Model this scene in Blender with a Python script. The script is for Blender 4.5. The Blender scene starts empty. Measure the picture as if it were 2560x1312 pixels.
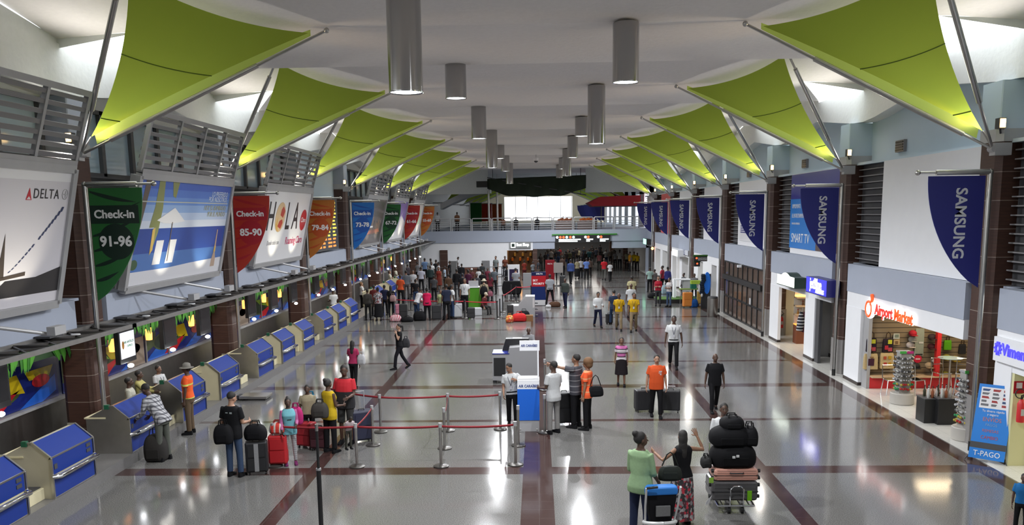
import bpy, math, random
import numpy as np
from mathutils import Vector, Matrix
random.seed(7)
S = bpy.context.scene
COL = S.collection
PI = math.pi

# ------------------------------------------------------------------ camera
FPX, PPY, YAW, PIT, ROL, EYE = 2152.69, 875.15, .0306, .1576, -.0133, 5.45
def _rot():
    cy, sy = math.cos(YAW), math.sin(YAW); cp, sp = math.cos(PIT), math.sin(PIT); cr, sr = math.cos(ROL), math.sin(ROL)
    f = Vector((-sy*cp, cy*cp, -sp)); r = Vector((cy, sy, 0)); u = r.cross(f)
    return r*cr+u*sr, -r*sr+u*cr, f
CR, CU, CF = _rot()
CC = Vector((0, 0, EYE))
def at(px, py, z=None, x=None, y=None):
    """place in the hall of a spot of the photograph, on the plane z, x or y"""
    d = CF*FPX + CR*(px-1280) - CU*(py-PPY)
    t = (z-EYE)/d.z if z is not None else (x/d.x if x is not None else y/d.y)
    return CC + d*t
cam = bpy.data.cameras.new('camera'); cam_o = bpy.data.objects.new('camera', cam); COL.objects.link(cam_o)
M4 = Matrix((CR, CU, -CF)).transposed().to_4x4(); M4.translation = CC
cam_o.matrix_world = M4
cam.sensor_width = 36; cam.lens = FPX/2560*36; cam.shift_y = (PPY-656)/2560
cam.clip_start = .1; cam.clip_end = 500
S.camera = cam_o
# ------------------------------------------------------------------ view, sky
S.view_settings.view_transform = 'Standard'; S.view_settings.look = 'None'
S.view_settings.gamma = 1; S.view_settings.use_curve_mapping = False
S.view_settings.exposure = EXPOSURE = 0.68
try:
    S.cycles.use_denoising = True; S.cycles.denoiser = 'OPENIMAGEDENOISE'
    S.cycles.max_bounces = 8; S.cycles.diffuse_bounces = 4; S.cycles.glossy_bounces = 4
    S.cycles.transmission_bounces = 6; S.cycles.sample_clamp_indirect = 6; S.cycles.caustics_reflective = False
    S.cycles.caustics_refractive = False
except Exception: pass
W = bpy.data.worlds.new('sky'); S.world = W; W.use_nodes = True
_bg = W.node_tree.nodes['Background']; _bg.inputs[0].default_value = (.93, .97, 1, 1); _bg.inputs[1].default_value = 2.1

# ------------------------------------------------------------------ materials
MATS = {}
def _n(nt, t, **k):
    n = nt.nodes.new(t)
    for a, b in k.items(): setattr(n, a, b)
    return n
def math_n(nt, op, a, b=None):
    n = _n(nt, 'ShaderNodeMath', operation=op)
    for i, v in enumerate((a, b)):
        if v is None: continue
        if isinstance(v, (int, float)): n.inputs[i].default_value = v
        else: nt.links.new(v, n.inputs[i])
    return n.outputs[0]
def mix_n(nt, fac, a, b):
    n = _n(nt, 'ShaderNodeMix', data_type='RGBA')
    for i, v in ((0, fac), (6, a), (7, b)):
        if isinstance(v, (int, float)): n.inputs[i].default_value = v
        elif isinstance(v, tuple): n.inputs[i].default_value = (*v[:3], 1)
        else: nt.links.new(v, n.inputs[i])
    return n.outputs[2]
def base(name):
    m = bpy.data.materials.new(name); m.use_nodes = True
    nt = m.node_tree; return m, nt, nt.nodes['Principled BSDF']
def mat(name, c, rough=.6, metal=0., var=.0, scale=12., bump=0., spec=.5, trans=0., alpha=1.):
    """plain material with a little procedural mottling (var) and grain (bump)"""
    if name in MATS: return MATS[name]
    m, nt, p = base(name)
    p.inputs['Base Color'].default_value = (*c, 1); p.inputs['Roughness'].default_value = rough
    p.inputs['Metallic'].default_value = metal; p.inputs['Specular IOR Level'].default_value = spec
    p.inputs['Transmission Weight'].default_value = trans; p.inputs['Alpha'].default_value = alpha
    if var or bump:
        tc = _n(nt, 'ShaderNodeTexCoord'); no = _n(nt, 'ShaderNodeTexNoise'); no.inputs['Scale'].default_value = scale
        no.inputs['Detail'].default_value = 4
        nt.links.new(tc.outputs['Object'], no.inputs['Vector'])
        if var:
            o = mix_n(nt, no.outputs['Fac'], tuple(x*(1-var) for x in c), tuple(min(1, x*(1+var)) for x in c))
            nt.links.new(o, p.inputs['Base Color'])
        if bump:
            b = _n(nt, 'ShaderNodeBump'); b.inputs['Strength'].default_value = bump; b.inputs['Distance'].default_value = .02
            nt.links.new(no.outputs['Fac'], b.inputs['Height']); nt.links.new(b.outputs[0], p.inputs['Normal'])
    MATS[name] = m; return m
def cmat(c, rough=.75):
    """cloth of one colour, cached by colour"""
    k = 'cloth_%02x%02x%02x' % tuple(int(255*max(0, min(1, x))) for x in c)
    return mat(k, tuple(x*.70 for x in c), rough, var=.12, scale=30, spec=.12)
def emat(name, c, s):
    if name in MATS: return MATS[name]
    m, nt, p = base(name)
    p.inputs['Base Color'].default_value = (*c, 1); p.inputs['Emission Color'].default_value = (*c, 1)
    p.inputs['Emission Strength'].default_value = s; MATS[name] = m; return m
def stripes(name, cols, size, axis=2, rough=.75, warp=0.):
    """repeating bands of colours along an object axis"""
    if name in MATS: return MATS[name]
    m, nt, p = base(name); p.inputs['Roughness'].default_value = rough; p.inputs['Specular IOR Level'].default_value = .25
    tc = _n(nt, 'ShaderNodeTexCoord'); sx = _n(nt, 'ShaderNodeSeparateXYZ'); nt.links.new(tc.outputs['Object'], sx.inputs[0])
    v = sx.outputs[axis]
    if warp:
        no = _n(nt, 'ShaderNodeTexNoise'); no.inputs['Scale'].default_value = 5; nt.links.new(tc.outputs['Object'], no.inputs[0])
        v = math_n(nt, 'ADD', v, math_n(nt, 'MULTIPLY', no.outputs['Fac'], warp))
    f = math_n(nt, 'FRACT', math_n(nt, 'DIVIDE', v, size))
    r = _n(nt, 'ShaderNodeValToRGB'); r.color_ramp.interpolation = 'CONSTANT'; e = r.color_ramp.elements
    n = sum(w for _, w in cols); x = 0
    for i, (c, w) in enumerate(cols):
        el = e[i] if i < 2 else e.new(min(.999, x/n))
        el.position = x/n; el.color = (*c, 1); x += w
    nt.links.new(f, r.inputs[0]); nt.links.new(r.outputs[0], p.inputs['Base Color'])
    MATS[name] = m; return m
def voro(name, cols, scale, rough=.75, anis=(1, 1, 1)):
    """printed pattern: cells of several colours"""
    if name in MATS: return MATS[name]
    m, nt, p = base(name); p.inputs['Roughness'].default_value = rough
    tc = _n(nt, 'ShaderNodeTexCoord'); mp = _n(nt, 'ShaderNodeMapping'); mp.inputs['Scale'].default_value = anis
    vo = _n(nt, 'ShaderNodeTexVoronoi'); vo.inputs['Scale'].default_value = scale
    nt.links.new(tc.outputs['Object'], mp.inputs[0]); nt.links.new(mp.outputs[0], vo.inputs['Vector'])
    sx = _n(nt, 'ShaderNodeSeparateColor'); nt.links.new(vo.outputs['Color'], sx.inputs[0])
    r = _n(nt, 'ShaderNodeValToRGB'); r.color_ramp.interpolation = 'CONSTANT'; e = r.color_ramp.elements
    for i, c in enumerate(cols):
        el = e[i] if i < 2 else e.new(i/len(cols))
        el.position = i/len(cols); el.color = (*c, 1)
    nt.links.new(sx.outputs[0], r.inputs[0]); nt.links.new(r.outputs[0], p.inputs['Base Color'])
    MATS[name] = m; return m
def plaid(name, c0, c1, c2, s):
    if name in MATS: return MATS[name]
    m, nt, p = base(name); p.inputs['Roughness'].default_value = .8
    tc = _n(nt, 'ShaderNodeTexCoord'); sx = _n(nt, 'ShaderNodeSeparateXYZ'); nt.links.new(tc.outputs['Object'], sx.inputs[0])
    h = math_n(nt, 'ADD', sx.outputs[0], sx.outputs[1])
    a = math_n(nt, 'LESS_THAN', math_n(nt, 'FRACT', math_n(nt, 'DIVIDE', h, s)), .35)
    b = math_n(nt, 'LESS_THAN', math_n(nt, 'FRACT', math_n(nt, 'DIVIDE', sx.outputs[2], s)), .35)
    o = mix_n(nt, b, mix_n(nt, a, c0, c1), mix_n(nt, a, c1, c2))
    nt.links.new(o, p.inputs['Base Color']); MATS[name] = m; return m

WHITE = mat('white_paint', (.76, .77, .80), .6, var=.03, scale=3)
WALLB = mat('pale_blue_paint', (.50, .62, .71), .65, var=.03, scale=2)
FASC = mat('blue_grey_paint', (.34, .375, .46), .6, var=.04, scale=2)
CEIL = mat('textured_plaster', (.84, .81, .79), .85, var=.05, scale=9, bump=.35)
SHELL = mat('white_plaster', (.78, .80, .78), .85, var=.05, scale=9, bump=.35)
CHROME = mat('polished_steel', (.72, .73, .75), .07, 1)
STEEL = mat('brushed_steel', (.48, .47, .45), .32, 1, var=.12, scale=5)
DSTEEL = mat('dark_steel', (.30, .29, .28), .4, .7, var=.15, scale=6)
GALV = mat('grey_metal', (.40, .40, .41), .45, .35, var=.06, scale=4)
LOUV = mat('grey_louver_paint', (.21, .205, .215), .5, .1)
BLACK = mat('black_plastic', (.012, .012, .013), .45)
DARK = mat('dark_grey', (.05, .05, .055), .6)
DGREY = mat('charcoal_paint', (.09, .09, .095), .6)
GREYP = mat('grey_panel', (.36, .36, .37), .55, var=.05)
BLUEP = mat('blue_laminate', (.010, .034, .23), .42, var=.05, scale=3, spec=.3)
CREAM = mat('cream_laminate', (.66, .60, .40), .45, var=.06, scale=4)
GLASSB = mat('pale_blue_glass', (.42, .54, .62), .15, var=.08, scale=1.5)
DGLASS = mat('dark_glass', (.035, .03, .028), .08)
RED = mat('red_paint', (.55, .02, .025), .45)
SKINS = {k: mat('skin_'+k, c, .5, var=.06, scale=25) for k, c in
         dict(d=(.075, .038, .024), m=(.17, .085, .052), l=(.34, .19, .125), t=(.24, .125, .075)).items()}
def brick():
    m, nt, p = base('brown_tile'); p.inputs['Roughness'].default_value = .55
    tc = _n(nt, 'ShaderNodeTexCoord'); sx = _n(nt, 'ShaderNodeSeparateXYZ'); nt.links.new(tc.outputs['Object'], sx.inputs[0])
    no = _n(nt, 'ShaderNodeTexNoise'); no.inputs['Scale'].default_value = 1; mp = _n(nt, 'ShaderNodeMapping'); mp.inputs['Scale'].default_value = (4, 4, 26)
    nt.links.new(tc.outputs['Object'], mp.inputs[0]); nt.links.new(mp.outputs[0], no.inputs['Vector'])
    fine = math_n(nt, 'LESS_THAN', math_n(nt, 'FRACT', math_n(nt, 'DIVIDE', sx.outputs[2], .08)), .12)
    course = math_n(nt, 'LESS_THAN', math_n(nt, 'FRACT', math_n(nt, 'DIVIDE', sx.outputs[2], .62)), .025)
    c = mix_n(nt, no.outputs['Fac'], (.030, .011, .007), (.075, .030, .018))
    c = mix_n(nt, fine, c, (.04, .017, .011)); c = mix_n(nt, course, c, (.24, .19, .16))
    nt.links.new(c, p.inputs['Base Color']); return m
BRICK = brick()
def granite():
    m, nt, p = base('granite_floor'); p.inputs['Roughness'].default_value = .13; p.inputs['Specular IOR Level'].default_value = .38
    tc = _n(nt, 'ShaderNodeTexCoord'); sx = _n(nt, 'ShaderNodeSeparateXYZ'); nt.links.new(tc.outputs['Object'], sx.inputs[0])
    X, Y = sx.outputs[0], sx.outputs[1]
    def noise(s, d=2):
        no = _n(nt, 'ShaderNodeTexNoise'); no.inputs['Scale'].default_value = s; no.inputs['Detail'].default_value = d
        nt.links.new(tc.outputs['Object'], no.inputs['Vector']); return no.outputs['Fac']
    def ramp(f, a, b):
        r = _n(nt, 'ShaderNodeMapRange'); r.inputs[1].default_value = a; r.inputs[2].default_value = b; nt.links.new(f, r.inputs[0]); return r.outputs[0]
    def near(v, c, h): return math_n(nt, 'LESS_THAN', math_n(nt, 'ABSOLUTE', math_n(nt, 'SUBTRACT', v, c)), h)
    def rep(v, off, per, h):
        f = math_n(nt, 'FRACT', math_n(nt, 'ADD', math_n(nt, 'DIVIDE', math_n(nt, 'SUBTRACT', v, off), per), 100.5))
        return math_n(nt, 'LESS_THAN', math_n(nt, 'ABSOLUTE', math_n(nt, 'SUBTRACT', f, .5)), h/per)
    sp = ramp(noise(55, 3), .35, .65)
    g = mix_n(nt, sp, (.072, .070, .068), (.21, .205, .197))
    g = mix_n(nt, ramp(noise(.35, 3), .35, .7), g, mix_n(nt, .5, g, (.125, .122, .119)))
    b = mix_n(nt, sp, (.030, .014, .012), (.066, .036, .033))
    mask = rep(Y, 17.83, 9.04, .26)
    for q in (rep(Y, 22.33, 9.04, .12), near(X, -.03, .31), near(X, -4.87, .15), near(X, 4.73, .15), near(X, 9.36, .2)):
        mask = math_n(nt, 'MAXIMUM', mask, q)
    inside = math_n(nt, 'LESS_THAN', X, 9.6)
    mask = math_n(nt, 'MULTIPLY', mask, inside)
    grout = math_n(nt, 'MAXIMUM', rep(X, 0, .452, .003), rep(Y, 0, .452, .003))
    c = mix_n(nt, mask, g, b)
    shop = mix_n(nt, sp, (.55, .54, .50), (.66, .65, .62))
    c = mix_n(nt, inside, shop, c)
    c = mix_n(nt, math_n(nt, 'MULTIPLY', grout, .5), c, (.12, .11, .105))
    nt.links.new(c, p.inputs['Base Color'])
    rr = math_n(nt, 'ADD', .07, math_n(nt, 'MULTIPLY', noise(1.3, 4), .08)); nt.links.new(rr, p.inputs['Roughness'])
    return m
FLOOR = granite()
def sailcloth(name, c, tw=.5):
    m, nt, p = base(name); out = nt.nodes['Material Output']
    p.inputs['Base Color'].default_value = (*c, 1); p.inputs['Roughness'].default_value = .6; p.inputs['Specular IOR Level'].default_value = .2
    t = _n(nt, 'ShaderNodeBsdfTranslucent'); t.inputs[0].default_value = (*[min(1, x*1.25) for x in c], 1)
    mx = _n(nt, 'ShaderNodeMixShader'); mx.inputs[0].default_value = tw
    nt.links.new(p.outputs[0], mx.inputs[1]); nt.links.new(t.outputs[0], mx.inputs[2]); nt.links.new(mx.outputs[0], out.inputs[0])
    return m
SAIL = sailcloth('green_sailcloth', (.30, .385, .05), .5)
SAILB = sailcloth('floodlit_sailcloth', (.56, .70, .15), .5)  # lighter strip cloth, floodlight brightness put into its colour
SEAM = mat('sail_seam', (.10, .16, .01), .7)

# ------------------------------------------------------------------ mesh helpers
def lerp(a, b, t): return a+(b-a)*t
def frame_of(d):
    d = d.normalized(); a = Vector((0, 0, 1)) if abs(d.z) < .95 else Vector((1, 0, 0))
    u = a.cross(d).normalized(); return u, d.cross(u)
class MB:
    def __init__(s): s.v = []; s.f = []; s.m = []
    def add(s, vs, fs, mi=0):
        o = len(s.v); s.v += [tuple(v) for v in vs]; s.f += [tuple(o+i for i in f) for f in fs]; s.m += [mi]*len(fs); return s
    def box(s, x0, x1, y0, y1, z0, z1, mi=0):
        return s.add([(x, y, z) for z in (z0, z1) for x, y in ((x0, y0), (x1, y0), (x1, y1), (x0, y1))],
                     [(3, 2, 1, 0), (4, 5, 6, 7), (0, 1, 5, 4), (1, 2, 6, 5), (2, 3, 7, 6), (3, 0, 4, 7)], mi)
    def obox(s, a, b, w, h, mi=0, up=(0, 0, 1)):
        """bar from a to b, w wide and h deep"""
        a = Vector(a); b = Vector(b); d = (b-a).normalized(); up = Vector(up)
        u = up.cross(d)
        if u.length < 1e-4: u = Vector((1, 0, 0)).cross(d)
        u.normalize(); n = d.cross(u)
        q = [p + u*(i*w/2) + n*(j*h/2) for p in (a, b) for i, j in ((-1, -1), (1, -1), (1, 1), (-1, 1))]
        return s.add(q, [(3, 2, 1, 0), (4, 5, 6, 7), (0, 1, 5, 4), (1, 2, 6, 5), (2, 3, 7, 6), (3, 0, 4, 7)], mi)
    def tube(s, pts, r, n=10, mi=0, sq=1.):
        pts = [Vector(p) for p in pts]; k = len(pts); rs = r if isinstance(r, (list, tuple)) else [r]*k
        vs = []; fs = []; u = None
        for i, p in enumerate(pts):
            d = pts[min(i+1, k-1)]-pts[max(i-1, 0)]
            if u is None: u, w = frame_of(d)
            else:
                d = d.normalized(); u = (u-d*u.dot(d)).normalized(); w = d.cross(u)
            vs += [p + (u*math.cos(2*PI*j/n) + w*math.sin(2*PI*j/n)*sq)*rs[i] for j in range(n)]
        for i in range(k-1):
            for j in range(n):
                a = i*n+j; b = i*n+(j+1) % n; fs.append((a, b, b+n, a+n))
        fs.append(tuple(range(n-1, -1, -1))); fs.append(tuple((k-1)*n+j for j in range(n)))
        return s.add(vs, fs, mi)
    def loft(s, rings, mi=0, cap=True):
        n = len(rings[0]); vs = [p for r in rings for p in r]; fs = []
        for i in range(len(rings)-1):
            for j in range(n):
                a = i*n+j; b = i*n+(j+1) % n; fs.append((a, b, b+n, a+n))
        if cap: fs.append(tuple(range(n-1, -1, -1))); fs.append(tuple((len(rings)-1)*n+j for j in range(n)))
        return s.add(vs, fs, mi)
    def lathe(s, c, prof, n=20, mi=0):
        c = Vector(c)
        return s.loft([[c+Vector((r*math.cos(2*PI*j/n), r*math.sin(2*PI*j/n), z)) for j in range(n)] for r, z in prof], mi)
    def ell(s, c, r, n=12, k=8, mi=0, R=None):
        c = Vector(c); rings = []
        for i in range(k+1):
            t = PI*i/k; ring = []
            for j in range(n):
                p = Vector((r[0]*math.sin(max(.02, min(PI-.02, t)))*math.cos(2*PI*j/n), r[1]*math.sin(max(.02, min(PI-.02, t)))*math.sin(2*PI*j/n), -r[2]*math.cos(t)))
                ring.append(c + (R @ p if R else p))
            rings.append(ring)
        return s.loft(rings, mi)
    def poly(s, pts, mi=0): return s.add(pts, [tuple(range(len(pts)))], mi)
    def prism(s, pts, off, mi=0):
        pts = [Vector(p) for p in pts]; off = Vector(off); n = len(pts)
        return s.add(pts+[p+off for p in pts], [tuple(range(n-1, -1, -1)), tuple(range(n, 2*n))]+[(i, (i+1) % n, n+(i+1) % n, n+i) for i in range(n)], mi)
    def grid(s, rows, mi=0):
        n = len(rows[0]); vs = [p for r in rows for p in r]
        return s.add(vs, [(i*n+j, i*n+j+1, (i+1)*n+j+1, (i+1)*n+j) for i in range(len(rows)-1) for j in range(n-1)], mi)
    def torus(s, c, R, r, axis=(0, 0, 1), n=20, k=8, mi=0, a0=0, a1=2*PI):
        u, w = frame_of(Vector(axis)); c = Vector(c)
        return s.tube([c+(u*math.cos(a0+(a1-a0)*i/n)+w*math.sin(a0+(a1-a0)*i/n))*R for i in range(n+1)], r, k, mi)
    def mesh(s, name, mats, smooth=40):
        me = bpy.data.meshes.new(name); me.from_pydata(s.v, [], s.f)
        for m in (mats if isinstance(mats, (list, tuple)) else [mats]): me.materials.append(m)
        me.polygons.foreach_set('material_index', s.m)
        if smooth:
            me.polygons.foreach_set('use_smooth', [True]*len(s.f)); me.update()
            try: me.set_sharp_from_angle(angle=math.radians(smooth))
            except Exception: pass
        me.update(); return me
    def build(s, name, mats, parent=None, smooth=40, bevel=0, sub=0, solid=0):
        o = bpy.data.objects.new(name, s.mesh(name, mats, smooth)); COL.objects.link(o)
        if parent: o.parent = parent
        if solid: md = o.modifiers.new('solid', 'SOLIDIFY'); md.thickness = solid
        if bevel: md = o.modifiers.new('bevel', 'BEVEL'); md.width = bevel; md.segments = 2; md.limit_method = 'ANGLE'
        if sub: md = o.modifiers.new('sub', 'SUBSURF'); md.levels = sub; md.render_levels = sub
        return o
def tag(o, label=None, cat=None, group=None, kind=None):
    for k, v in (('label', label), ('category', cat), ('group', group), ('kind', kind)):
        if v: o[k] = v
    return o
def thing(name, label, cat, loc=(0, 0, 0), rz=0, group=None):
    o = bpy.data.objects.new(name, None); o.empty_display_size = .2; COL.objects.link(o)
    o.location = loc; o.rotation_euler = (0, 0, rz); return tag(o, label, cat, group)
def struct(name, mb, m, **k): return tag(mb.build(name, m, **k), kind='structure')
def dup(root, loc, rz=None, label=None):
    r = root.copy(); COL.objects.link(r); r.location = loc
    if rz is not None: r.rotation_euler = (0, 0, rz)
    if label: r['label'] = label
    for ch in list(root.children):
        c = ch.copy(); COL.objects.link(c); c.parent = r
        for g in ch.children:
            d = g.copy(); COL.objects.link(d); d.parent = c
    return r
def lettering(parent, txt, pos, right, up, size, m, depth=.004, name='lettering', align='CENTER', bold=.0, sx=1., shear=0., track=1.):
    """raised letters whose line runs along right and whose tops point along up"""
    cu = bpy.data.curves.new(name, 'FONT'); cu.body = txt; cu.size = size; cu.extrude = depth; cu.offset = bold*size
    cu.align_x = align; cu.align_y = 'CENTER'; cu.resolution_u = 3; cu.shear = shear; cu.space_character = track
    t = bpy.data.objects.new(name, cu); COL.objects.link(t)
    dg = bpy.context.evaluated_depsgraph_get(); dg.update()
    me = bpy.data.meshes.new_from_object(t.evaluated_get(dg)); bpy.data.objects.remove(t); bpy.data.curves.remove(cu)
    r = Vector(right).normalized(); u = Vector(up); u = (u-r*u.dot(r)).normalized(); n = r.cross(u)
    T = Matrix((r*sx, u, n)).transposed().to_4x4(); T.translation = Vector(pos)
    me.transform(T); me.materials.clear(); me.materials.append(m); me.update()
    o = bpy.data.objects.new(name, me); COL.objects.link(o)
    if parent: o.parent = parent
    return o
ORD = ['nearest', 'second', 'third', 'fourth', 'fifth', 'sixth', 'seventh', 'eighth', 'ninth', 'tenth', 'eleventh', 'twelfth', 'thirteenth', 'fourteenth', 'fifteenth', 'sixteenth']
# ================================================================== hall shell
YL, YR, D = 19.07, 19.23, 9.15          # first pole on the left and right, bay length
XL, XR, PZL, PZR = -9.98, 9.79, 6.85, 6.68
YEND = 79.0
Y0B = -8.0
def yk(k): return 19.15+D*k

b = MB(); b.add([(-13, Y0B, 0), (16, Y0B, 0), (16, 112, 0), (-13, 112, 0)], [(0, 1, 2, 3)])
struct('floor', b, FLOOR)
b = MB(); b.box(-10.0, -9.15, Y0B, YEND, .002, .24); b.box(-9.15, -9.11, Y0B, YEND, .0, .24)
struct('trim_1', b, mat('dark_granite', (.16, .155, .155), .3, var=.25, scale=40))

# ceiling: flat half bays stepping to sloped half bays, skylight triangles at the sides
b = MB(); XE = 10.35
for k in range(-3, 8):
    y = yk(k); h = D/2; a0, a1 = 8.4, XE
    z0, z1 = 9.42, 9.36
    b.add([(-a0, y, z0), (a0, y, z0), (a1, y+h, z1), (-a1, y+h, z1)], [(0, 1, 2, 3)], 0)       # flat half bay
    b.add([(-a1, y+h, z1), (a1, y+h, z1), (a1, y+h, 9.95), (-a1, y+h, 9.95)], [(0, 1, 2, 3)], 0)  # riser
    rows = []
    for i in range(7):
        t = i/6; yy = y+h+h*t; zz = 9.95-.53*(t**1.3)
        rows.append([(-XE, yy, zz-.12*t), (-8.6, yy, zz), (8.6, yy, zz), (XE, yy, zz-.12*t)])
    b.grid(rows, 0)
    for s in (-1, 1):   # closing strip over the edge beam
        b.add([(s*XE, y+h, 9.1), (s*XE, y+2*h, 9.1), (s*XE, y+2*h, 9.32), (s*XE, y+h, 9.95)], [(0, 1, 2, 3)], 1)
        b.add([(s*XE, y+2*h, 9.1), (s*8.4, y+2*h, 9.42), (s*XE, y+2*h, 9.32)], [(0, 1, 2)], 1)
struct('ceiling', b, [CEIL, SHELL], smooth=20)

b = MB(); b.box(-11.8, 14.2, Y0B-.3, Y0B, 0, 10); struct('wall_rear_blocker', b, mat('rear_grey', (.22, .22, .23), .7), smooth=0)  # unseen wall added behind the camera to darken reflections in the lamp cylinders
# side beams under the skylights
for s, nm in ((-1, 'left'), (1, 'right')):
    b = MB()
    for k in range(-3, 7):
        y = yk(k)
        pts = [(s*10.3, y, 8.15), (s*10.3, y+1.0, 8.2), (s*10.3, y+4.6, 8.62), (s*10.3, y+8.2, 8.2), (s*10.3, y+9.15, 8.15), (s*10.3, y+9.15, 9.2), (s*10.3, y+5, 9.3), (s*10.3, y, 9.2)]
        b.prism(pts, (s*.75, 0, 0))
    struct('beam_'+nm, b, SHELL, smooth=0)

# columns of brown tile with a grey collar and a pale pilaster over it
def column(s, k):
    y = (YL if s < 0 else YR)+D*k+.2
    x0, x1 = (10.3, 11.05) if s < 0 else (10.02, 10.85)
    def oct(a, b_, y0, y1, c=.12):
        return [(s*a, y0+c), (s*(a+c), y0), (s*(b_-c), y0), (s*b_, y0+c), (s*b_, y1-c), (s*(b_-c), y1), (s*(a+c), y1), (s*a, y1-c)]
    b = MB(); P = oct(x0, x1, y, y+.85); zb = 0
    def seg(P, za, zb_, mi): b.prism([(p[0], p[1], za) for p in P], (0, 0, zb_-za), mi)
    Q = oct(x0-.03, x1+.03, y-.03, y+.88)
    if s > 0: seg(Q, zb, 1.15, 1)
    seg(P, zb if s < 0 else 1.15, 6.85, 0); seg(Q, 6.85, 7.12, 2)
    seg(oct(x0+(.02 if s < 0 else 0), x1, y, y+.85, .02), 7.12, 8.14, 3)
    struct('column_left' if s < 0 else 'column_right', b, [BRICK, mat('grey_stone', (.22, .21, .205), .35, var=.12, scale=9), GALV, WALLB if s > 0 else FASC], smooth=0)
for k in range(-2, 7):
    column(-1, k); column(1, k)

# ---------------- left wall: steel dado, mural wall, fascia, dark recess, clerestory
b = MB(); b.box(-11.55, -11.45, Y0B, YEND, 0, 1.2, 0); b.box(-11.55, -11.38, Y0B, YEND, 1.2, 1.26, 1)
struct('trim_5', b, [STEEL, GALV], smooth=0); b = MB()
b.box(-11.75, -11.55, Y0B, YEND, 0, 3.2, 2)
struct('wall_left', b, [STEEL, GALV, mat('dark_blue_board', (.02, .03, .09), .3)], smooth=0)
b = MB(); b.box(-11.7, -10.25, Y0B, YEND, 3.0, 3.06, 1)
for k in range(-2, 7):
    y = YL+D*k; b.box(-10.45, -10.25, y+1.05, y+D-.35, 3.06, 3.68, 0)
    b.box(-10.95, -10.45, y+1.05, y+D+.2, 3.62, 3.68, 0)
struct('wall_left_fascia', b, [FASC, DGREY], smooth=0)
b = MB()
for k in range(-2, 7):
    y = YL+D*k
    if k == 2: b.box(-11.2, -10.9, y+1.05, y+D+.2, 3.06, 8.6, 2)
    else:
        b.box(-11.2, -10.9, y+1.05, y+D+.2, 3.06, 6.45, 1); b.box(-11.2, -10.9, y+1.05, y+D+.2, 8.1, 9.0, 0)
struct('wall_left_upper', b, [SHELL, DGREY, WALLB], smooth=0)
n = 0
for k in range(-1, 7):
    if k == 2: continue
    n += 1; y = YL+D*k
    w = MB(); w.box(-10.99, -10.97, y+1.05, y+D+.2, 6.45, 8.1)
    o = tag(w.build('window_%d' % n, GLASSB), kind='structure')
    f = MB()
    for i in range(6):
        yy = y+1.1+i*1.62; f.box(-10.97, -10.87, yy, yy+.16, 6.5, 8.1)
    f.box(-10.97, -10.87, y+1.05, y+D+.2, 6.45, 6.57); f.box(-10.97, -10.87, y+1.05, y+D+.2, 8.0, 8.1)
    f.build('window_frame', DGREY, o, smooth=0)

# ---------------- right wall above the shops
b = MB()
for k in range(-2, 7):
    y = YR+D*k
    b.box(10.75, 11.0, y+1.0, y+D+.25, 3.5, 8.75, 0)
    b.box(10.3, 10.75, y+1.0, y+D+.25, 6.82, 6.9, 0)
struct('wall_right_upper', b, [WALLB], smooth=0)
FASR = []
def fascia_r(k, zlow):
    y = YR+D*k; b = MB()
    b.box(9.95, 10.75, y+1.06, y+D-.42, 2.85, 3.72, 0); b.box(9.97, 10.75, y+1.06, y+D-.42, zlow, 2.85, 1)
    b.box(10.3, 10.75, y+1.06, y+D+.1, 3.5, 3.72, 0)
    struct('wall_right_fascia', b, [FASC, WHITE], smooth=0)
for k in range(-2, 7): fascia_r(k, {0: 2.38, 1: 2.3, 2: 2.84, -1: 2.0}.get(k, 2.4))
# white infill boards and dark louvre strips between fascia and upper wall
for k in range(-1, 7):
    y = YR+D*k
    b = MB(); b.box(10.2, 10.3, y+1.0, y+6.9, 3.73, 6.82)
    if k in (0, 4): struct('wall_right_infill', b, WHITE, smooth=0)
    else: struct('wall_right_infill', b, mat('infill_%d' % k, {1: (.8, .8, .82), 2: (.78, .78, .8), 3: (.7, .7, .75), 5: (.6, .1, .1)}.get(k, (.8, .8, .8)), .5), smooth=0)
    b = MB(); b.box(10.5, 10.6, y+6.9, y+D+.15, 3.73, 6.81, 0)
    t = thing('louvre_strip', 'dark wall louvre with thin grey slats, %s' % ({-1: 'at the right edge of the photo', 0: 'beside the plain white board above the market', 1: 'left of the blue television poster', 2: 'above the dark glass doors'}.get(k, ORD[k]+' louvre along the right wall')), 'louvre', (0, 0, 0), group='wall louvres')
    b.build('backing', DARK, t, smooth=0)
    b = MB()
    for i in range(15): b.box(10.36, 10.5, y+6.95, y+D+.15, 3.85+i*.2, 3.88+i*.2)
    b.box(10.36, 10.5, y+6.9, y+6.97, 3.73, 6.81)
    b.build('slats', LOUV, t, smooth=0)
    if k <= 3 and k >= 0:
        v = thing('air_vent', 'small dark grille vent high on pale blue wall, %s along right side' % ORD[k], 'vent', (10.7, y+7.0, 7.25), group='wall vents')
        MB().box(-.04, .05, -.3, .3, -.17, .17).build('vent_frame', LOUV, v, smooth=0)
        b = MB()
        for i in range(4): b.box(-.06, -.02, -.26, .26, -.13+i*.075, -.09+i*.075)
        b.build('grille', BLACK, v, smooth=0)

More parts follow.
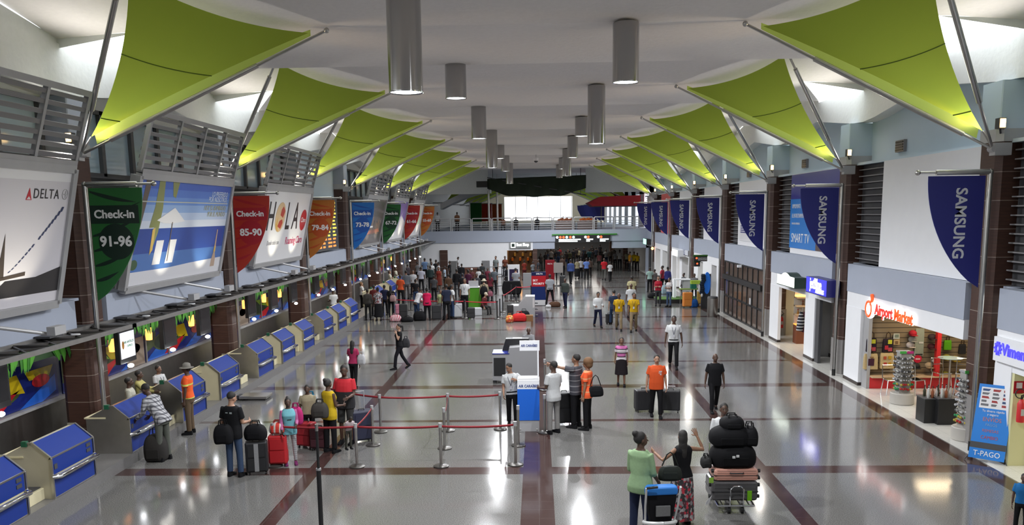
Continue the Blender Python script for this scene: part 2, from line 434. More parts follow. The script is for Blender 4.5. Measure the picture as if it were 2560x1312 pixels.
# ---------------- far end: mezzanine over a white wall and an open passage
b = MB(); b.box(-11.5, 11.5, YEND, YEND+60, 2.85, 3.9, 0)
struct('wall_back_slab', b, FASC, smooth=0)
b = MB(); b.box(-11.7, -2.75, YEND+.1, YEND+.4, 0, 2.85, 0); b.box(-2.75, -.4, YEND+.1, YEND+.4, 2.1, 2.85, 0); b.box(-.4, 0, YEND+.1, YEND+.7, 0, 2.2, 1)
b.box(-.4, 1.6, YEND+.1, YEND+.5, 2.2, 2.85, 2); b.box(6.8, 11, YEND+.1, YEND+.5, 2.2, 2.85, 2); b.box(9.9, 11, YEND+.1, YEND+.5, 0, 2.85, 2)
b.box(-8.9, -8.2, YEND-.05, YEND+.2, 0, 2.2, 1)
struct('wall_back', b, [WHITE, BRICK, FASC], smooth=0)
b = MB(); b.box(-.4, -.2, YEND+.7, 111, 0, 2.85, 0); b.box(10.6, 11, YEND+.5, 111, 0, 2.85, 0); b.box(-.4, 11, 108, 108.3, 0, 2.85, 0)
for x in (8.0, 9.5): b.box(x, x+.5, 96, 96.5, 0, 2.85, 1)
struct('wall_back_passage', b, [GREYP, BRICK], smooth=0)
b = MB(); b.box(-11.5, 11.5, YEND+.5, 112, 2.8, 2.86)
struct('ceiling_passage', b, GREYP, smooth=0)
# upper hall beyond the railing
b = MB(); b.box(-11.5, 11.5, 84, 139, 9.45, 9.6, 0); b.box(-11.5, -4.6, 82.6, 83.0, 7.3, 9.6, 0); b.box(4.6, 11.5, 82.6, 83, 7.3, 9.6, 0)
struct('ceiling_far', b, SHELL, smooth=0)
b = MB(); b.box(-11, -10.6, YEND, 139, 3.9, 9.6); struct('wall_left_far', b, GREYP, smooth=0)
b = MB()
for i in range(8): b.box(10.6, 11, YEND+i*7.6, YEND+i*7.6+4, 3.9, 9.6)
b.box(10.6, 11, YEND, 139, 7.2, 9.6)
struct('wall_right_far', b, WHITE, smooth=0)
b = MB(); b.box(-11, -5.2, 138, 138.3, 3.9, 9.6); b.box(5.6, 11, 138, 138.3, 3.9, 9.6); b.box(-5.2, 5.6, 138, 138.3, 8.0, 9.6); b.box(-5.2, 5.6, 138, 138.3, 3.9, 4.3)
for i in range(7): b.box(-5.2+i*1.78, -5.12+i*1.78, 138, 138.2, 4.3, 8.0, 1)
struct('wall_back_far', b, [mat('cream_end_wall', (.8, .7, .5), .6), GALV], smooth=0)
# ================================================================== sails on booms
def sail(s, k, far=False):
    y = (YL if s < 0 else YR)+D*k; X = abs(XL) if s < 0 else XR; Z = PZL if s < 0 else PZR
    P = Vector((s*X, y, Z)); T = Vector((s*4.42, y, 9.36)); C = Vector((-7.27 if s < 0 else 6.98, y-3.2, 9.83))
    side = 'left' if s < 0 else 'right'
    t = thing('shade_sail', 'green fabric sail on a steel boom, %s from the front on the %s side' % (ORD[k] if k >= 0 else 'very first', side), 'sail', P, group='green sails along the %s side' % side)
    o = -P
    bd = (T-P)
    A = P+bd*.055+Vector((-s*.0, -.12, .22)); B = P+bd*.93+Vector((0, -.1, .1)); Cc = C+Vector((-s*.05, .1, -.12))
    n = 14
    def bow(p, q, w, bulge, to): return lerp(p, q, w)+to*(4*w*(1-w)*bulge)
    cen = (A+B+Cc)/3
    def inw(p, q):
        m = (p+q)/2; d = (q-p).normalized(); v = cen-m; v -= d*v.dot(d); return v.normalized()
    iab, iac, ibc = inw(A, B), inw(A, Cc), inw(B, Cc)
    b = MB(); rows = []
    for i in range(n+1):
        q = i/n; e0 = bow(A, B, q, .10, iab); e1 = bow(A, Cc, q, .2, iac); row = []
        for j in range(n+1):
            w = j/n; p = lerp(e0, e1, w)
            p += (bow(B, Cc, w, .26, ibc)-lerp(B, Cc, w))*(q*q)
            row.append(p+o)
        rows.append(row)
    b.grid(rows, 0)
    for q0 in (.2, .6):   # sewn seams
        i = int(q0*n); b.tube([p+Vector((0, -.006, -.006)) for p in rows[i]], .012, 5, 1)
    sl = b.build('fabric', [SAIL, SEAM], t, smooth=60)
    # second strip of cloth laced to the boom
    b = MB(); r2 = []
    for i in range(n+1):
        q = i/n; lo = lerp(P+bd*.06, P+bd*.93, q)+Vector((0, .06, .07)); up = bow(A, B, q, .10, iab)+Vector((0, .16, .10+.02*(i % 2)))
        r2.append([lo+o, lerp(lo, up, .5)+o, up+o])
    b.grid(r2, 0); b.build('boom_strip', SAILB, t, smooth=60)
    b = MB(); b.tube([P+o, P+o+bd*.12], .03, 8); b.tube([P+o+bd*.12, P+o+bd*.72], .055, 10); b.tube([P+o+bd*.72, P+o+bd*.995], .032, 8)
    b.ell(P+o+bd*.995, (.06, .06, .06)); b.build('boom', CHROME if far else STEEL, t)
    md = C-P; b = MB(); b.tube([P+o, P+o+md*.28], .035, 8); b.tube([P+o+md*.28, P+o+md*.86], .058, 10); b.tube([P+o+md*.86, P+o+md], .032, 8)
    b.build('mast', STEEL, t)
    b = MB(); b.box(s*0, s*.35, -.12, .12, -.14, .12) if s > 0 else b.box(-.35, 0, -.12, .12, -.14, .12)
    b.tube([(0, -.1, 0), (0, .1, 0)], .07, 10); b.tube([A+o, (0, 0, .02)], .018, 6)
    b.build('bracket', GALV, t)
    return t
for k in range(-1, 7):
    sail(-1, k); sail(1, k)
# sails of the hall beyond the mezzanine
for s in (-1, 1):
    for i in range(5):
        k = 7.6+i*1.15
        y = 19.15+D*k
        P = Vector((s*9.3, y, 6.6)); T = Vector((s*4.0, y, 8.9)); C = Vector((s*7.0, y-2.6, 9.2))
        t = thing('shade_sail', 'small green sail far beyond the mezzanine railing, %s on the %s' % (ORD[i], 'left' if s < 0 else 'right'), 'sail', P, group='sails of the far hall')
        b = MB(); b.grid([[lerp(lerp(P, T, q)+Vector((0, 0, .1)), lerp(P, C, q), w)-P for w in (0, .33, .66, 1)] for q in (.05, .3, .6, .93)])
        b.build('fabric', SAIL, t); MB().tube([(0, 0, 0), T-P], .06, 8).build('boom', STEEL, t); MB().tube([T-P, T-P+Vector((0, 0, .65))], .03, 6).tube([(0, 0, 0), (s*1.3, 0, 0)], .05, 6).build('hanger', STEEL, t)

# ================================================================== floodlights at the sail feet
def spot(name, loc, target, w, col, ang=80, r=.05, parent=None):
    l = bpy.data.lights.new(name, 'SPOT'); l.energy = w; l.color = col; l.spot_size = math.radians(ang); l.spot_blend = .7; l.shadow_soft_size = r
    o = bpy.data.objects.new(name, l); COL.objects.link(o); o.location = loc
    o.rotation_euler = (Vector(target)-Vector(loc)).to_track_quat('-Z', 'Y').to_euler()
    if parent: o.parent = parent
    return o
WARM = emat('warm_lamp_glass', (1, .62, .22), 9)
for s in (-1, 1):
    for k in range(-1, 7):
        y = (YL if s < 0 else YR)+D*k; x = s*(9.98 if s > 0 else 10.25); z = 7.22
        t = thing('floodlight', 'small warm floodlight on column top, %s on the %s side' % (ORD[k] if k >= 0 else 'very first', 'left' if s < 0 else 'right'), 'floodlight', (x, y, z), group='floodlights at the sail feet')
        MB().box(-.07, .07, .02, .2, -.11, .11).tube([(0, .11, -.11), (s*.06, .2, -.2)], .02, 6).build('housing', DARK, t, smooth=0)
        MB().box(-.055, .055, 0, .02, -.09, .09).build('lamp_glass', WARM, t, smooth=0)
        spot('flood', (-s*.1, -.1, .02), (-s*2.6, .22, .42), 150, (1, .60, .14), 40, .06, t)
        spot('ceiling_fill', (-s*.12, -.16, .04), (-s*4.0, -2.6, 2.0), 170, (1, .95, .88), 140, .08, t)  # wide second spot added to each fixture to brighten ceiling and sails

# ================================================================== pendant cylinders
def lamp_steel():
    m, nt, p = base('brushed_lamp_steel'); p.inputs['Base Color'].default_value = (.42, .415, .41, 1); p.inputs['Metallic'].default_value = 1
    p.inputs['Roughness'].default_value = .15; p.inputs['Anisotropic'].default_value = .92; p.inputs['Anisotropic Rotation'].default_value = AROT
    tg = _n(nt, 'ShaderNodeTangent', direction_type='RADIAL', axis='Z'); nt.links.new(tg.outputs[0], p.inputs['Tangent']); return m
AROT = 0.25
LSTEEL = lamp_steel()
def lamp(x, y, zt, zb, lab, g):
    r = .28; t = thing('pendant_lamp', lab, 'lamp', (x, y, zb), group=g); h = zt-zb
    b = MB(); b.lathe((0, 0, 0), [(r-.02, .06), (r-.02, .02), (r, 0), (r+.004, .012), (r, .03), (r, h-.02), (r-.01, h), (.02, h)], 40)
    b.build('cylinder', LSTEEL, t)
    MB().lathe((0, 0, 0), [(.01, .03), (r-.025, .03), (r-.025, .035), (.01, .035)], 32).build('diffuser', emat('lamp_diffuser', (.93, .97, 1), 14), t)
    spot('lamp_light', (0, 0, -.03), (0, 0, -1), 1050, (.95, .97, 1), 176, .04, t)
    return t
LL = [(-.5, 7.42), (.5, 8.49), (1.5, 8.2), (2.5, 7.6), (3.5, 8.6), (4.5, 8.3), (5.5, 7.75)]
LR = [(-1, 8.6), (0, 8.17), (1, 7.6), (2, 8.62), (3, 8.3), (4, 7.73), (5, 8.62), (6, 8.35)]
for i, (k, zb) in enumerate(LL):
    lamp(-2.13, 19.15+D*k, 9.4, zb, 'polished steel cylinder lamp hanging from ceiling, %s of the left row' % ORD[i], 'cylinder lamps in the left row')
for i, (k, zb) in enumerate(LR):
    lamp(1.92, 19.15+D*k, 9.4, zb, 'polished steel cylinder lamp hanging from ceiling, %s of the right row' % ('first, above the camera' if i == 0 else ORD[i-1]), 'cylinder lamps in the right row')
p = at(1340, 405, y=60)
t = thing('dome_camera', 'small dome camera on a thin rod under the middle of ceiling', 'camera', (p.x, 60, p.z))
MB().tube([(0, 0, .25), (0, 0, 9.38-p.z)], .025, 8).build('rod', GALV, t); MB().lathe((0, 0, 0), [(.03, .32), (.17, .28), (.17, .1), (.15, .08)], 16).build('housing', WHITE, t)
MB().ell((0, 0, .08), (.14, .14, .12)).build('dome', DARK, t)

# ================================================================== hanging banners
def pole(s, k):
    y = (YL if s < 0 else YR)+D*k; x = XL if s < 0 else XR
    t = thing('banner_pole', 'tall round steel pole in front of brown column, %s on the %s side' % (ORD[k], 'left' if s < 0 else 'right'), 'pole', (x, y, 0), group='steel poles on the %s side' % ('left' if s < 0 else 'right'))
    zb = .24 if s < 0 else 0
    MB().tube([(0, 0, zb+.2), (0, 0, 6.2)], .055, 12).build('shaft', STEEL, t)
    MB().tube([(0, 0, zb), (0, 0, zb+.22)], .06, 12).build('foot', BLACK, t)
    b = MB(); e = -s*1.55
    b.tube([(0, 0, 6.2), (e*.75, 0, 6.2)], .06, 12); b.tube([(e*.75, 0, 6.2), (e*.97, 0, 6.2)], .03, 10); b.ell((e, 0, 6.2), (.06, .06, .06)); b.ell((0, 0, 6.2), (.065, .065, .065))
    b.build('arm', STEEL, t); return t
TXTW = mat('white_lettering', (.80, .80, .80), .6)
TXTG = mat('grey_lettering', (.55, .56, .6), .6)
def blade(s, W_, Ht, n=16):
    """outline of the curved banner cloth, pole edge at x=0"""
    pts = [(0, 0), (-s*W_, 0)]
    for i in range(n+1):
        q = i/n; pts.append((-s*W_*(1-q**2)**.8 if q < 1 else 0, -Ht*q))
    return pts
for k in range(7):
    pole(1, k)
    t = thing('banner', 'dark blue curved banner with white upright letters, %s on the right side' % ORD[k], 'banner', (XR-.1, YR+D*k, 6.12), group='blue banners on the right')
    pts = blade(1, 1.22, 2.42); b = MB(); b.prism([(x, .012, z) for x, z in pts], (0, -.024, 0))
    b.build('cloth', mat('navy_banner', (.010, .013, .16), .55), t, smooth=0)
    lettering(t, 'SAMSUNG', (-.5, -.016, -1.02), (0, 0, -1), (1, 0, 0), .335, TXTG, .002, bold=.024, sx=1.0)
CHK = [('91-96', 'green', (.02, .13, .03), (.006, .022, .014)), ('85-90', 'red', (.42, .03, .015), (.36, .012, .02)), ('79-84', 'orange', (.46, .15, .02), (.45, .07, .01)),
       ('73-78', 'blue', (.01, .15, .52), (.008, .08, .38)), ('67-72', 'dark green', (.02, .13, .03), (.008, .045, .02)), ('61-66', 'crimson', (.42, .03, .015), (.36, .012, .02)), ('55-60', 'amber', (.46, .15, .02), (.45, .07, .01))]
def banner_left(t, txt, ca, cb, nm):
    pts = blade(-1, 1.2, 2.5); b = MB(); b.prism([(x, .012, z) for x, z in pts], (0, -.024, 0), 0)
    b.box(.0, 1.09, -.0145, -.0135, -.78, -.38, 1)
    b.poly([(.54+.40*math.cos(a*PI/14), -.0145, -1.18+.40*math.sin(a*PI/14)) for a in range(28)], 1)
    def inside(x, z):
        q = -z/2.5
        return 0 < x < 1.2*((1-max(0, q)**2)**.8 if q < 1 else 0)
    for i in range(9):   # palm leaf streaks
        z0 = -.05-i*.33; prof = []
        for j in range(13):
            x = .02+j*.105; z = z0+(.35*x if i > 1 else -.25*x); 
            if inside(x, z-.09) and z < -.01 and inside(x, z+.02): prof.append((x, z))
        if len(prof) > 3:
            m = len(prof); w = [.09*math.sin(PI*(.15+.85*j/(m-1))) for j in range(m)]
            b.poly([(x, -.014, z) for x, z in prof]+[(x, -.014, z-w_) for (x, z), w_ in reversed(list(zip(prof, w)))], 1)
    b.build('cloth', [mat('banner_'+nm+'_a', ca, .5), mat('banner_'+nm+'_b', cb, .5)], t, smooth=0)
    lettering(t, 'Check-in', (.54, -.017, -.58), (1, 0, 0), (0, 0, 1), .25, TXTW, .002, bold=.03)
    lettering(t, txt, (.53, -.017, -1.18), (1, 0, 0), (0, 0, 1), .31, TXTW, .002, bold=.034)
for k in range(7):
    pole(-1, k)
    txt, nm, ca, cb = CHK[k]
    t = thing('banner', 'curved %s check-in banner reading %s' % (nm, txt), 'banner', (XL+.08, YL+D*k, 6.12), group='check-in banners')
    banner_left(t, txt, ca, cb, nm.replace(' ', '_'))

# ================================================================== tilted billboards with louvre screens
BX0, BZ0, BX1, BZ1 = -10.08, 3.72, -9.45, 6.46
def billboard(y0, L, lab, paint, name):
    t = thing('billboard', lab, 'billboard', (BX0, y0, BZ0))
    sl = Vector((BX1-BX0, 0, BZ1-BZ0)); hh = sl.length; e = sl.normalized(); nrm = Vector((e.z, 0, -e.x)); yv = Vector((0, 1, 0))
    def P(u, v, d=0.): return yv*(u*L)+e*(v*hh)+nrm*d
    b = MB(); w = .11
    for u0, v0, u1, v1 in ((0, 0, 1, 0), (0, 1, 1, 1), (0, 0, 0, 1), (1, 0, 1, 1)): b.obox(P(u0, v0), P(u1, v1), .16, .16, up=nrm)
    b.add([P(0, 0, -.2), P(1, 0, -.2), P(1, 1, -.2), P(0, 1, -.2), P(0, 0, -.05), P(1, 0, -.05), P(1, 1, -.05), P(0, 1, -.05)], [(0, 3, 2, 1), (0, 1, 5, 4), (1, 2, 6, 5), (2, 3, 7, 6), (3, 0, 4, 7)])
    b.obox(P(.02, .02, -.1), (-.75, .3, .05), .06, .06); b.obox(P(.98, .02, -.1), (-.75, L-.3, .05), .06, .06)
    b.build('frame', GALV, t, smooth=0)
    paint(t, lambda u, v, d=0.: P(.012+u*.976, .03+v*.94, .03+d), L*.976, hh*.94, yv, e)
    # louvre screen above
    lv = Vector((.42, 0, 1.36)); b = MB(); nl = Vector((lv.z, 0, -lv.x)).normalized()
    def Q(u, v, d=0.): return P(u, 1)+e*.12+lv*v+yv*0+nl*d
    for v in (0, 1): b.obox(Q(0, v), Q(1, v), .12, .16, up=nl)
    for u in (0, .27, .53, .77, 1): b.obox(Q(u, 0), Q(u, 1), .09, .1, up=nl)
    b.build('louvre_frame', GALV, t, smooth=0)
    b = MB()
    for i in range(7): b.obox(Q(0, .09+i*.135, -.03), Q(1, .09+i*.135, -.03), .085, .12, up=nl)
    b.build('louvre_slats', LOUV, t, smooth=0)
    # two lamps on arms below
    for i, u in enumerate((.3, .72)):
        f = P(u, -.02)+Vector((1.0, 0, -.3)); g = MB()
        g.tube([P(u-.16, 0, -.1)+Vector((0, 0, -.1)), f+Vector((0, 0, -.08))], .035, 8)
        arm = g.build('lamp_arm', GALV, t)
        MB().box(f.x-.08, f.x+.08, f.y-.22, f.y+.16, f.z-.06, f.z+.1).build('lamp_head', GALV, arm, smooth=0)
        spot('board_light', f+Vector((-.02, 0, .12)), P(u+.02, .42), 52, (1, .93, .72), 75, .03, t)
    return t
def quadp(b, P, u0, u1, v0, v1, mi, d=.002): b.poly([P(u0, v0, d), P(u1, v0, d), P(u1, v1, d), P(u0, v1, d)], mi)
def polyp(b, P, pts, mi, d=.004): b.poly([P(u, v, d) for u, v in pts], mi)
def ellp(P, cu, cv, ru, rv, n=28, a0=0, a1=2*PI): return [(cu+ru*math.cos(a0+(a1-a0)*i/n), cv+rv*math.sin(a0+(a1-a0)*i/n)) for i in range(n)]
PW = mat('poster_white', (.74, .74, .76), .28)
def paint_air(t, P, L, hh, r, u):
    b = MB(); quadp(b, P, 0, 1, 0, 1, 0, 0)
    quadp(b, P, 0, 1, .93, 1, 1, .002)
    polyp(b, P, [(.68, .0+.08), (1, .08), (1, .27), (.86, .21), (.70, .205), (.62, .09)], 2)               # dark belly
    polyp(b, P, [(.60, .20), (.80, .23), (.80, .26), (.62, .225)], 3, .006)
    polyp(b, P, ellp(P, .47, .15, .17, .20), 1, .006); polyp(b, P, ellp(P, .455, .145, .148, .175), 2, .008); polyp(b, P, ellp(P, .45, .14, .03, .04), 4, .010)   # engine
    polyp(b, P, [(.655, .23), (.675, .55), (.69, .23)], 3, .006)                                              # wing tip
    for i in range(17):
        if i == 8: continue
        q = i/16; cu = .715+q*.25; cv = .27+.45*q**1.12; w = .003+.0035*q; h_ = .007+.012*q
        polyp(b, P, [(cu-w-.004, cv-h_), (cu+w-.004, cv-h_), (cu+w+.006, cv+h_), (cu-w+.006, cv+h_)], 5, .006)
    polyp(b, P, [(.755, .785), (.787, .785), (.771, .875)], 6); polyp(b, P, [(.76, .79), (.782, .79), (.771, .812)], 0, .006)
    b.build('poster', [mat('poster_pale', (.60, .58, .62), .28), PW, mat('poster_black', (.02, .018, .02), .3), mat('poster_brown', (.06, .045, .035), .3), mat('poster_steel', (.4, .4, .42), .3), mat('poster_navy', (.03, .04, .10), .3), mat('poster_red', (.45, .02, .03), .3)], t, smooth=0)
    lettering(t, 'DELTA', P(.865, .83, .006), r, u, .27, mat('poster_black', (0, 0, 0)), .002, sx=1.0, track=1.15)
    b = MB(); b.torus(P(.972, .835, .006), .10, .008, P(0, 0, 1)-P(0, 0, 0), 20, 5); b.tube([P(.965, .835, .006), P(.985, .835, .006)], .012, 5); b.tube([P(.975, .81, .006), P(.975, .86, .006)], .01, 5)
    b.build('emblem', GALV, t)
def U(q, zn=21., zf=27.5): return q*zn/(zf-q*(zf-zn))
def paint_beach(t, P, L, hh, r, u):
    cols = [(.06, .13, .50), (.09, .19, .57), (.14, .27, .62), (.26, .40, .68), (.45, .55, .74), (.62, .68, .78)]
    ms = [mat('sky_%d' % i, c, .25) for i, c in enumerate(cols)]
    ms += [mat('sea', (.025, .07, .32), .25), mat('sea_light', (.07, .17, .45), .25), mat('sand', (.62, .62, .66), .4), PW, mat('palm_brown', (.12, .09, .07), .4), mat('palm_leaf', (.22, .24, .09), .4), mat('gold', (.65, .45, .12), .3), mat('poster_line', (.5, .52, .45), .4), mat('bottle', (.45, .33, .25), .3), mat('shrub', (.05, .10, .05), .4)]
    b = MB()
    for i in range(6): quadp(b, P, 0, 1, 1-(i+1)*.46/6, 1-i*.46/6, i, 0)
    quadp(b, P, 0, 1, .30, .54, 6, 0); quadp(b, P, 0, 1, .13, .30, 7, 0); quadp(b, P, 0, 1, 0, .13, 8, 0)
    polyp(b, P, [(0, .10), (.25, .12), (.6, .15), (1, .17), (1, .05), (0, .05)], 8)
    polyp(b, P, [(.0, .30), (.02, .30), (.10, 1), (.05, 1)], 10)
    polyp(b, P, [(.17, 1), (.225, 1), (.235, .74), (.22, .5), (.19, .36), (.17, .36), (.18, .55), (.13, .55), (.16, .75)], 11)
    polyp(b, P, [(.165, .53), (.19, .55), (.19, .33), (.165, .28)], 12, .006)
    polyp(b, P, [(.30, 1), (.37, 1), (.35, .84), (.32, .86)], 11)
    polyp(b, P, [(U(.24), .62), (U(.42), .745), (U(.55), .605), (U(.42), .585), (U(.32), .59)], 9, .006)   # parasol
    polyp(b, P, [(U(.41), .2), (U(.418), .2), (U(.418), .6), (U(.41), .6)], 10, .008)
    for q in (.25, .39): polyp(b, P, [(U(q), .18), (U(q+.085), .18), (U(q+.10), .42), (U(q+.02), .42)], 9 if q > .3 else 8, .006)
    quadp(b, P, .02, .98, .795, .805, 13, .006)
    polyp(b, P, [(.87, .07), (.925, .07), (.925, .16), (.91, .24), (.905, .5), (.895, .5), (.89, .24), (.875, .16)], 14, .006); polyp(b, P, [(.888, .24), (.912, .24), (.91, .31), (.892, .31)], 12, .008)
    polyp(b, P, ellp(P, .035, .2, .035, .05), 15)
    b.build('poster', ms, t, smooth=0)
    m = mat('pale_blue_lettering', (.60, .68, .80), .4); g = mat('olive_lettering', (.36, .37, .26), .4)
    for txt, v, mm in (('LO PREFERIDO', .90, m), ('POR NOSOTROS', .84, m), ('HOY ES ADMIRADO', .745, g), ('POR EL MUNDO', .675, g)):
        lettering(t, txt, P(.965, v, .006), r, u, .21, mm, .002, align='RIGHT', sx=.92)
def paint_hola(t, P, L, hh, r, u):
    b = MB(); quadp(b, P, 0, 1, 0, 1, 0, 0)
    polyp(b, P, ellp(P, .365, .63, .10, .215), 1, .006); polyp(b, P, [(.33, .5), (.40, .46), (.43, .55), (.41, .60), (.36, .58)], 2, .008); polyp(b, P, [(.36, .66), (.42, .62), (.45, .72), (.40, .79), (.37, .74)], 2, .008)
    polyp(b, P, [(.29, .52), (.33, .44), (.36, .42), (.33, .52), (.32, .64)], 4, .008)
    polyp(b, P, ellp(P, .90, .58, .075, .165), 3, .006)
    b.build('poster', [PW, mat('globe_cream', (.62, .45, .26), .3), mat('globe_red', (.42, .05, .03), .3), mat('badge_red', (.48, .03, .04), .3), mat('globe_gold', (.6, .36, .08), .3)], t, smooth=0)
    k_ = mat('poster_black', (0, 0, 0)); rd = mat('magenta_lettering', (.5, .03, .12), .4)
    for ch, uu in (('H', .18), ('L', .535), ('A', .705)): lettering(t, ch, P(uu, .625, .006), r, u, 1.52, k_, .002, bold=.006, sx=.80)
    lettering(t, 'Roaming Claro', P(.95, .27, .006), r, u, .42, rd, .002, align='RIGHT', bold=.004, sx=.95); lettering(t, 'Donde estés con', P(.42, .265, .006), r, u, .25, mat('grey_small_lettering', (.3, .3, .33), .5), .002, align='RIGHT', sx=.85)
    lettering(t, 'Claro', P(.90, .58, .01), r, u, .28, TXTW, .002, sx=1.1)
def paint_city(t, P, L, hh, r, u):
    b = MB(); quadp(b, P, 0, 1, 0, 1, 0, 0); rnd = random.Random(3)
    for i in range(26):
        x = rnd.random()*.95; w = .02+.04*rnd.random(); v = .25+.4*rnd.random(); quadp(b, P, x, x+w, .2, v, 1+rnd.randrange(3), .003+i*.0002)
    polyp(b, P, ellp(P, .2, .55, .05, .14), 4, .012); polyp(b, P, [(.1, .2), (.9, .25), (.8, .33), (.15, .28)], 5, .012); quadp(b, P, .2, .5, .36, .40, 6, .012)
    b.build('poster', [mat('poster_dusk', (.12, .10, .10), .25), mat('tower_a', (.17, .13, .12), .3), mat('tower_b', (.09, .08, .085), .3), mat('tower_c', (.24, .15, .11), .3), mat('flame', (.7, .25, .03), .3), mat('glow_red', (.32, .12, .08), .3), PW], t, smooth=0)
def paint_violet(t, P, L, hh, r, u):
    b = MB(); quadp(b, P, 0, 1, 0, 1, 0, 0); polyp(b, P, [(0, 1), (1, 1), (1, .45), (.7, .62), (.35, .5), (0, .3)], 1); polyp(b, P, [(.0, .1), (.5, .2), (.75, .7), (.45, .45), (.15, .3)], 2, .006)
    b.build('poster', [PW, mat('violet', (.20, .16, .42), .3), mat('pale_violet', (.5, .5, .62), .3)], t, smooth=0)
def paint_pale(t, P, L, hh, r, u):
    b = MB(); quadp(b, P, 0, 1, 0, 1, 0, 0); polyp(b, P, [(.1, .1), (.5, .15), (.6, .5), (.3, .4)], 1); polyp(b, P, [(.55, .3), (.9, .35), (.8, .8), (.65, .7)], 2)
    b.build('poster', [PW, mat('poster_steel', (.4, .4, .42), .3), mat('pale_green', (.45, .6, .5), .3)], t, smooth=0)
BW = 6.3
billboard(YL-D+1.45, BW, 'tilted airline billboard with white aeroplane fuselage beside the left edge', paint_air, 'air')
billboard(YL+1.55, BW, 'tilted billboard of a blue beach with white parasol and palms', paint_beach, 'beach')
billboard(YL+D+2.0, BW, 'tilted white billboard with large black HOLA letters', paint_hola, 'hola')
billboard(YL+3*D+2.0, BW, 'tilted billboard of a dark city at dusk, beyond the blue banner', paint_city, 'city')
billboard(YL+4*D+2.0, BW, 'tilted white and violet billboard beside the dark green banner', paint_violet, 'violet')
billboard(YL+5*D+2.0, BW, 'tilted pale billboard between the crimson and amber banners', paint_pale, 'pale')
# flight board
y = YL+2*D
t = thing('flight_board', 'dark flight information board with rows of yellow and orange figures', 'display', (-10.35, y+2.0, 3.75))
MB().box(-.12, 0, 0, 5.6, 0, 2.55).build('case', DARK, t, smooth=0); MB().box(-.55, -.12, .5, 5.1, .8, 1.8).build('wall_bracket', DARK, t, smooth=0)
b = MB(); rnd = random.Random(5)
for i in range(13):
    for j in range(5):
        u0 = .2+j*1.05; w = .45+.4*rnd.random(); b.box(.002, .008, u0, u0+w, 2.3-i*.18, 2.39-i*.18, 1 if i > 9 else 0)
b.build('figures', [emat('yellow_led', (.75, .62, .08), .55), emat('orange_led', (.9, .25, .04), .7)], t, smooth=0)
# ================================================================== left: canopy, murals, screens, desks
PALM = stripes('palm_green', [((.04, .17, .015), 3), ((.015, .07, .01), 1)], .16, axis=1, warp=.5)
for k in range(-1, 7):
    y = YL+D*k; wn = ORD[k] if k >= 0 else 'very first'
    t = thing('metal_canopy', 'dark metal grid canopy over the check-in desks, %s bay from the front' % wn, 'canopy', (-10.25, y+.35, 3.0), group='canopies over the desks')
    L = D-.1 if k < 6 else D-1; b = MB()
    for x in (.0, .94): b.box(x, x+.05, 0, L, -.03, .06)
    b.box(0, .99, 0, .05, -.03, .06); b.box(0, .99, L-.05, L, -.03, .06)
    b.build('edge_frame', DSTEEL, t, smooth=0)
    b = MB(); n = 9
    for i in range(n):
        ya = .05+i*(L-.1)/n; yb = .05+(i+1)*(L-.1)/n
        b.obox((.03, ya, .0), (.95, yb, .0), .04, .05); b.obox((.95, ya, 0), (.03, yb, 0), .04, .05); b.box(.03, .95, yb-.03, yb, -.02, .04)
    b.box(.05, .5, .05, L-.05, -.02, -.01)
    b.build('grid_bars', mat('dark_bronze', (.075, .068, .063), .45, .4), t, smooth=0)
    for i in range(3 if k < 3 else 0):
        yy = 1.2+i*2.9; MB().box(.02, .35, yy-.25, yy+.25, .06, .1).build('bracket', DARK, t, smooth=0)
        MB().lathe((.42, yy+.6, .02), [(.01, .02), (.09, .02), (.1, 0)], 14).build('downlight', mat('pale_disc', (.6, .6, .6), .4), t)
    t = thing('palm_frieze', 'green palm leaf frieze hanging under the dark canopy, %s bay' % wn, 'frieze', (-10.75, y+1.1, 2.95), group='palm friezes')
    b = MB(); rnd = random.Random(k+9); m = 62
    for i in range(m):
        y0 = i*(D-1.1)/m; c = ((i//11) % 2)*2-1; sl = c*(.12+.25*abs((i % 11)-5)/5); ln = .52+.2*rnd.random(); w = .15; x = .012*(i % 3)
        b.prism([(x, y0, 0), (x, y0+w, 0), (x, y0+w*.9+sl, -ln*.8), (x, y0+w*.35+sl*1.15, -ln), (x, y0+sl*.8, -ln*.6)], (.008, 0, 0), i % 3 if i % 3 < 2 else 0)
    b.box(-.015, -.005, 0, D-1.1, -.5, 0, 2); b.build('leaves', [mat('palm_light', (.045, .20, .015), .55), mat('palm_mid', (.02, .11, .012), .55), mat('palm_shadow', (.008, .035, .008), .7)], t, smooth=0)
    b = MB(); b.box(-.02, .04, 0, D-1.1, 0, .05); b.build('rail', DARK, t, smooth=0)
for k in range(-1, 6):
    y = YL+D*k; l = bpy.data.lights.new('canopy_light', 'AREA'); l.shape = 'RECTANGLE'; l.size = .25; l.size_y = 7.5; l.energy = 36; l.color = (1, .95, .88)
    o = bpy.data.objects.new('canopy_light', l); COL.objects.link(o); o.location = (-10.35, y+4.9, 2.93); o.rotation_euler = (0, .25, 0)
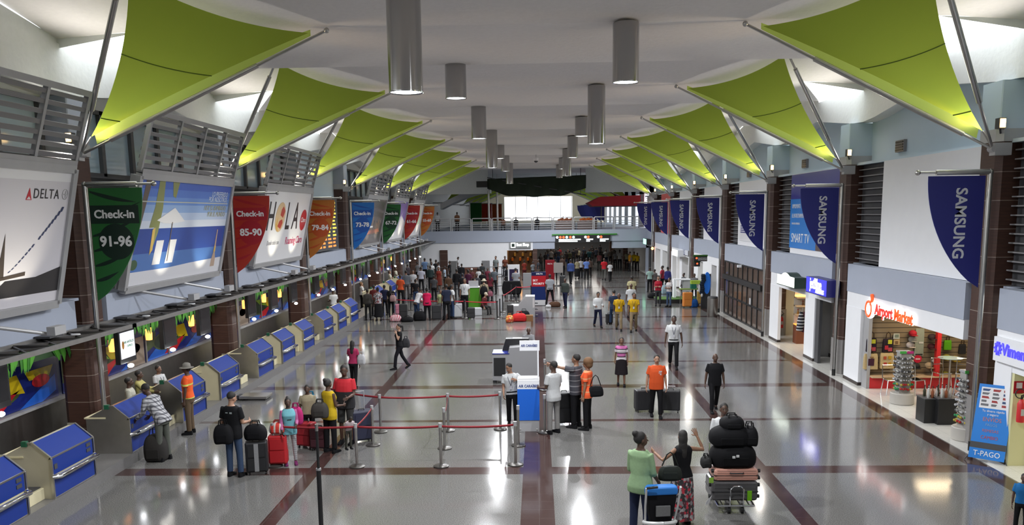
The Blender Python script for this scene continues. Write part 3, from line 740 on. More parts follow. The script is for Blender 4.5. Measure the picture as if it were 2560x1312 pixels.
# mural: coloured shapes on the board behind the desks
MC = [mat('mural_'+n, c, .25) for n, c in (('navy', (.01, .02, .16)), ('blue', (.02, .13, .62)), ('green', (.06, .09, .03)), ('dark', (.015, .035, .02)), ('yellow', (.62, .45, .01)), ('lime', (.22, .42, .02)), ('red', (.5, .015, .025)), ('beige', (.30, .24, .19)))]
for k in range(-1, 6):
    y = YL+D*k; t = thing('mural', 'colourful mural with red, yellow and blue shapes behind the desks, %s bay' % (ORD[k] if k >= 0 else 'very first'), 'mural', (-11.53, y+1.1, 1.27), group='murals behind the desks')
    b = MB(); Lm = D-.2
    def pp(pts, mi, d): b.poly([(d, u, v*.48) for u, v in pts], mi)
    b.box(-.02, 0, 0, Lm, 0, 1.65, 0)
    for o_ in (0, 4.45):
        pp([(o_+.0, 0), (o_+1.3, 1.1), (o_+2.2, 0)], 1, .004); pp([(o_+2.9, 0), (o_+4.4, 1.15), (o_+4.4, .35), (o_+3.8, 0)], 1, .004)
        pp([(o_+.0, .5), (o_+.7, .85), (o_+.8, 1.65), (o_, 1.65)], 2, .006)
        pp([(o_+1.8+1.25*math.cos(a*PI/12), .95+.66*math.sin(a*PI/12)) for a in range(24)], 2, .007)
        pp([(o_+1.5+.85*math.cos(a*PI/12), .95+.52*math.sin(a*PI/12)) for a in range(24)], 3, .008)
        pp([(o_+1.3, .08), (o_+2.2, .1), (o_+2.95, .92), (o_+1.7, .55)], 6, .010)
        pp([(o_+2.0, 1.65), (o_+2.9, 1.65), (o_+3.15, .7), (o_+2.4, .9)], 4, .010); pp([(o_+1.0, 1.65), (o_+1.9, 1.65), (o_+2.35, .95), (o_+1.5, 1.2)], 5, .010)
        pp([(o_+3.2, 1.65), (o_+4.35, 1.65), (o_+4.15, 1.15), (o_+3.35, 1.2)], 4, .010)
        pp([(o_+3.8+.36*math.cos(a*PI/9), 1.05+.3*math.sin(a*PI/9)) for a in range(18)], 6, .012)
    pp([(3.3, 0), (4.4, 0), (4.4, 1.65), (3.3, 1.65)], 7, .012)
    b.build('panel', MC, t, smooth=0)
    b = MB()
    for u in (1.45, 4.45, 6.0): b.box(0.013, .05, u, u+.05, 0, 1.6)
    b.build('mullions', GALV, t, smooth=0)
# monitors over the desks, each with a white spotlight under it, and orange pendants
def monitor(y, lab, lit=False):
    t = thing('monitor', lab, 'monitor', (-10.0, y, 2.42), group='monitors over the desks'); a = 0
    t.rotation_euler = (0, 0, a)
    MB().box(-.06, .06, -.42, .42, -.42, .40).build('case', BLACK, t, smooth=0, bevel=.01)
    MB().box(.061, .066, -.36, .36, -.30, .33).build('screen', mat('screen_dark', (.01, .01, .012), .2) if not lit else emat('screen_white', (.62, .63, .68), .75), t, smooth=0)
    if lit:
        lettering(t, 'AIR ANTILLES', (.069, .06, .08), (0, 1, 0), (0, 0, 1), .085, mat('green_lettering', (.05, .25, .08), .5), .002)
        lettering(t, 'EXPRESS', (.069, .1, -.02), (0, 1, 0), (0, 0, 1), .075, mat('green_lettering', (.05, .25, .08), .5), .002)
        b = MB(); b.poly([(.069, -.24+.06*math.cos(i*PI/8), .03+.1*math.sin(i*PI/8)) for i in range(16)]); b.build('logo', mat('logo_orange', (.45, .2, .03), .5), t, smooth=0)
    MB().tube([(0, 0, .4), (0, 0, .56)], .03, 8).build('hanger', DARK, t)
    MB().ell((.1, 0, -.5), (.07, .09, .05)).build('spotlight', emat('white_spot', (.95, .97, 1), 12), t)
    return t
for i, yy in enumerate([15.2, 20.35, 22.8, 25.3, 29.6, 32.2, 34.9, 38.6, 41.4, 44.1, 48, 50.6, 53.2, 57, 60, 63, 67, 70, 73]):
    monitor(yy, 'monitor with white airline logo screen over the nearest check-in agents' if i == 1 else 'black monitor over the check-in desks, %s along the row' % (ORD[i] if i < 16 else 'one of the farthest'), i == 1)
for i, yy in enumerate([21.5, 23.6, 25.0, 26.6, 30.4, 31.6, 33.9, 36.0, 39.8, 42.4, 45.2, 49, 52, 55, 61, 64.5]):
    t = thing('pendant_light', 'small glowing orange pendant over the desks, %s along the row' % ORD[i], 'lamp', (-10.9, yy, 2.25), group='orange pendants over the desks')
    MB().lathe((0, 0, -.18), [(.03, 0), (.085, .01), (.095, .2), (.085, .40), (.03, .41)], 12).build('shade', emat('orange_shade', (1, .34, .08), 1.7), t)
    MB().tube([(0, 0, .2), (0, 0, .75)], .012, 6).build('cord', DARK, t)
# check-in desks
def desk(px0, px1, py, side, lab, i):
    y0 = at(px0, py, x=-9.0).y; y1 = at(px1, py-40, x=-9.0).y; w = max(1.5, min(1.8, y1-y0))
    t = thing('check_in_desk', lab, 'desk', (-9.0-.16, y0, .24), group='blue check-in desks')
    F = -.0; pf = [(0, 0), (0, .78), (-.33, 1.06), (-.45, 1.06), (-.95, .80), (-.95, 0)]
    b = MB(); b.prism([(x, .02, z) for x, z in pf], (0, w-.04, 0)); b.build('body', side, t, smooth=0)
    MB().box(.0, .02, .06, w-.06, .02, .40).build('front_panel', BLUEP, t, smooth=0)
    MB().box(.0, .02, .06, w-.06, .46, .77).build('front_panel', BLUEP, t, smooth=0)
    b = MB(); b.add([(.01, .05, .80), (.01, w-.05, .80), (-.32, w-.05, 1.085), (-.32, .05, 1.085), (0, .05, .78), (0, w-.05, .78), (-.33, w-.05, 1.06), (-.33, .05, 1.06)], [(0, 1, 2, 3), (0, 4, 5, 1), (1, 5, 6, 2), (2, 6, 7, 3), (3, 7, 4, 0)])
    b.build('sloped_panel', BLUEP, t, smooth=0)
    b = MB()
    for yy in (.02, w-.02):
        b.obox((.015, yy, 0), (.015, yy, .79), .04, .05); b.obox((.015, yy, .79), (-.33, yy, 1.085), .04, .05); b.obox((-.33, yy, 1.08), (-.47, yy, 1.08), .04, .04)
    b.obox((.015, 0, .79), (.015, w, .79), .03, .03); b.build('edge_trim', STEEL, t, smooth=0)
    b = MB(); b.tube([(.02, .02, .43), (.14, .1, .43), (.14, w-.1, .43), (.02, w-.02, .43)], .04, 10, sq=1.2); b.build('bumper_rail', CHROME, t)
    for q in ((w-.3, w-.15, .55, .62), (w-.3, w-.15, .66, .73), (.1, .2, .55, .65)): MB().box(.02, .03, *q).build('socket_plate', DARK, t, smooth=0)
    MB().box(-.5, -.4, -.02, .06, 1.02, 1.12).build('green_box', mat('green_plastic', (.01, .10, .05), .4), t, smooth=0)
    MB().box(-.98, -.5, .0, w, .80, .83).build('counter_top', CREAM, t, smooth=0)
    return t
DK = [(-45, 72, 1310, CREAM), (154, 260, 1250, mat('pale_steel', (.55, .52, .42), .4, .3)), (343, 423, 1130, STEEL), (470, 529, 1050, STEEL), (564, 611, 995, CREAM), (656, 693, 935, STEEL), (716, 746, 900, CREAM), (768, 793, 868, CREAM), (818, 840, 842, STEEL), (855, 873, 828, CREAM), (885, 902, 812, CREAM), (955, 972, 760, CREAM), (985, 998, 740, CREAM), (1010, 1021, 725, CREAM)]
for i, (a, c, py, sd) in enumerate(DK):
    desk(a, c, py, sd, 'blue check-in desk with sloping front and chrome bumper, %s along the left row' % ORD[i], i)
# cream conveyor tunnels between the desks
for i, (px, py) in enumerate([(115, 1280), (440, 1075), (620, 970), (700, 915), (757, 880), (805, 850)]):
    p = at(px, py, x=-9.25)
    t = thing('conveyor_end', 'cream weigh conveyor end between two blue check-in desks, %s along the row' % ORD[i], 'conveyor', (-9.75, p.y-.35, .24), group='cream conveyor ends')
    MB().box(-.45, .42, 0, .62, 0, .22).build('housing', CREAM, t, smooth=0, bevel=.01); MB().box(-.46, .36, .08, .54, .22, .24).build('belt', DARK, t, smooth=0)
# ================================================================== right: shops behind the fascia
CREAMW = mat('cream_wall', (.62, .60, .50), .6, var=.03, scale=3)
def area(name, loc, sx, sy, w, col=(1, .95, .85), rot=(0, 0, 0), parent=None):
    l = bpy.data.lights.new(name, 'AREA'); l.shape = 'RECTANGLE'; l.size = sx; l.size_y = sy; l.energy = w; l.color = col
    o = bpy.data.objects.new(name, l); COL.objects.link(o); o.location = loc; o.rotation_euler = rot
    if parent: o.parent = parent
    return o
# shells of every bay: side walls, back wall, ceiling
b = MB()
for k in range(-2, 7):
    y = YR+D*k
    b.box(14.0, 14.2, y+.5, y+D+.5, 0, 2.86, 3 if k == 0 else 1 if k >= 2 else 0)
    b.box(10.85, 14.0, y+.5, y+.75, 0, 2.86, 0)
    b.box(10.0, 14.2, y+1.1, y+D-.45, 2.86, 2.95, 0); b.box(10.86, 14.2, y+D-.45, y+D+1.1, 2.86, 2.95, 0)
b.box(10.85, 14.2, YR+7*D, YR+7*D+.2, 0, 2.95, 0)
struct('wall_right_shops', b, [CREAMW, DGREY, WHITE, mat('shop_back', (.25, .22, .18), .6)], smooth=0)
def piers(name, k, spans, m=WHITE, top=2.4, xe=10.4):
    y = YR+D*k; b = MB()
    for a, c in spans: b.box(9.96, xe, y+a, y+c, .1, top, 0); b.box(9.95, xe+.01, y+a-.01, y+c+.01, 0, .1, 1)
    struct(name, b, [m, mat('dark_base', (.03, .02, .018), .4)], smooth=0)
piers('pillar_market', 0, [(7.45, 8.72)], xe=10.1)
piers('pillar_pair', 1, [(7.4, 8.72), (2.75, 3.85)], top=2.35, xe=10.08)
piers('pillar_bank', -1, [(8.05, 8.72)], top=2.1)
piers('pillar_bay', 3, [(1.0, 1.6), (3.0, 5.6), (7.2, 8.6)], top=2.5)
piers('pillar_bay', 4, [(1.0, 1.5), (4.0, 5.0), (6.0, 6.3), (8.2, 8.9)], top=2.5)
piers('pillar_bay', 5, [(1.0, 1.6), (4.2, 5.4), (8.2, 8.9)], top=2.5); piers('pillar_bay', 6, [(1.0, 1.6), (3.2, 3.6)], DARK, top=2.5)
# market: slat wall at the far side, base board, warm light
y = YR
b = MB(); b.box(10.14, 13.9, 26.4, 26.55, 0, 2.7, 0)
struct('wall_market_slats', b, stripes('slatwall', [((.20, .155, .10), 9), ((.05, .04, .03), 1.6)], .155, axis=2), smooth=0)
b = MB(); b.box(10.14, 13.9, 26.2, 26.4, 0, .36, 0); b.box(10.14, 13.9, 26.0, 26.4, .36, .40, 1); struct('baseboard_market', b, [RED, mat('tan_shelf', (.5, .36, .22), .5)], smooth=0)
b = MB(); b.box(10.04, 10.14, 26.2, 26.6, 0, 2.4); struct('trim_2', b, GALV, smooth=0)
b = MB(); p = at(2345, 850, y=26.1); b.box(p.x-.06, p.x+.06, 26.0, 26.15, .4, 2.75); struct('trim_3', b, RED, smooth=0)
def lamp_panel(x, y, w, n, e=70, col=(1, .93, .8), z=2.84):
    t = thing('shop_ceiling_lamp', n, 'lamp', (x, y, z)); MB().box(-w/2, w/2, -.3, .3, -.03, .02).build('panel', emat('lamp_panel_'+('w' if col[2] > .75 else 'y'), col, 1.6), t, smooth=0)
    area('shop_light', (0, 0, -.05), w, .55, e, col, parent=t)
lamp_panel(11.9, 25.2, 1.8, 'ceiling lamp in front of the market slat wall', 26, (1, .78, .5)); lamp_panel(11.8, 22.0, 1.8, 'ceiling lamp over the market display stands', 25)
lamp_panel(12.6, 16.6, 1.2, 'ceiling lamp behind the pale yellow door frame', 40, (1, .95, .6)); lamp_panel(11.8, 35.2, 1.5, 'ceiling lamp inside the brown gift shop', 40, (1, .75, .45)); lamp_panel(11.8, 30.2, 1.4, 'ceiling lamp in the recess under the blue airline sign', 18)
for k in (3, 4, 5): lamp_panel(12, YR+D*k+4.5, 2, 'ceiling lamp in the %s shop bay' % ORD[k], 25)
# goods on the slat wall
def on_wall(px, py, nm, lab, cat, w, h, c, parts=(), y=26.36, dy=.08, g=None):
    p = at(px, py, y=y-dy/2); t = thing(nm, lab, cat, (p.x, y-dy/2-.01, p.z), group=g)
    b = MB(); b.loft([[(x, yy, z) for x, yy in ((-ww/2, -dd/2), (ww/2, -dd/2), (ww/2, dd/2), (-ww/2, dd/2))] for z, ww, dd in ((-h/2, w, dy), (-h/2+.02, w*1.03, dy), (h*.3, w, dy*.8), (h/2, w*.92, dy*.4))])
    b.build('body', cmat(c), t, smooth=0, bevel=.008)
    for (x0, x1, z0, z1, cc, pn) in parts: MB().box(x0*w, x1*w, -dy/2-.012, -dy/2, z0*h, z1*h).build(pn, cmat(cc), t, smooth=0)
    return t
def bag_handle(t, w, h):
    MB().tube([(-w*.22, 0, h*.48), (-w*.18, -.01, h*.85), (0, -.01, h*.98), (w*.18, -.01, h*.85), (w*.22, 0, h*.48)], .012, 6).build('handle', cmat((.05, .03, .02)), t)
MULT = [(-.35, .0, -.3, .0, (.55, .04, .06), 'print'), (.0, .4, -.42, -.15, (.5, .08, .1), 'print'), (-.05, .35, .12, .42, (.6, .6, .05), 'tag')]
for px, py, lab in ((2178, 862, 'black souvenir bag with yellow tag, hanging at the left of the slat wall'), (2219, 863, 'black souvenir bag with yellow tag and red print, second on slat wall')):
    t = on_wall(px, py, 'souvenir_bag', lab, 'bag', .30, .42, (.03, .02, .03), MULT); bag_handle(t, .3, .42)
TP = [(-.25, .2, -.25, .2, (.08, .03, .05), 'print'), (-.15, .15, .25, .33, (.35, .2, .1), 'print')]
TP2 = [(-.3, -.1, .1, .3, (.5, .1, .05), 'print'), (.05, .28, .12, .32, (.55, .35, .03), 'print'), (-.28, -.05, -.3, -.1, (.5, .05, .05), 'print'), (.08, .3, -.32, -.1, (.6, .3, .02), 'print')]
for px, py, lab, pr in ((2176, 903, 'cream tote bag with dark printed figure on the slat wall', TP), (2216, 901, 'cream tote bag with red and yellow fruit print on slat wall', TP2)):
    t = on_wall(px, py, 'tote_bag', lab, 'bag', .40, .48, (.62, .47, .24), pr, dy=.14); bag_handle(t, .4, .3)
on_wall(2241, 840, 'souvenir_picture', 'small pale picture card above the market spinner rack', 'picture', .19, .17, (.5, .52, .45), [(-.25, .3, -.2, .3, (.2, .25, .2), 'print')], dy=.02)
on_wall(2241, 855, 'souvenir_picture', 'small tan picture card below the pale card on slat wall', 'picture', .19, .17, (.5, .36, .18), [(-.2, .2, -.3, .2, (.2, .12, .06), 'print')], dy=.02)
t = on_wall(2298, 855, 'poster_board', 'tall grey-green poster board between hats in the market', 'poster', .27, .85, (.33, .38, .33), [(-.1, .4, -.05, .02, (.6, .62, .6), 'print'), (-.4, .4, -.46, -.42, (.04, .04, .04), 'base')], dy=.03)
t = thing('round_sign', 'round red sign hanging low on the market slat wall', 'sign', at(2294, 897, y=26.3)); b = MB(); b.tube([(0, 0, 0), (0, -.015, 0)], .12, 20); b.build('disc', cmat((.55, .02, .05)), t); MB().box(-.07, .07, -.02, -.016, -.02, .025).build('band', cmat((.7, .5, .5)), t, smooth=0)
def cap(px, py, lab, c, yy=26.25, z=None, nm='cap'):
    p = at(px, py, y=yy); t = thing(nm, lab, 'hat', p); MB().ell((0, 0, 0), (.12, .12, .10)).build('crown', cmat(c), t); b = MB(); b.ell((0, -.14, -.05), (.10, .12, .015)); b.build('brim', cmat(tuple(x*.8 for x in c)), t); return t
for px, py, c, lab in ((2282, 833, (.5, .03, .05), 'red cap high on the slat wall by the poster board'), (2281, 848, (.4, .4, .38), 'grey cap just below the red cap'), (2276, 862, (.66, .58, .54), 'pale pink cap on top of the market spinner rack'), (2322, 913, (.42, .31, .19), 'tan cap hanging low on the slat wall'), (2340, 901, (.68, .66, .62), 'white cap beside the red post'), (2290, 915, (.03, .03, .03), 'black cap behind the market spinner rack'), (2366, 893, (.3, .28, .05), 'dark cap with olive brim right of the red post'), (2388, 897, (.4, .3, .05), 'mustard cap right of the olive brimmed cap'), (2330, 842, (.06, .04, .05), 'dark cap high beside the red post'), (2329, 866, (.09, .03, .04), 'dark maroon cap below the high dark cap')):
    cap(px, py, lab, c)
t = on_wall(2368, 862, 'shoulder_bag', 'bright green bag hanging right of the red post', 'bag', .22, .3, (.12, .42, .02)); bag_handle(t, .2, .3)
t = on_wall(2405, 872, 'shoulder_bag', 'black bag hanging at the far right of the market', 'bag', .2, .3, (.03, .03, .035)); bag_handle(t, .2, .3)
# spinner racks
def spinner(px, py, h, lab):
    p = at(px, py, z=0); t = thing('spinner_rack', lab, 'display rack', (p.x, p.y, 0))
    MB().lathe((0, 0, 0), [(.30, 0), (.32, .02), (.32, .30), (.30, .32)], 28).build('base', mat('rack_base', (.40, .38, .35), .5), t)
    MB().box(-.15, .15, -.15, .15, .32, h).build('column', mat('rack_core', (.30, .29, .27), .5), t, smooth=0)
    b = MB(); b.box(-.17, .17, -.17, .17, h, h+.05); b.build('top', GALV, t, smooth=0)
    MB().box(-.2, -.03, -.19, -.175, h+.0, h+.07).build('sign_tag', cmat((.1, .5, .1)), t, smooth=0); MB().box(.0, .17, -.19, -.175, h, h+.07).build('sign_tag', cmat((.6, .05, .25)), t, smooth=0)
    rnd = random.Random(int(px))
    b = MB(); rows = int((h-.4)/.125)
    for i in range(rows):
        z = .43+i*.125
        for a in range(4):
            R = Matrix.Rotation(a*PI/2, 3, 'Z')
            for u in (-.13, -.065, 0, .065, .13):
                c = R @ Vector((u, -.19-.03*rnd.random(), z+.03*rnd.random()))
                b.ell(c, (.034, .045, .034), 8, 5, rnd.randrange(3) if i > 1 else 3+rnd.randrange(3)); e = R @ Vector((u, -.15, z)); b.tube([e, c], .006, 4, 0)
    o = b.build('goods', [CHROME, mat('goods_dark', (.04, .04, .045), .3), mat('goods_grey', (.35, .35, .36), .4), cmat((.45, .04, .04)), cmat((.05, .3, .12)), cmat((.5, .4, .08))], t); tag(o, kind='stuff')
    return t
spinner(2254, 1008, 1.45, 'tall spinner rack of small goods inside the market entrance')
spinner(2413, 1098, 1.62, 'tall spinner rack of small goods beside the brown column')
# black crates with bottles
for i, (px, py, h, lab) in enumerate(((2328, 1058, .62, 'black display crate with bottles, left of the pair'), (2362, 1062, .66, 'black display crate beside the right spinner rack'))):
    p = at(px, py, z=0); t = thing('display_crate', lab, 'crate', (p.x+.05, p.y+.25, 0)); MB().box(-.24, .24, -.25, .25, 0, h).build('box', BLACK, t, smooth=0, bevel=.01); MB().box(-.25, .25, -.26, .26, h, h+.02).build('top', DARK, t, smooth=0)
    cols = [(.5, .5, .48), (.28, .09, .04), (.45, .42, .4), (.05, .05, .03), (.6, .6, .6)]
    for j in range(5 if i == 0 else 6):
        c = cols[j % 5]; bt = thing('bottle', ('%s bottle on the left black crate, %s from the front' if i == 0 else '%s bottle on the black crate by the rack, %s from the front') % (['pale', 'brown', 'silver', 'dark', 'white'][j % 5], ORD[j]), 'bottle', (p.x-.12+.11*(j % 3)+.05, p.y+.1+.17*(j//3)+.02*j, h+.02), group='bottles on the black crates')
        MB().lathe((0, 0, 0), [(.03, 0), (.036, .01), (.036, .16), (.014, .21), (.013, .27)], 12).build('glass', mat('bottle_%d' % (j % 5), c, .15), bt); MB().lathe((0, 0, .27), [(.015, 0), (.015, .03), (.01, .032)], 10).build('stopper', BLACK, bt)
def bar_chair(px, py, lab, rz=0, nm='chair', h=.46):
    p = at(px, py, z=0); t = thing(nm, lab, 'chair', (p.x, p.y, 0), rz)
    MB().box(-.2, .2, -.2, .2, h-.03, h).build('seat', CHROME, t, smooth=0, bevel=.01)
    b = MB(); b.tube([(-.19, .2, h), (-.19, .24, h+.38), (.19, .24, h+.38), (.19, .2, h)], .014, 6); b.tube([(-.17, .22, h+.2), (.17, .22, h+.2)], .012, 6); b.build('backrest', CHROME, t)
    for x in (-1, 1):
        for yy in (-1, 1): MB().tube([(x*.17, yy*.17, h-.02), (x*.22, yy*.22, 0)], .014, 6).build('leg', CHROME, t)
bar_chair(2227, 985, 'chrome chair left of the market spinner rack'); bar_chair(2287, 985, 'chrome chair right of the market spinner rack', .4)
bar_chair(2350, 990, 'tall chrome bar stool under the glass bar table', .2, 'bar_stool', .72); bar_chair(2404, 992, 'tall chrome bar stool right of the bar table', -.5, 'bar_stool', .72)
p = at(2370, 985, z=0); t = thing('bar_table', 'tall round glass bar table in the market', 'table', (p.x, p.y, 0)); MB().lathe((0, 0, 1.08), [(.02, 0), (.34, 0), (.34, .015), (.02, .015)], 24).build('tabletop', GLASSB, t); MB().tube([(0, 0, .02), (0, 0, 1.08)], .03, 10).build('post', STEEL, t); MB().lathe((0, 0, 0), [(.24, 0), (.24, .012), (.04, .03)], 20).build('base', STEEL, t)
# market sign
t = thing('shop_sign', 'glowing red and orange market sign with round emblem on white fascia', 'sign', (9.94, 24.2, 2.52)); Rt = (0, -1, 0); UP = (0, 0, 1)
HALO = emat('sign_halo', (1, .97, .95), 2.2); RDL = emat('red_sign_letters', (.6, .03, .02), .35); ORL = emat('orange_sign_letters', (.8, .10, .015), .35)
lettering(t, 'Airport', (-.02, .62, .0), Rt, UP, .42, HALO, .01, name='halo', bold=.055, sx=.98); lettering(t, 'Market', (-.02, -.72, .0), Rt, UP, .42, HALO, .01, name='halo', bold=.055, sx=.98)
lettering(t, 'Airport', (-.045, .62, .0), Rt, UP, .42, RDL, .008, bold=.035, sx=.98); lettering(t, 'Market', (-.045, -.72, .0), Rt, UP, .42, ORL, .008, bold=.035, sx=.98)
b = MB(); b.torus((-.05, 1.65, -.02), .22, .055, (1, 0, 0), 24, 8); b.tube([(-.05, 1.55, .1), (-.05, 1.46, .28), (-.05, 1.52, .42)], .05, 8); b.build('emblem', ORL, t)
b = MB(); b.torus((-.02, 1.65, -.02), .22, .075, (1, 0, 0), 24, 8); b.build('emblem_halo', HALO, t)
# airline box sign, green framed sign
def box_sign(px0, py0, px1, py1, lab, face, side, nm='box_sign', arch=False, d=.42):
    a = at(px0, py0, x=9.95-d); c = at(px1, py1, x=9.95-d); t = thing(nm, lab, 'sign', (9.95, c.y, c.z)); L = a.y-c.y; h = a.z-c.z
    pts = [(0, 0), (L, 0), (L, h)] + ([(L*.75, h*1.02), (L*.62, h*1.25), (L*.5, h*1.32), (L*.38, h*1.25), (L*.25, h*1.02)] if arch else []) + [(0, h)]
    b = MB(); b.prism([(0, u, v) for u, v in pts], (-d, 0, 0)); b.build('case', side, t, smooth=0)
    b = MB(); b.poly([(-d-.004, .04+u*(L-.08)/L, .03+v*.94) for u, v in pts][::-1]); b.build('face', face, t, smooth=0); return t, L, h, d
t, L, h, d = box_sign(1943, 684, 1986, 722, 'white lit sign with green arched frame over the gift shop', emat('white_sign_face', (.86, .95, .84), 1.6), mat('dark_green', (.01, .03, .02), .5), arch=True)
lettering(t, 'DOLLS', (-d-.008, L*.5, h*.45), (0, -1, 0), (0, 0, 1), .2, mat('pale_sign_letters', (.55, .65, .5), .5), .001, track=1.3)
t, L, h, d = box_sign(2016, 690, 2066, 744, 'bright blue lit airline sign with white letters', emat('blue_sign_face', (.03, .03, .75), 1.0), mat('deep_blue', (.015, .015, .16), .4))
lettering(t, 'jetBlue', (-d-.008, L*.52, h*.62), (0, -1, 0), (0, 0, 1), .52, emat('white_sign_letters', (1, 1, 1), 3), .002, bold=.015, sx=.85)
lettering(t, 'AIRWAYS', (-d-.008, L*.32, h*.22), (0, -1, 0), (0, 0, 1), .2, emat('white_sign_letters', (1, 1, 1), 3), .002, bold=.02)
# Vimenca
t = thing('shop_sign', 'white fascia sign with thick blue lettering and cog emblem', 'sign', (9.9, 18.75, 2.45)); MB().box(-.02, .08, -4.5, 0, -.28, .24).build('board', WHITE, t, smooth=0)
BLL = emat('blue_sign_letters', (.06, .05, .75), .6); lettering(t, 'Vimenca', (-.03, -.36, 0), (0, -1, 0), (0, 0, 1), .34, BLL, .006, align='LEFT', bold=.03)
b = MB(); b.torus((-.03, -.2, 0), .085, .03, (1, 0, 0), 18, 6)
for i in range(10): b.tube([(-.03, -.2+.1*math.cos(i*PI/5), .1*math.sin(i*PI/5)), (-.03, -.2+.15*math.cos(i*PI/5), .15*math.sin(i*PI/5))], .022, 6)
b.build('emblem', BLL, t)
b = MB(); b.box(9.98, 12.5, 18.03, 18.12, 0, 2.1); struct('wall_yellow', b, mat('pale_yellow_wall', (.62, .60, .34), .5), smooth=0)
b = MB(); b.box(10.4, 10.47, 17.96, 18.03, 0, 2.1); struct('door_1', b, GALV, smooth=0)
def extinguisher(loc, lab, rz=0):
    t = thing('fire_extinguisher', lab, 'extinguisher', loc, rz)
    MB().lathe((0, 0, 0), [(.02, 0), (.075, .01), (.08, .05), (.08, .4), (.05, .47), (.025, .5)], 18).build('cylinder', RED, t)
    MB().box(-.04, .04, -.085, -.078, .16, .3).build('label_plate', cmat((.6, .6, .6)), t, smooth=0)
    b = MB(); b.tube([(0, 0, .5), (0, 0, .56)], .022, 8); b.obox((-.02, 0, .57), (.12, 0, .62), .02, .02); b.obox((-.02, 0, .55), (.12, 0, .55), .02, .015); b.build('valve', BLACK, t)
    b = MB(); b.torus((-.04, 0, .62), .1, .012, (0, 1, 0), 16, 6); b.build('hose', BLACK, t)
p = at(2548, 1055, y=17.93); extinguisher((p.x, 17.9, p.z), 'red fire extinguisher on the pale yellow wall at right edge'); p = at(2548, 968, y=18.01)
t = thing('safety_sign', 'small red safety sign above the right extinguisher', 'sign', (p.x, 18.02, p.z)); MB().box(-.11, .11, -.01, 0, -.13, .13).build('plate', cmat((.5, .02, .03)), t, smooth=0); MB().box(-.06, .06, -.014, -.01, -.02, .1).build('symbol', cmat((.8, .75, .75)), t, smooth=0)
p = at(1953, 820, y=36.7); extinguisher((p.x, p.y, p.z), 'red fire extinguisher beside the gift shop entrance')
# gift shop counter, shelves, hanging scarf, red cap poster
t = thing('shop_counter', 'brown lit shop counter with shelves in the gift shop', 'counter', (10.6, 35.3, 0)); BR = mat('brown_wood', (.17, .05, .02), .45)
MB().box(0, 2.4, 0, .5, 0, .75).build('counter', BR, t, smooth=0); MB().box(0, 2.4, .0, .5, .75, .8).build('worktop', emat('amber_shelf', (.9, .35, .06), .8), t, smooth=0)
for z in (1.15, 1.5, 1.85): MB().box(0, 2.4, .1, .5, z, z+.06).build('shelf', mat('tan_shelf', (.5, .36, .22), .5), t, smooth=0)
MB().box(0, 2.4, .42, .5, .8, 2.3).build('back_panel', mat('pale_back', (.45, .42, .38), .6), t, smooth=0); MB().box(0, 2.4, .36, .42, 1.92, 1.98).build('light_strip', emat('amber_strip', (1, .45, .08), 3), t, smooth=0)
for i in range(12): 
    bt = thing('souvenir', 'small souvenir on the gift shop shelves, %s from the door' % ORD[i], 'souvenir', (10.7+.19*i, 35.55, (1.21, 1.56, .8)[i % 3]), group='souvenirs in the gift shop'); MB().lathe((0, 0, 0), [(.04, 0), (.05, .06), (.02, .12), (.03, .16)], 10).build('body', cmat([(.4, .2, .05), (.2, .1, .05), (.5, .4, .2)][i % 3]), bt); MB().ell((0, 0, .18), (.03, .03, .03)).build('top', cmat((.3, .05, .05)), bt)
p = at(1997, 835, y=33.6); t = thing('hanging_scarf', 'dark and white striped garment hanging in gift shop doorway', 'garment', (p.x, 33.4, 1.55))
MB().tube([(0, 0, .0), (.02, .0, -.35), (-.05, 0, -.75)], [.05, .16, .12], 10).build('cloth', stripes('zebra', [((.5, .5, .5), 1), ((.02, .02, .03), 2)], .12, 2), t); MB().tube([(.12, 0, 0), (.15, 0, -.3), (.12, 0, -.8)], [.04, .1, .06], 8).build('sleeve', cmat((.12, .03, .05)), t); MB().tube([(.05, 0, 0), (.05, 0, .15)], .01, 5).build('hook', GALV, t)
# recess under the airline sign
b = MB(); b.box(10.9, 11.0, 28.9, 32.4, 0, 2.86, 0); b.box(10.4, 10.9, 32.2, 32.4, 0, 2.86, 0); b.box(10.88, 10.9, 29, 32.2, 0, .12, 1); struct('wall_recess', b, [mat('recess_grey', (.42, .42, .42), .6), DARK], smooth=0)
b = MB(); b.box(10.0, 10.1, 30.7, 31.1, 0, 2.3); struct('trim_4', b, DARK, smooth=0)
p = at(2053, 790, x=10.88); t = thing('cap_poster', 'red cap picture on the grey recess wall', 'picture', (10.885, p.y, p.z)); MB().ell((0, 0, .02), (.012, .26, .17)).build('crown', cmat((.55, .02, .03)), t); MB().box(-.01, 0, -.42, .1, -.13, -.06).build('peak', cmat((.5, .02, .03)), t, smooth=0)
# dark glass entrance
t = thing('entrance_doors', 'wide dark glazed entrance doors between brown columns', 'door', (10.0, YR+2*D+.95, 0)); L = D-1.2; b = MB()
for i in range(9): b.box(.0, .1, i*L/8-.04, i*L/8+.04, 0, 2.84)
for z in (.03, 1.0, 1.9, 2.8): b.box(.0, .1, 0, L, z-.04, z+.05)
b.box(-.12, .1, 0, L, 1.88, 2.12); b.build('frame', BLACK, t, smooth=0)
for i in range(8): MB().box(.04, .06, i*L/8, (i+1)*L/8, 0, 2.84).build('pane', mat('brown_glass', (.10, .07, .055), .12), t, smooth=0)
MB().box(.02, .03, 2.2, 2.5, 1.05, 1.35).build('notice', cmat((.6, .6, .62)), t, smooth=0)
p = at(1850, 658, x=9.8); t = thing('security_camera', 'small security camera under the fascia above the glass doors', 'camera', (9.8, p.y, 2.78)); MB().box(-.12, .06, -.08, .08, -.06, .06).build('body', WHITE, t, smooth=0); MB().tube([(.06, 0, .05), (.15, 0, .08)], .02, 6).build('mount', GALV, t)
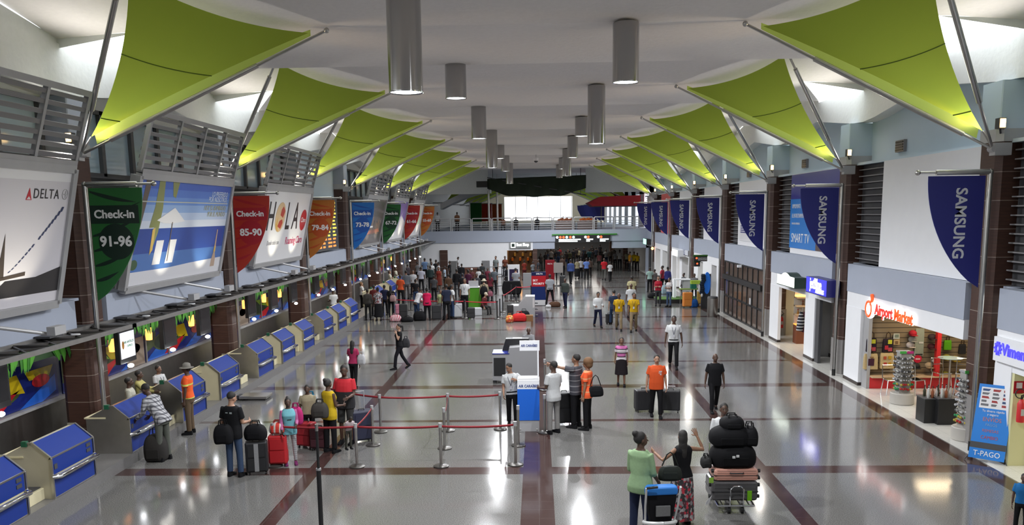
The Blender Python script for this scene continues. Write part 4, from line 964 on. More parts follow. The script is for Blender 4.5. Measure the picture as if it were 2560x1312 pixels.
# blue television poster on bay one, small poster on bay two
t = thing('wall_poster', 'blue television poster on the white board behind second blue banner', 'poster', (10.19, YR+D+1.0, 3.95)); L = 5.9
MB().box(-.02, 0, 0, L, 0, 2.85).build('sheet', mat('navy_poster', (.03, .03, .25), .3), t, smooth=0); b = MB(); b.box(-.026, -.02, 2.6, L, 0, 1.9); b.build('panel', mat('azure_poster', (.02, .20, .62), .3), t, smooth=0)
MB().box(-.026, -.02, 0, 2.6, 0, .9).build('photo', mat('brown_photo', (.10, .06, .05), .4), t, smooth=0)
for txt, z, s_ in (('SIMPLEMENTE', 1.62, .22), ('EL ENTRETENIMIENTO', 1.25, .22), ('UNA NUEVA EXPERIENCIA', .95, .11)): lettering(t, txt, (-.03, L-.25, z), (0, -1, 0), (0, 0, 1), s_, TXTW, .002, align='LEFT', sx=.8)
lettering(t, 'SMART TV', (-.03, L-.25, .38), (0, -1, 0), (0, 0, 1), .5, TXTW, .002, align='LEFT', sx=1.0)
b = MB()
for i in range(5): b.add([(-.03, L-.95+.09*math.cos(a), .62+i*.001+.09*math.sin(a)) for a in (i*1.25, i*1.25+.5, i*1.25+1.0)], [(0, 1, 2)], i)
b.build('emblem', [cmat((.6, .1, .1)), cmat((.1, .5, .1)), cmat((.6, .5, .05)), cmat((.1, .3, .7)), cmat((.7, .3, .05))], t, smooth=0)
t = thing('wall_poster', 'white poster with orange figure behind the third blue banner', 'poster', (10.19, YR+2*D+3.2, 3.95)); MB().box(-.02, 0, 0, 3.3, 0, 2.4).build('sheet', PW, t, smooth=0); MB().box(-.03, -.02, 2.1, 2.9, .9, 1.9).build('figure', cmat((.6, .2, .03)), t, smooth=0)
b = MB()
for i in range(4): b.box(-.03, -.02, 1.2, 3.0, .4+.1*i, .45+.1*i)
b.build('lines', cmat((.1, .1, .3)), t, smooth=0)
# X-banner by the column
p0 = at(2463, 1152, z=.05); t = thing('stand_banner', 'tilted blue banner on a folding stand beside right brown column', 'banner', (p0.x, p0.y, 0), .15)
a, c = at(2438, 1138, y=p0.y), at(2490, 1160, y=p0.y-.15); w = .70
R_ = Vector((.45, -.52, -.0)); Ux = Vector((.17, .10, 1)).normalized()
def Q(u, v, d=0): n = R_.normalized().cross(Ux); return R_.normalized()*((u-.5)*w)+Ux*(.08+v*1.62)+n*d
b = MB(); b.prism([Q(0, 0), Q(1, 0), Q(1, 1), Q(0, 1)], Q(0, 0, -.01)-Q(0, 0)); b.build('sheet', mat('azure_banner', (.01, .19, .62), .4), t, smooth=0)
b = MB(); b.poly([Q(.08, .68, .003), Q(.96, .68, .003), Q(.96, .96, .003), Q(.08, .96, .003)], 0)
rnd = random.Random(2)
for i in range(5):
    for j in range(3): u, v = .12+.29*j, .71+.05*i; b.poly([Q(u, v, .005), Q(u+.12+.1*rnd.random(), v, .005), Q(u+.12+.1*rnd.random(), v+.03, .005), Q(u, v+.03, .005)], rnd.randrange(2, 5))
MB().poly([Q(0, .14, .003), Q(1, .14, .003), Q(1, .22, .003), Q(0, .22, .003)]).build('dark_band', DARK, t, smooth=0)
b.build('print', [PW, DARK, cmat((.25, .25, .27)), cmat((.5, .1, .1)), cmat((.1, .15, .3))], t, smooth=0)
for txt, v, s_, m_ in (('Tu dinero rápido', .645, .07, TXTW), ('y seguro', .60, .07, TXTW), ('ENVÍOS', .53, .12, cmat((.7, .3, .3))), ('PAGOS', .46, .08, cmat((.3, .5, .8))), ('REMESAS', .38, .09, cmat((.6, .25, .3))), ('CAMBIO', .29, .1, cmat((.65, .15, .15))), ('T-PAGO', .07, .16, TXTW)): lettering(t, txt, Q(.5, v, .004), R_, Ux, s_, m_, .002, sx=.9)
n = R_.normalized().cross(Ux)
MB().tube([Q(.02, 0, -.02), Q(.5, .42, -.16), Q(1, 1, -.02)], .009, 6).tube([Q(1, 0, -.02), Q(.5, .42, -.16), Q(0, 1, -.02)], .009, 6).build('cross_frame', BLACK, t); MB().ell(Q(.5, .42, -.17), (.04, .04, .04)).build('hub', BLACK, t)
for e in (Q(-.1, 0, -.02), Q(1.08, 0, -.02), Q(.5, 0, -.7)): e = Vector(e); e.z = .01; MB().tube([Q(.5, .42, -.17), e], .009, 6).build('leg', BLACK, t)
# waste bin, totem, kiosk signs further along the right wall
p = at(1783, 792, z=0); t = thing('waste_bin', 'round steel waste bin beside the fourth right column', 'bin', (p.x, p.y+.25, 0)); MB().lathe((0, 0, 0), [(.26, 0), (.27, .02), (.27, .95), (.25, .97)], 24).build('body', STEEL, t); MB().lathe((0, 0, .97), [(.25, 0), (.27, .01), (.24, .07), (.12, .08), (.11, .05), (.02, .05)], 24).build('lid', DARK, t)
def hang_sign(px0, py0, px1, py1, yy, lab, icons, lines=2):
    a, c = at(px0, py0, y=yy), at(px1, py1, y=yy); w, h = c.x-a.x, a.z-c.z; t = thing('direction_sign', lab, 'sign', ((a.x+c.x)/2, yy, c.z))
    MB().box(-w/2, w/2, 0, .15, 0, h).build('case', BLACK, t, smooth=0); MB().box(-w/2-.02, w/2+.02, -.02, .17, h, h+.08).build('top_trim', cmat((.05, .16, .03)), t, smooth=0)
    for u in icons: b = MB(); b.tube([(u*w-w/2, -.002, h*.65), (u*w-w/2, -.012, h*.65)], h*.2, 16); b.build('icon', emat('red_icon', (.9, .10, .03), 1.2), t)
    return t, w, h
t, w, h = hang_sign(1735, 641, 1768, 653, 46.5, 'dark hanging sign with red round symbol by the fourth right column', (.2,)); lettering(t, 'SANITARIOS', (w*.14, -.006, h*.62), (1, 0, 0), (0, 0, 1), .085, TXTW, .002); lettering(t, 'RESTROOMS', (w*.14, -.006, h*.3), (1, 0, 0), (0, 0, 1), .085, TXTW, .002)
MB().tube([(0, .07, h), (0, .07, 2.9-t.location.z)], .03, 6).build('hanger', DARK, t)
t, w, h = hang_sign(1736, 655, 1750, 666, 46.6, 'small dark sign with red round symbol under the hanging sign', (.5,)); MB().tube([(0, .07, h), (0, .07, h+.1)], .03, 6).build('hanger', DARK, t)
p = at(1786, 748, z=0); t = thing('info_totem', 'narrow dark totem with sign head before the fourth right column', 'sign', (p.x, 45.5, 0)); MB().box(-.09, .09, -.06, .06, 0, 1.9).build('post', BLACK, t, smooth=0); MB().box(-.2, .3, -.08, .08, 1.9, 2.5).build('head', BLACK, t, smooth=0)
b = MB(); b.tube([(.15, -.085, 2.05), (.15, -.1, 2.05)], .13, 16); b.build('icon', emat('red_icon', (.9, .1, .03), 1.2), t); MB().box(-.18, .1, -.09, -.08, 2.25, 2.45).build('screen', cmat((.3, .32, .2)), t, smooth=0)
t, L, h, d = box_sign(1680, 622, 1694, 642, 'white lit box sign over the fifth right shop', emat('white_sign_face', (.86, .95, .84), 1.6), WHITE, d=.5)
t, L, h, d = box_sign(1700, 622, 1720, 640, 'pale sign with dark letters beside the white lit box', mat('pale_sign', (.6, .62, .68), .4), GALV, d=.1); lettering(t, 'ULS', (-d-.008, L*.5, h*.5), (0, -1, 0), (0, 0, 1), .5, cmat((.05, .06, .25)), .002)
t, L, h, d = box_sign(1608, 596, 1616, 612, 'tiny lit green exit sign at the end of the right wall', emat('green_exit', (.3, .8, .5), 1.4), BLACK, d=.4); t['label'] = 'small pale green lit sign at the end of the right wall'
p = at(1618, 621, y=74); t = thing('wall_lamp', 'small orange lamp glowing at the end of the right wall', 'lamp', (9.8, 74, p.z)); MB().ell((0, 0, 0), (.12, .12, .12)).build('globe', emat('orange_globe', (1, .3, .08), 5), t); MB().tube([(0, 0, .1), (.2, 0, .3)], .03, 6).build('arm', DARK, t)
# ================================================================== people
V3 = Vector
HAIRC = {'b': mat('hair_black', (.012, .010, .009), .7, var=.3, scale=60, bump=.3), 'n': mat('hair_brown', (.045, .025, .015), .7, var=.3, scale=60), 'r': mat('hair_light_brown', (.13, .062, .024), .75, var=.35, scale=60, bump=.4), 'g': mat('hair_grey', (.13, .13, .13), .7)}
EYEM = mat('eye_white', (.28, .26, .24), .5); PUPIL = mat('eye_dark', (.01, .008, .006), .2); LIP = mat('lips', (.16, .05, .045), .5)
def remeshed(b, vox, name, mats, smooth=4):
    me = b.mesh('tmp', mats, 0); o = bpy.data.objects.new('tmp', me); COL.objects.link(o)
    r = o.modifiers.new('r', 'REMESH'); r.mode = 'VOXEL'; r.voxel_size = vox; r.use_smooth_shade = True
    s = o.modifiers.new('s', 'SMOOTH'); s.factor = .5; s.iterations = smooth
    dg = bpy.context.evaluated_depsgraph_get(); out = bpy.data.meshes.new_from_object(o.evaluated_get(dg))
    bpy.data.objects.remove(o); bpy.data.meshes.remove(me); out.name = name
    out.materials.clear()
    for m in (mats if isinstance(mats, (list, tuple)) else [mats]): out.materials.append(m)
    return out
def join_mb(me, b):
    """append the MB's polygons to a finished mesh (hands, eyes): one continuous object"""
    n = len(me.vertices); co = np.empty(n*3); me.vertices.foreach_get('co', co); co = co.reshape(-1, 3)
    vs = [tuple(c) for c in co]; fs = [tuple(p.vertices) for p in me.polygons]; mi = [p.material_index for p in me.polygons]
    q = MB(); q.v = vs; q.f = fs; q.m = mi; o = len(vs)
    q.v += b.v; q.f += [tuple(o+i for i in f) for f in b.f]; q.m += b.m
    mats = list(me.materials); out = q.mesh(me.name, mats, 70); bpy.data.meshes.remove(me); return out
ARMS = {   # upper-arm and forearm directions for the right arm (x outward), mirrored for the left
    'hang': ((.16, .02, -1), (.06, .16, -1)), 'fwd': ((.12, .12, -1), (-.10, 1, -.12)), 'low': ((.14, .15, -1), (-.05, .75, -.75)),
    'carry': ((.22, -.05, -1), (.12, .05, -1)), 'swingf': ((.12, .38, -1), (.0, .65, -.9)), 'swingb': ((.14, -.42, -1), (.1, -.25, -1)),
    'phone': ((.30, .45, -1), (-.42, .1, 1)), 'cross': ((.12, .22, -1), (-1, .55, .05)), 'point': ((.35, .95, .18), (.15, 1, .22)), 'hip': ((.55, -.18, -1), (-.62, .35, -.62)),
    'wave': ((1, .12, -.22), (-.35, .35, 1)), 'rest': ((.25, .35, -1), (-.5, .9, .15)), 'reach': ((.1, .75, -.75), (0, 1, -.12)), 'up': ((.3, .4, .8), (-.2, .3, 1)), 'out': ((.8, .3, -.75), (.15, 1, .35))}
LEGS = {'stand': (((.06, .01, -1), (.02, -.02, -1)),)*2, 'walk': (((.02, .42, -1), (.02, .12, -1)), ((.02, -.30, -1), (.02, -.62, -1))), 'walk2': (((.02, -.30, -1), (.02, -.62, -1)), ((.02, .42, -1), (.02, .12, -1))),
        'step': (((.03, .18, -1), (.02, .02, -1)), ((.03, -.14, -1), (.02, -.28, -1))), 'wide': (((.16, .03, -1), (.13, -.02, -1)),)*2, 'sit': (((.12, 1, -.12), (.02, .1, -1)),)*2, 'squat': (((.2, 1, .1), (.02, -.55, -1)),)*2}
NPEOPLE = 0
def person(loc, H, head, label, skin='d', hair='short', hc='b', top=(.5, .5, .5), sleeve='short', bottom=(.02, .02, .025), kind='trousers', shoe=(.015, .013, .012),
           arms=('hang', 'hang'), legs='stand', lean=0, side=0, fat=1., fem=False, look=0, nod=0, group=None, hem=.86, extra=None, vox=None, belt=None, lanyard=False, finger='curl', skirt=.45, mid=None, prints=None):
    """one standing, walking or sitting figure; head = heading in degrees (0 walks away from the camera, 180 comes towards it)"""
    global NPEOPLE; NPEOPLE += 1
    loc = Vector(loc); dist = (loc-CC).length; vox = vox or (.013 if dist < 27 else .017 if dist < 45 else .024)
    k = H/1.755; R3 = Matrix.Rotation(math.radians(-lean), 3, 'X') @ Matrix.Rotation(math.radians(side), 3, 'Y'); hipz = .95
    def up(p): p = V3(p)-V3((0, 0, hipz)); return (R3 @ p)+V3((0, 0, hipz))
    f = fat; chest = .165 if fem else .185; waist = (.128 if fem else .15)*f; hip = (.178 if fem else .168)*(.5+.5*f); bd = .125+.02*(f-1)*4
    # ---- legs first: they set how high the hips are
    L2 = LEGS[legs]; J = []
    for i, s in enumerate((-1, 1)):
        th, sh = V3(L2[i][0]), V3(L2[i][1]); th.x *= s; sh.x *= s
        h = V3((s*.088, 0, .92)); kn = h+th.normalized()*.425; an = kn+sh.normalized()*.415; J.append((h, kn, an))
    low = min(j[2].z for j in J); dz = .085-low
    if legs == 'sit': dz = -.42
    def T(p, upper=False): q = up(p) if upper else V3(p); return (q+V3((0, 0, dz)))*k
    def ring(z, w, d, cy=0, n=18, pw=2.4):
        out = []
        for j in range(n):
            a = 2*PI*j/n; c, s_ = math.cos(a), math.sin(a)
            out.append((w*math.copysign(abs(c)**(2/pw), c), cy+d*math.copysign(abs(s_)**(2/pw), s_), z))
        return out
    def torso(g, z0, z1, extra_w=0, top_r=.0):
        prof = [(.80, hip*.98, .112*f**.5, -.01), (.90, hip, .12*f**.5, -.012), (1.0, (hip+waist)/2, .108*f, 0), (1.09, waist, .10*f+.004, .006), (1.20, (waist+chest)/2+.006, .108*f**.7, .008), (1.31, chest, .118 if not fem else .128, .008 if not fem else .022), (1.39, chest*1.02, .105, -.004), (1.445, chest*.82, .082, -.012), (1.475, .10, .066, -.012), (1.50, .062, .058, -.008)]
        r = [p for p in prof if z0-1e-6 <= p[0] <= z1+1e-6]
        return [[T(q, True) for q in ring(z, (w+g+(extra_w if z < 1.05 else 0)), (d+g), cy)] for z, w, d, cy in r]
    # ---- arms
    A = []
    for i, s in enumerate((-1, 1)):
        a = arms[i]; (ua, fa) = ARMS[a] if isinstance(a, str) else a
        ua, fa = V3(ua), V3(fa); ua.x *= s; fa.x *= s
        sh = V3((s*(chest-.005), -.012, 1.405)); el = sh+ua.normalized()*.285; wr = el+fa.normalized()*.25
        A.append((sh, el, wr, fa.normalized(), s))
    ru = .044*(.6+.4*f)*(.9 if fem else 1); sk = SKINS[skin]
    # ---- body: one continuous skin
    b = MB(); hy = .012
    Rh = Matrix.Rotation(math.radians(look), 3, 'Z') @ Matrix.Rotation(math.radians(-nod), 3, 'X')
    def hd(p): return T(V3((0, 0, 1.55)) + Rh @ (V3(p)-V3((0, 0, 1.55))), True)
    def hell(c, r, n=14, kk=10): 
        q = MB(); q.ell(c, r, n, kk); b.add([hd(p) for p in q.v], q.f)
    hell((0, -.005, 1.655), (.076, .096, .10)); hell((0, .034, 1.60), (.062, .066, .072)); hell((0, .05, 1.568), (.042, .045, .034)); hell((0, .092, 1.62), (.014, .024, .026), 8, 6)
    for s in (-1, 1): hell((s*.078, .0, 1.622), (.012, .024, .034), 8, 6)
    b.tube([T((0, -.018, 1.44), True), T((0, -.012, 1.50), True), hd((0, .0, 1.585))], [.066*k, .056*k, .055*k], 12)
    b.loft(torso(-.012, .80, 1.5))
    hands = MB()
    for sh, el, wr, fd, s in A:
        c = sh+(V3((0, 0, 1.36))-V3((0, 0, 1.40)))+V3((-s*.06, 0, 0))
        b.tube([T(c, True), T(sh, True), T(lerp(sh, el, .5), True), T(el, True), T(lerp(el, wr, .35), True), T(wr, True), T(wr+fd*.03, True)], [.06*k, (ru+.008)*k, (ru+.001)*k, (ru-.007)*k, (ru-.006)*k, .026*k, .025*k], 10)
        # hand: palm, four fingers and thumb
        pn = V3((-s, 0, 0)); pn = (pn-fd*pn.dot(fd)); pn = pn.normalized() if pn.length > .1 else V3((0, 0, -1))   # palm faces the body
        if finger == 'wave' and s > 0: pn = V3((0, 1, 0)); pn = (pn-fd*pn.dot(fd)).normalized()
        sd = fd.cross(pn); fwd_side = sd if sd.y > 0 or (abs(sd.y) < .1 and sd.z > 0) else -sd
        w0 = wr+fd*.02
        pl = [w0, w0+fd*.045, w0+fd*.088]
        rings = []
        for q, ww, tt in zip(pl, (.026, .041, .040), (.018, .017, .013)):
            rings.append([T(q+fwd_side*(ww*math.cos(2*PI*j/10))+pn*(tt*math.sin(2*PI*j/10)), True) for j in range(10)])
        hands.loft(rings)
        for j in range(4):
            r0 = w0+fd*.085+fwd_side*(.029-.0195*j); ln = (.070, .078, .072, .056)[j]
            cu = .9 if finger == 'fist' else .42
            if finger == 'wave' and s > 0: cu = .05
            if finger == 'point' and s < 0: cu = .02 if j == 0 else 1.25
            d1 = (fd*math.cos(cu)+pn*math.sin(cu)); d2 = (fd*math.cos(cu*2)+pn*math.sin(cu*2))
            if finger == 'wave' and s > 0: d1 = (d1+fwd_side*(.32-.2*j)).normalized(); d2 = d1
            hands.tube([T(r0-fd*.012, True), T(r0+d1*ln*.5, True), T(r0+d1*ln*.5+d2*ln*.5, True)], [.0095*k, .009*k, .007*k], 6)
        t0 = w0+fd*.03+fwd_side*.033; td = (fd*.75+fwd_side*(.75 if not (finger == 'wave' and s > 0) else 1.2)+pn*.35).normalized()
        hands.tube([T(t0-fwd_side*.012, True), T(t0+td*.032, True), T(t0+td*.058+fd*.01, True)], [.0125*k, .0105*k, .008*k], 6)
    for (h, kn, an) in J:
        b.tube([T(h+V3((0, 0, .02))), T(lerp(h, kn, .45)), T(kn), T(lerp(kn, an, .35)), T(an)], [.078*k*f**.3, .066*k*f**.3, .05*k, .05*k, .036*k], 10)
        b.tube([T(an+V3((0, -.02, -.02))), T(an+V3((0, .07, -.05)))], [.038*k, .03*k], 8)
    me = remeshed(b, vox, 'person', [sk, EYEM, PUPIL, LIP, HAIRC[hc]])
    fc = MB()
    for s in (-1, 1):
        for c, r, mi in (((s*.030, .088, 1.642), (.0115, .005, .0055), 1), ((s*.030, .0925, 1.642), (.0062, .004, .0062), 2), ((s*.031, .090, 1.664), (.019, .006, .0045), 4)):
            q = MB(); q.ell(c, r, 8, 6); fc.add([hd(p) for p in q.v], q.f, mi)
    q = MB(); q.ell((0, .094, 1.582), (.024, .008, .0065), 8, 6); fc.add([hd(p) for p in q.v], q.f, 3)
    q = MB(); q.ell((0, .114, 1.610), (.015, .012, .011), 8, 6); fc.add([hd(p) for p in q.v], q.f, 0)
    fc.add(hands.v, hands.f, 0)
    me = join_mb(me, fc)
    root = bpy.data.objects.new('person', me); COL.objects.link(root); root.location = loc; root.rotation_euler = (0, 0, math.radians(head))
    tag(root, label, 'person', group)
    def part(name, me_): o = bpy.data.objects.new(name, me_); COL.objects.link(o); o.parent = root; return o
    # ---- hair or headwear
    if hair != 'bald':
        q = MB()
        def he(c, r, n=14, kk=10):
            e = MB(); e.ell(c, r, n, kk); q.add([hd(p) for p in e.v], e.f)
        he((0, -.022, 1.675), (.084, .098, .095)) if hair not in ('hat', 'cap') else he((0, -.03, 1.64), (.080, .085, .08))
        if hair == 'bun': he((0, -.10, 1.74), (.05, .05, .05)); he((0, -.03, 1.66), (.086, .095, .095))
        if hair == 'pony': he((0, -.13, 1.66), (.035, .05, .05)); he((0, -.155, 1.56), (.035, .035, .12))
        if hair == 'long':
            he((0, -.055, 1.60), (.085, .075, .14)); he((0, -.085, 1.47), (.085, .045, .14))
            he((0, -.10, 1.36), (.075, .035, .12)) if H > 1.5 and fem else None
        if hair == 'afro': he((0, -.025, 1.685), (.125, .125, .12)); he((0, -.05, 1.61), (.115, .09, .09))
        if hair == 'bob': he((0, -.04, 1.635), (.098, .092, .12))
        part('hair', remeshed(q, max(vox, .014), 'hair', [HAIRC[hc]], 3))
    if hair in ('hat', 'cap', 'hardhat'):
        col = (extra or {}).get('hat', (.6, .52, .38)); q = MB()
        e = MB(); e.lathe((0, -.01, 1.69), [(.10, -.02), (.10, .03), (.09, .075), (.05, .10), (.01, .105)], 18); q.add([hd(p) for p in e.v], e.f)
        e = MB()
        if hair == 'hat': e.lathe((0, -.01, 1.675), [(.02, .0), (.17, -.012), (.175, -.004), (.1, .012), (.02, .012)], 20)
        else: e.lathe((0, .07, 1.68), [(.01, 0), (.085, -.008), (.085, .0), (.01, .01)], 14)
        q.add([hd(p) for p in e.v], e.f); part('hat', q.mesh('hat', [cmat(col)], 50))
    # ---- clothes
    mt = top if not isinstance(top, tuple) else cmat(top); mb_ = bottom if not isinstance(bottom, tuple) else cmat(bottom)
    q = MB(); g = .014; q.loft(torso(g, (.80 if hem < .85 else .90 if hem < .95 else 1.0), 1.475, .008))
    q2 = MB()
    end = {'none': 0, 'short': .68, 'cap': .4, 'mid': 1.2, 'long': 2.0}[sleeve]
    for sh, el, wr, fd, s in A:
        if not end: 
            continue
        c = sh+V3((-s*.06, 0, -.03)); pts = [c, sh+V3((0, 0, .006))]; rr = [.066, ru+.022]
        if end <= 1: pts += [lerp(sh, el, end*.5), lerp(sh, el, end)]; rr += [ru+.022, ru+.026]
        else: pts += [lerp(sh, el, .5), el, lerp(el, wr, min(.92, end-1))]; rr += [ru+.018, ru+.012, (.040 if end > 1.5 else ru+.012)]
        (q if not mid else q2).tube([T(p, True) for p in pts], [r*k for r in rr], 12)
    if mid: part('sleeves', remeshed(q2, vox, 'sleeves', [cmat(mid)], 3))
    part('vest' if sleeve == 'none' else 'shirt', remeshed(q, vox, 'top', [mt], 3))
    if kind == 'skirt':
        q = MB(); zb = skirt
        q.loft([[T((x*sx_, y_*sx_+.0, z)) for x, y_, _ in ring(z, w, d, 0)] for z, w, d, sx_ in ((1.02, waist+.02, .115, 1), (.9, hip+.02, .14, 1), (.75, hip+.035, .155, 1), (zb, hip+.06, .19, 1))])
        part('skirt', remeshed(q, vox, 'skirt', [mb_], 3))
    else:
        q = MB(); sh_ = kind == 'shorts'; le = kind == 'leggings'
        q.loft([[T(p) for p in ring(z, w, d, cy)] for z, w, d, cy in ((.80, hip*.92, .118*f**.5, -.01), (.90, hip+.012, .132*f**.5, -.012), (.99, (hip+waist)/2+.012, .12*f, -.002))])
        for (h, kn, an) in J:
            pts = [h+V3((0, 0, .02)), lerp(h, kn, .45), kn] + ([] if sh_ else [lerp(kn, an, .4), lerp(kn, an, .97)])
            rr = [.096*f**.4, (.082 if not le else .074)*f**.3, .068 if not le else .056] + ([] if sh_ else [.064 if not le else .054, .062 if not le else .042])
            if sh_: pts[-1] = lerp(h, kn, 1.05); rr[-1] = .082
            q.tube([T(p) for p in pts], [r*k for r in rr], 12)
        part('shorts' if sh_ else 'trousers', remeshed(q, vox, 'trousers', [mb_], 3))
    for i, (h, kn, an) in enumerate(J):
        q = MB(); fo = V3((0, 1, 0)); tilt = 0
        sd = (an-kn).normalized(); 
        if sd.y < -.35 and legs not in ('sit', 'squat'): tilt = -.55
        Rf = Matrix.Rotation(tilt, 3, 'X'); o_ = an+V3((0, 0, -.0))
        rings = []
        for yy, w, z1 in ((-.075, .026, -.01), (-.06, .038, .02), (.0, .042, .02), (.07, .045, -.018), (.14, .046, -.035), (.185, .034, -.045), (.20, .015, -.055)):
            rings.append([T(o_+Rf @ V3((x, yy, z))) for x, z in ((-w, -.084), (w, -.084), (w, -.05), (w*.75, z1), (-w*.75, z1), (-w, -.05))])
        q.loft(rings); part('shoe', q.mesh('shoe', [cmat(shoe, .5)], 50))
    if belt:
        q = MB(); q.loft([[T(p, True) for p in ring(z, (hip+waist)/2+.018, .12*f+.006, 0)] for z in (.965, 1.0)]); part('belt', q.mesh('belt', [cmat(belt, .5)]))
    if lanyard:
        q = MB(); 
        for s in (-1, 1): q.tube([T((s*.075, .05, 1.46), True), T((s*.055, .135, 1.36), True), T((0, .14*f+.008, 1.16), True)], .006*k, 5)
        part('lanyard', q.mesh('lanyard', [cmat((.03, .03, .08))]))
        q = MB(); c = T((0, .145*f+.008, 1.11), True); q.box(c.x-.035, c.x+.035, c.y-.004, c.y+.004, c.z-.05, c.z+.05); part('badge', q.mesh('badge', [cmat((.6, .6, .65))]))
    for x0, x1, yy, z0, z1, pc in (prints or ()):
        q = MB(); a = T((x0, yy-.012, z0)); c = T((x1, yy+.012, z1)); q.box(a.x, c.x, a.y, c.y, a.z, c.z); part('print', q.mesh('print', [cmat(pc)], 0))
    root['joints'] = [c for a in A for c in (root.matrix_basis @ T(a[2]+a[3]*.06, True))]
    return root
def hand_of(p, i):
    j = p['joints']; M_ = Matrix.Translation(p.location); return Vector(j[3*i:3*i+3])
# ================================================================== mezzanine railing and far hall
t = thing('railing', 'steel railing along the mezzanine edge at the far end', 'railing', (0, YEND+.15, 3.9)); b = MB()
x = -9.6
while x < 10:
    w = 1.72; b.tube([(x, 0, 0), (x, 0, 1.05), (x+.06, 0, 1.12), (x+w-.06, 0, 1.12), (x+w, 0, 1.05), (x+w, 0, 0)], .05, 8); x += 1.85
b.build('rail_frames', GALV, t); b = MB(); x = -9.6
while x < 10:
    for i in range(4): b.tube([(x, 0, .2+.2*i), (x+1.72, 0, .2+.2*i)], .026, 6)
    x += 1.85
b.build('rail_bars', GALV, t)
p0, p1 = at(1218, 444, y=80.5), at(1465, 490, y=80.5)
t = thing('draped_cloth', 'large dark green cloth hanging in the arch above the mezzanine', 'cloth', (0, 80.5, 0))
b = MB(); rows = []
for j in range(9):
    q = j/8; row = []
    for i in range(33):
        u = i/32; x = lerp(p0.x, p1.x, u); bot = 6.95+.75*abs(2*u-1)**3+.06*math.sin(u*23); z = lerp(p0.z+.12*(2*u-1), bot, q); row.append((x, .14*math.sin(u*38+q*2)*(.3+q), z))
    rows.append(row)
b.grid(rows); b.build('cloth', mat('dark_green_cloth', (.014, .024, .012), .85, var=.3, scale=2), t, solid=.03); MB().tube([(p0.x, .0, p0.z), (p1.x, 0, p1.z+.1)], .05, 8).tube([(p0.x+.5, 0, p0.z), (p0.x+.5, 0, 9.77)], .03, 6).tube([(p1.x-.5, 0, p1.z+.1), (p1.x-.5, 0, 9.77)], .03, 6).build('rod', DARK, t)
MB().box(p0.x-1.0, p0.x, -.1, .5, 7.85, 8.4).build('housing', BLACK, t, smooth=0)
b = MB(); pts = []
for i in range(13):
    q = i/12; x = lerp(-9.3, -4.5, q); z = 5.9+1.5*math.sin(q*PI/2); pts.append((x, z))
b.prism([(x, 84, z) for x, z in pts]+[(x, 84, z+.55) for x, z in reversed(pts)], (0, 3, 0)); struct('beam_far_arch', b, GREYP, smooth=0)
b = MB()
for x in (-4.5, -3.7): b.tube([(x, 81.6, 3.9), (x, 81.6, 7.6)], .1, 10)
struct('pillar_far', b, STEEL)
t = thing('red_canopy', 'long red fabric canopy beyond the mezzanine on the right', 'canopy', (0, 84, 0)); a = at(1470, 492, y=84); c = at(1602, 515, y=84)
b = MB(); b.prism([(a.x, 0, lerp(a.z, c.z, .6)), (a.x+.5, 0, c.z), (c.x, 0, c.z), (c.x, 0, a.z+.1), (a.x+1.2, 0, a.z)], (0, 5, 0)); b.build('fabric', mat('red_cloth', (.42, .012, .02), .6), t, smooth=0)
b = MB(); b.tube([(a.x+.5, -.02, c.z), (c.x, -.02, c.z)], .05, 6); b.tube([(c.x-.1, .5, c.z), (c.x-.1, .5, 3.9)], .06, 8); b.tube([(a.x+1.3, .5, c.z), (a.x+1.3, .5, 3.9)], .06, 8); b.build('edge_tube', DARK, t)
for i, (nm, c) in enumerate((('green', (.02, .13, .03)), ('red', (.42, .04, .02)), ('orange red', (.42, .08, .02)), ('crimson', (.36, .012, .02)))):
    p = at(1190+26*i if i < 3 else 1228, 525, y=92+i*7); t = thing('banner', 'tiny %s check-in banner beyond the mezzanine railing' % nm, 'banner', (p.x, p.y, 0), group='banners of the far hall')
    MB().box(-.6, .6, -.02, .02, 4.6, 6.6).build('cloth', cmat(c, .5), t, smooth=0); MB().tube([(-.7, 0, 6.6), (.7, 0, 6.6)], .05, 6).build('arm', STEEL, t); MB().tube([(-.65, 0, 3.9), (-.65, 0, 6.6)], .05, 6).build('post', STEEL, t)
for i in range(6):
    p = at(1498-9*i, 535, y=92+6*i); t = thing('banner', 'tiny blue banner beyond the mezzanine railing, %s in a slanting row' % ORD[i], 'banner', (p.x, p.y, 0), group='banners of the far hall'); 
    MB().prism([(-.55, 0, 6.4), (.55, 0, 6.4), (.55, 0, 4.4), (-.1, 0, 5.0), (-.5, 0, 5.8)], (0, .04, 0)).build('cloth', mat('navy_banner', (0, 0, 0)), t, smooth=0); MB().tube([(-.6, 0, 6.4), (.6, 0, 6.4)], .05, 6).build('arm', STEEL, t); MB().tube([(.6, 0, 3.9), (.6, 0, 6.4)], .05, 6).build('post', STEEL, t)
for x, lab, c in ((2.6, 'grey planter box with reddish flowers behind the railing', (.3, .1, .05)), (4.6, 'grey planter box with orange flowers behind the railing', (.5, .12, .03))):
    t = thing('planter', lab, 'planter', (x, YEND+.8, 3.9)); MB().box(-.9, .9, -.2, .2, 0, .75).build('box', mat('planter_grey', (.16, .12, .11), .6), t, smooth=0); b = MB()
    for i in range(9): b.ell((-.6+.15*i, 0, .85+.05*(i % 3)), (.14, .14, .14), 8, 6)
    b.build('flowers', cmat(c), t)
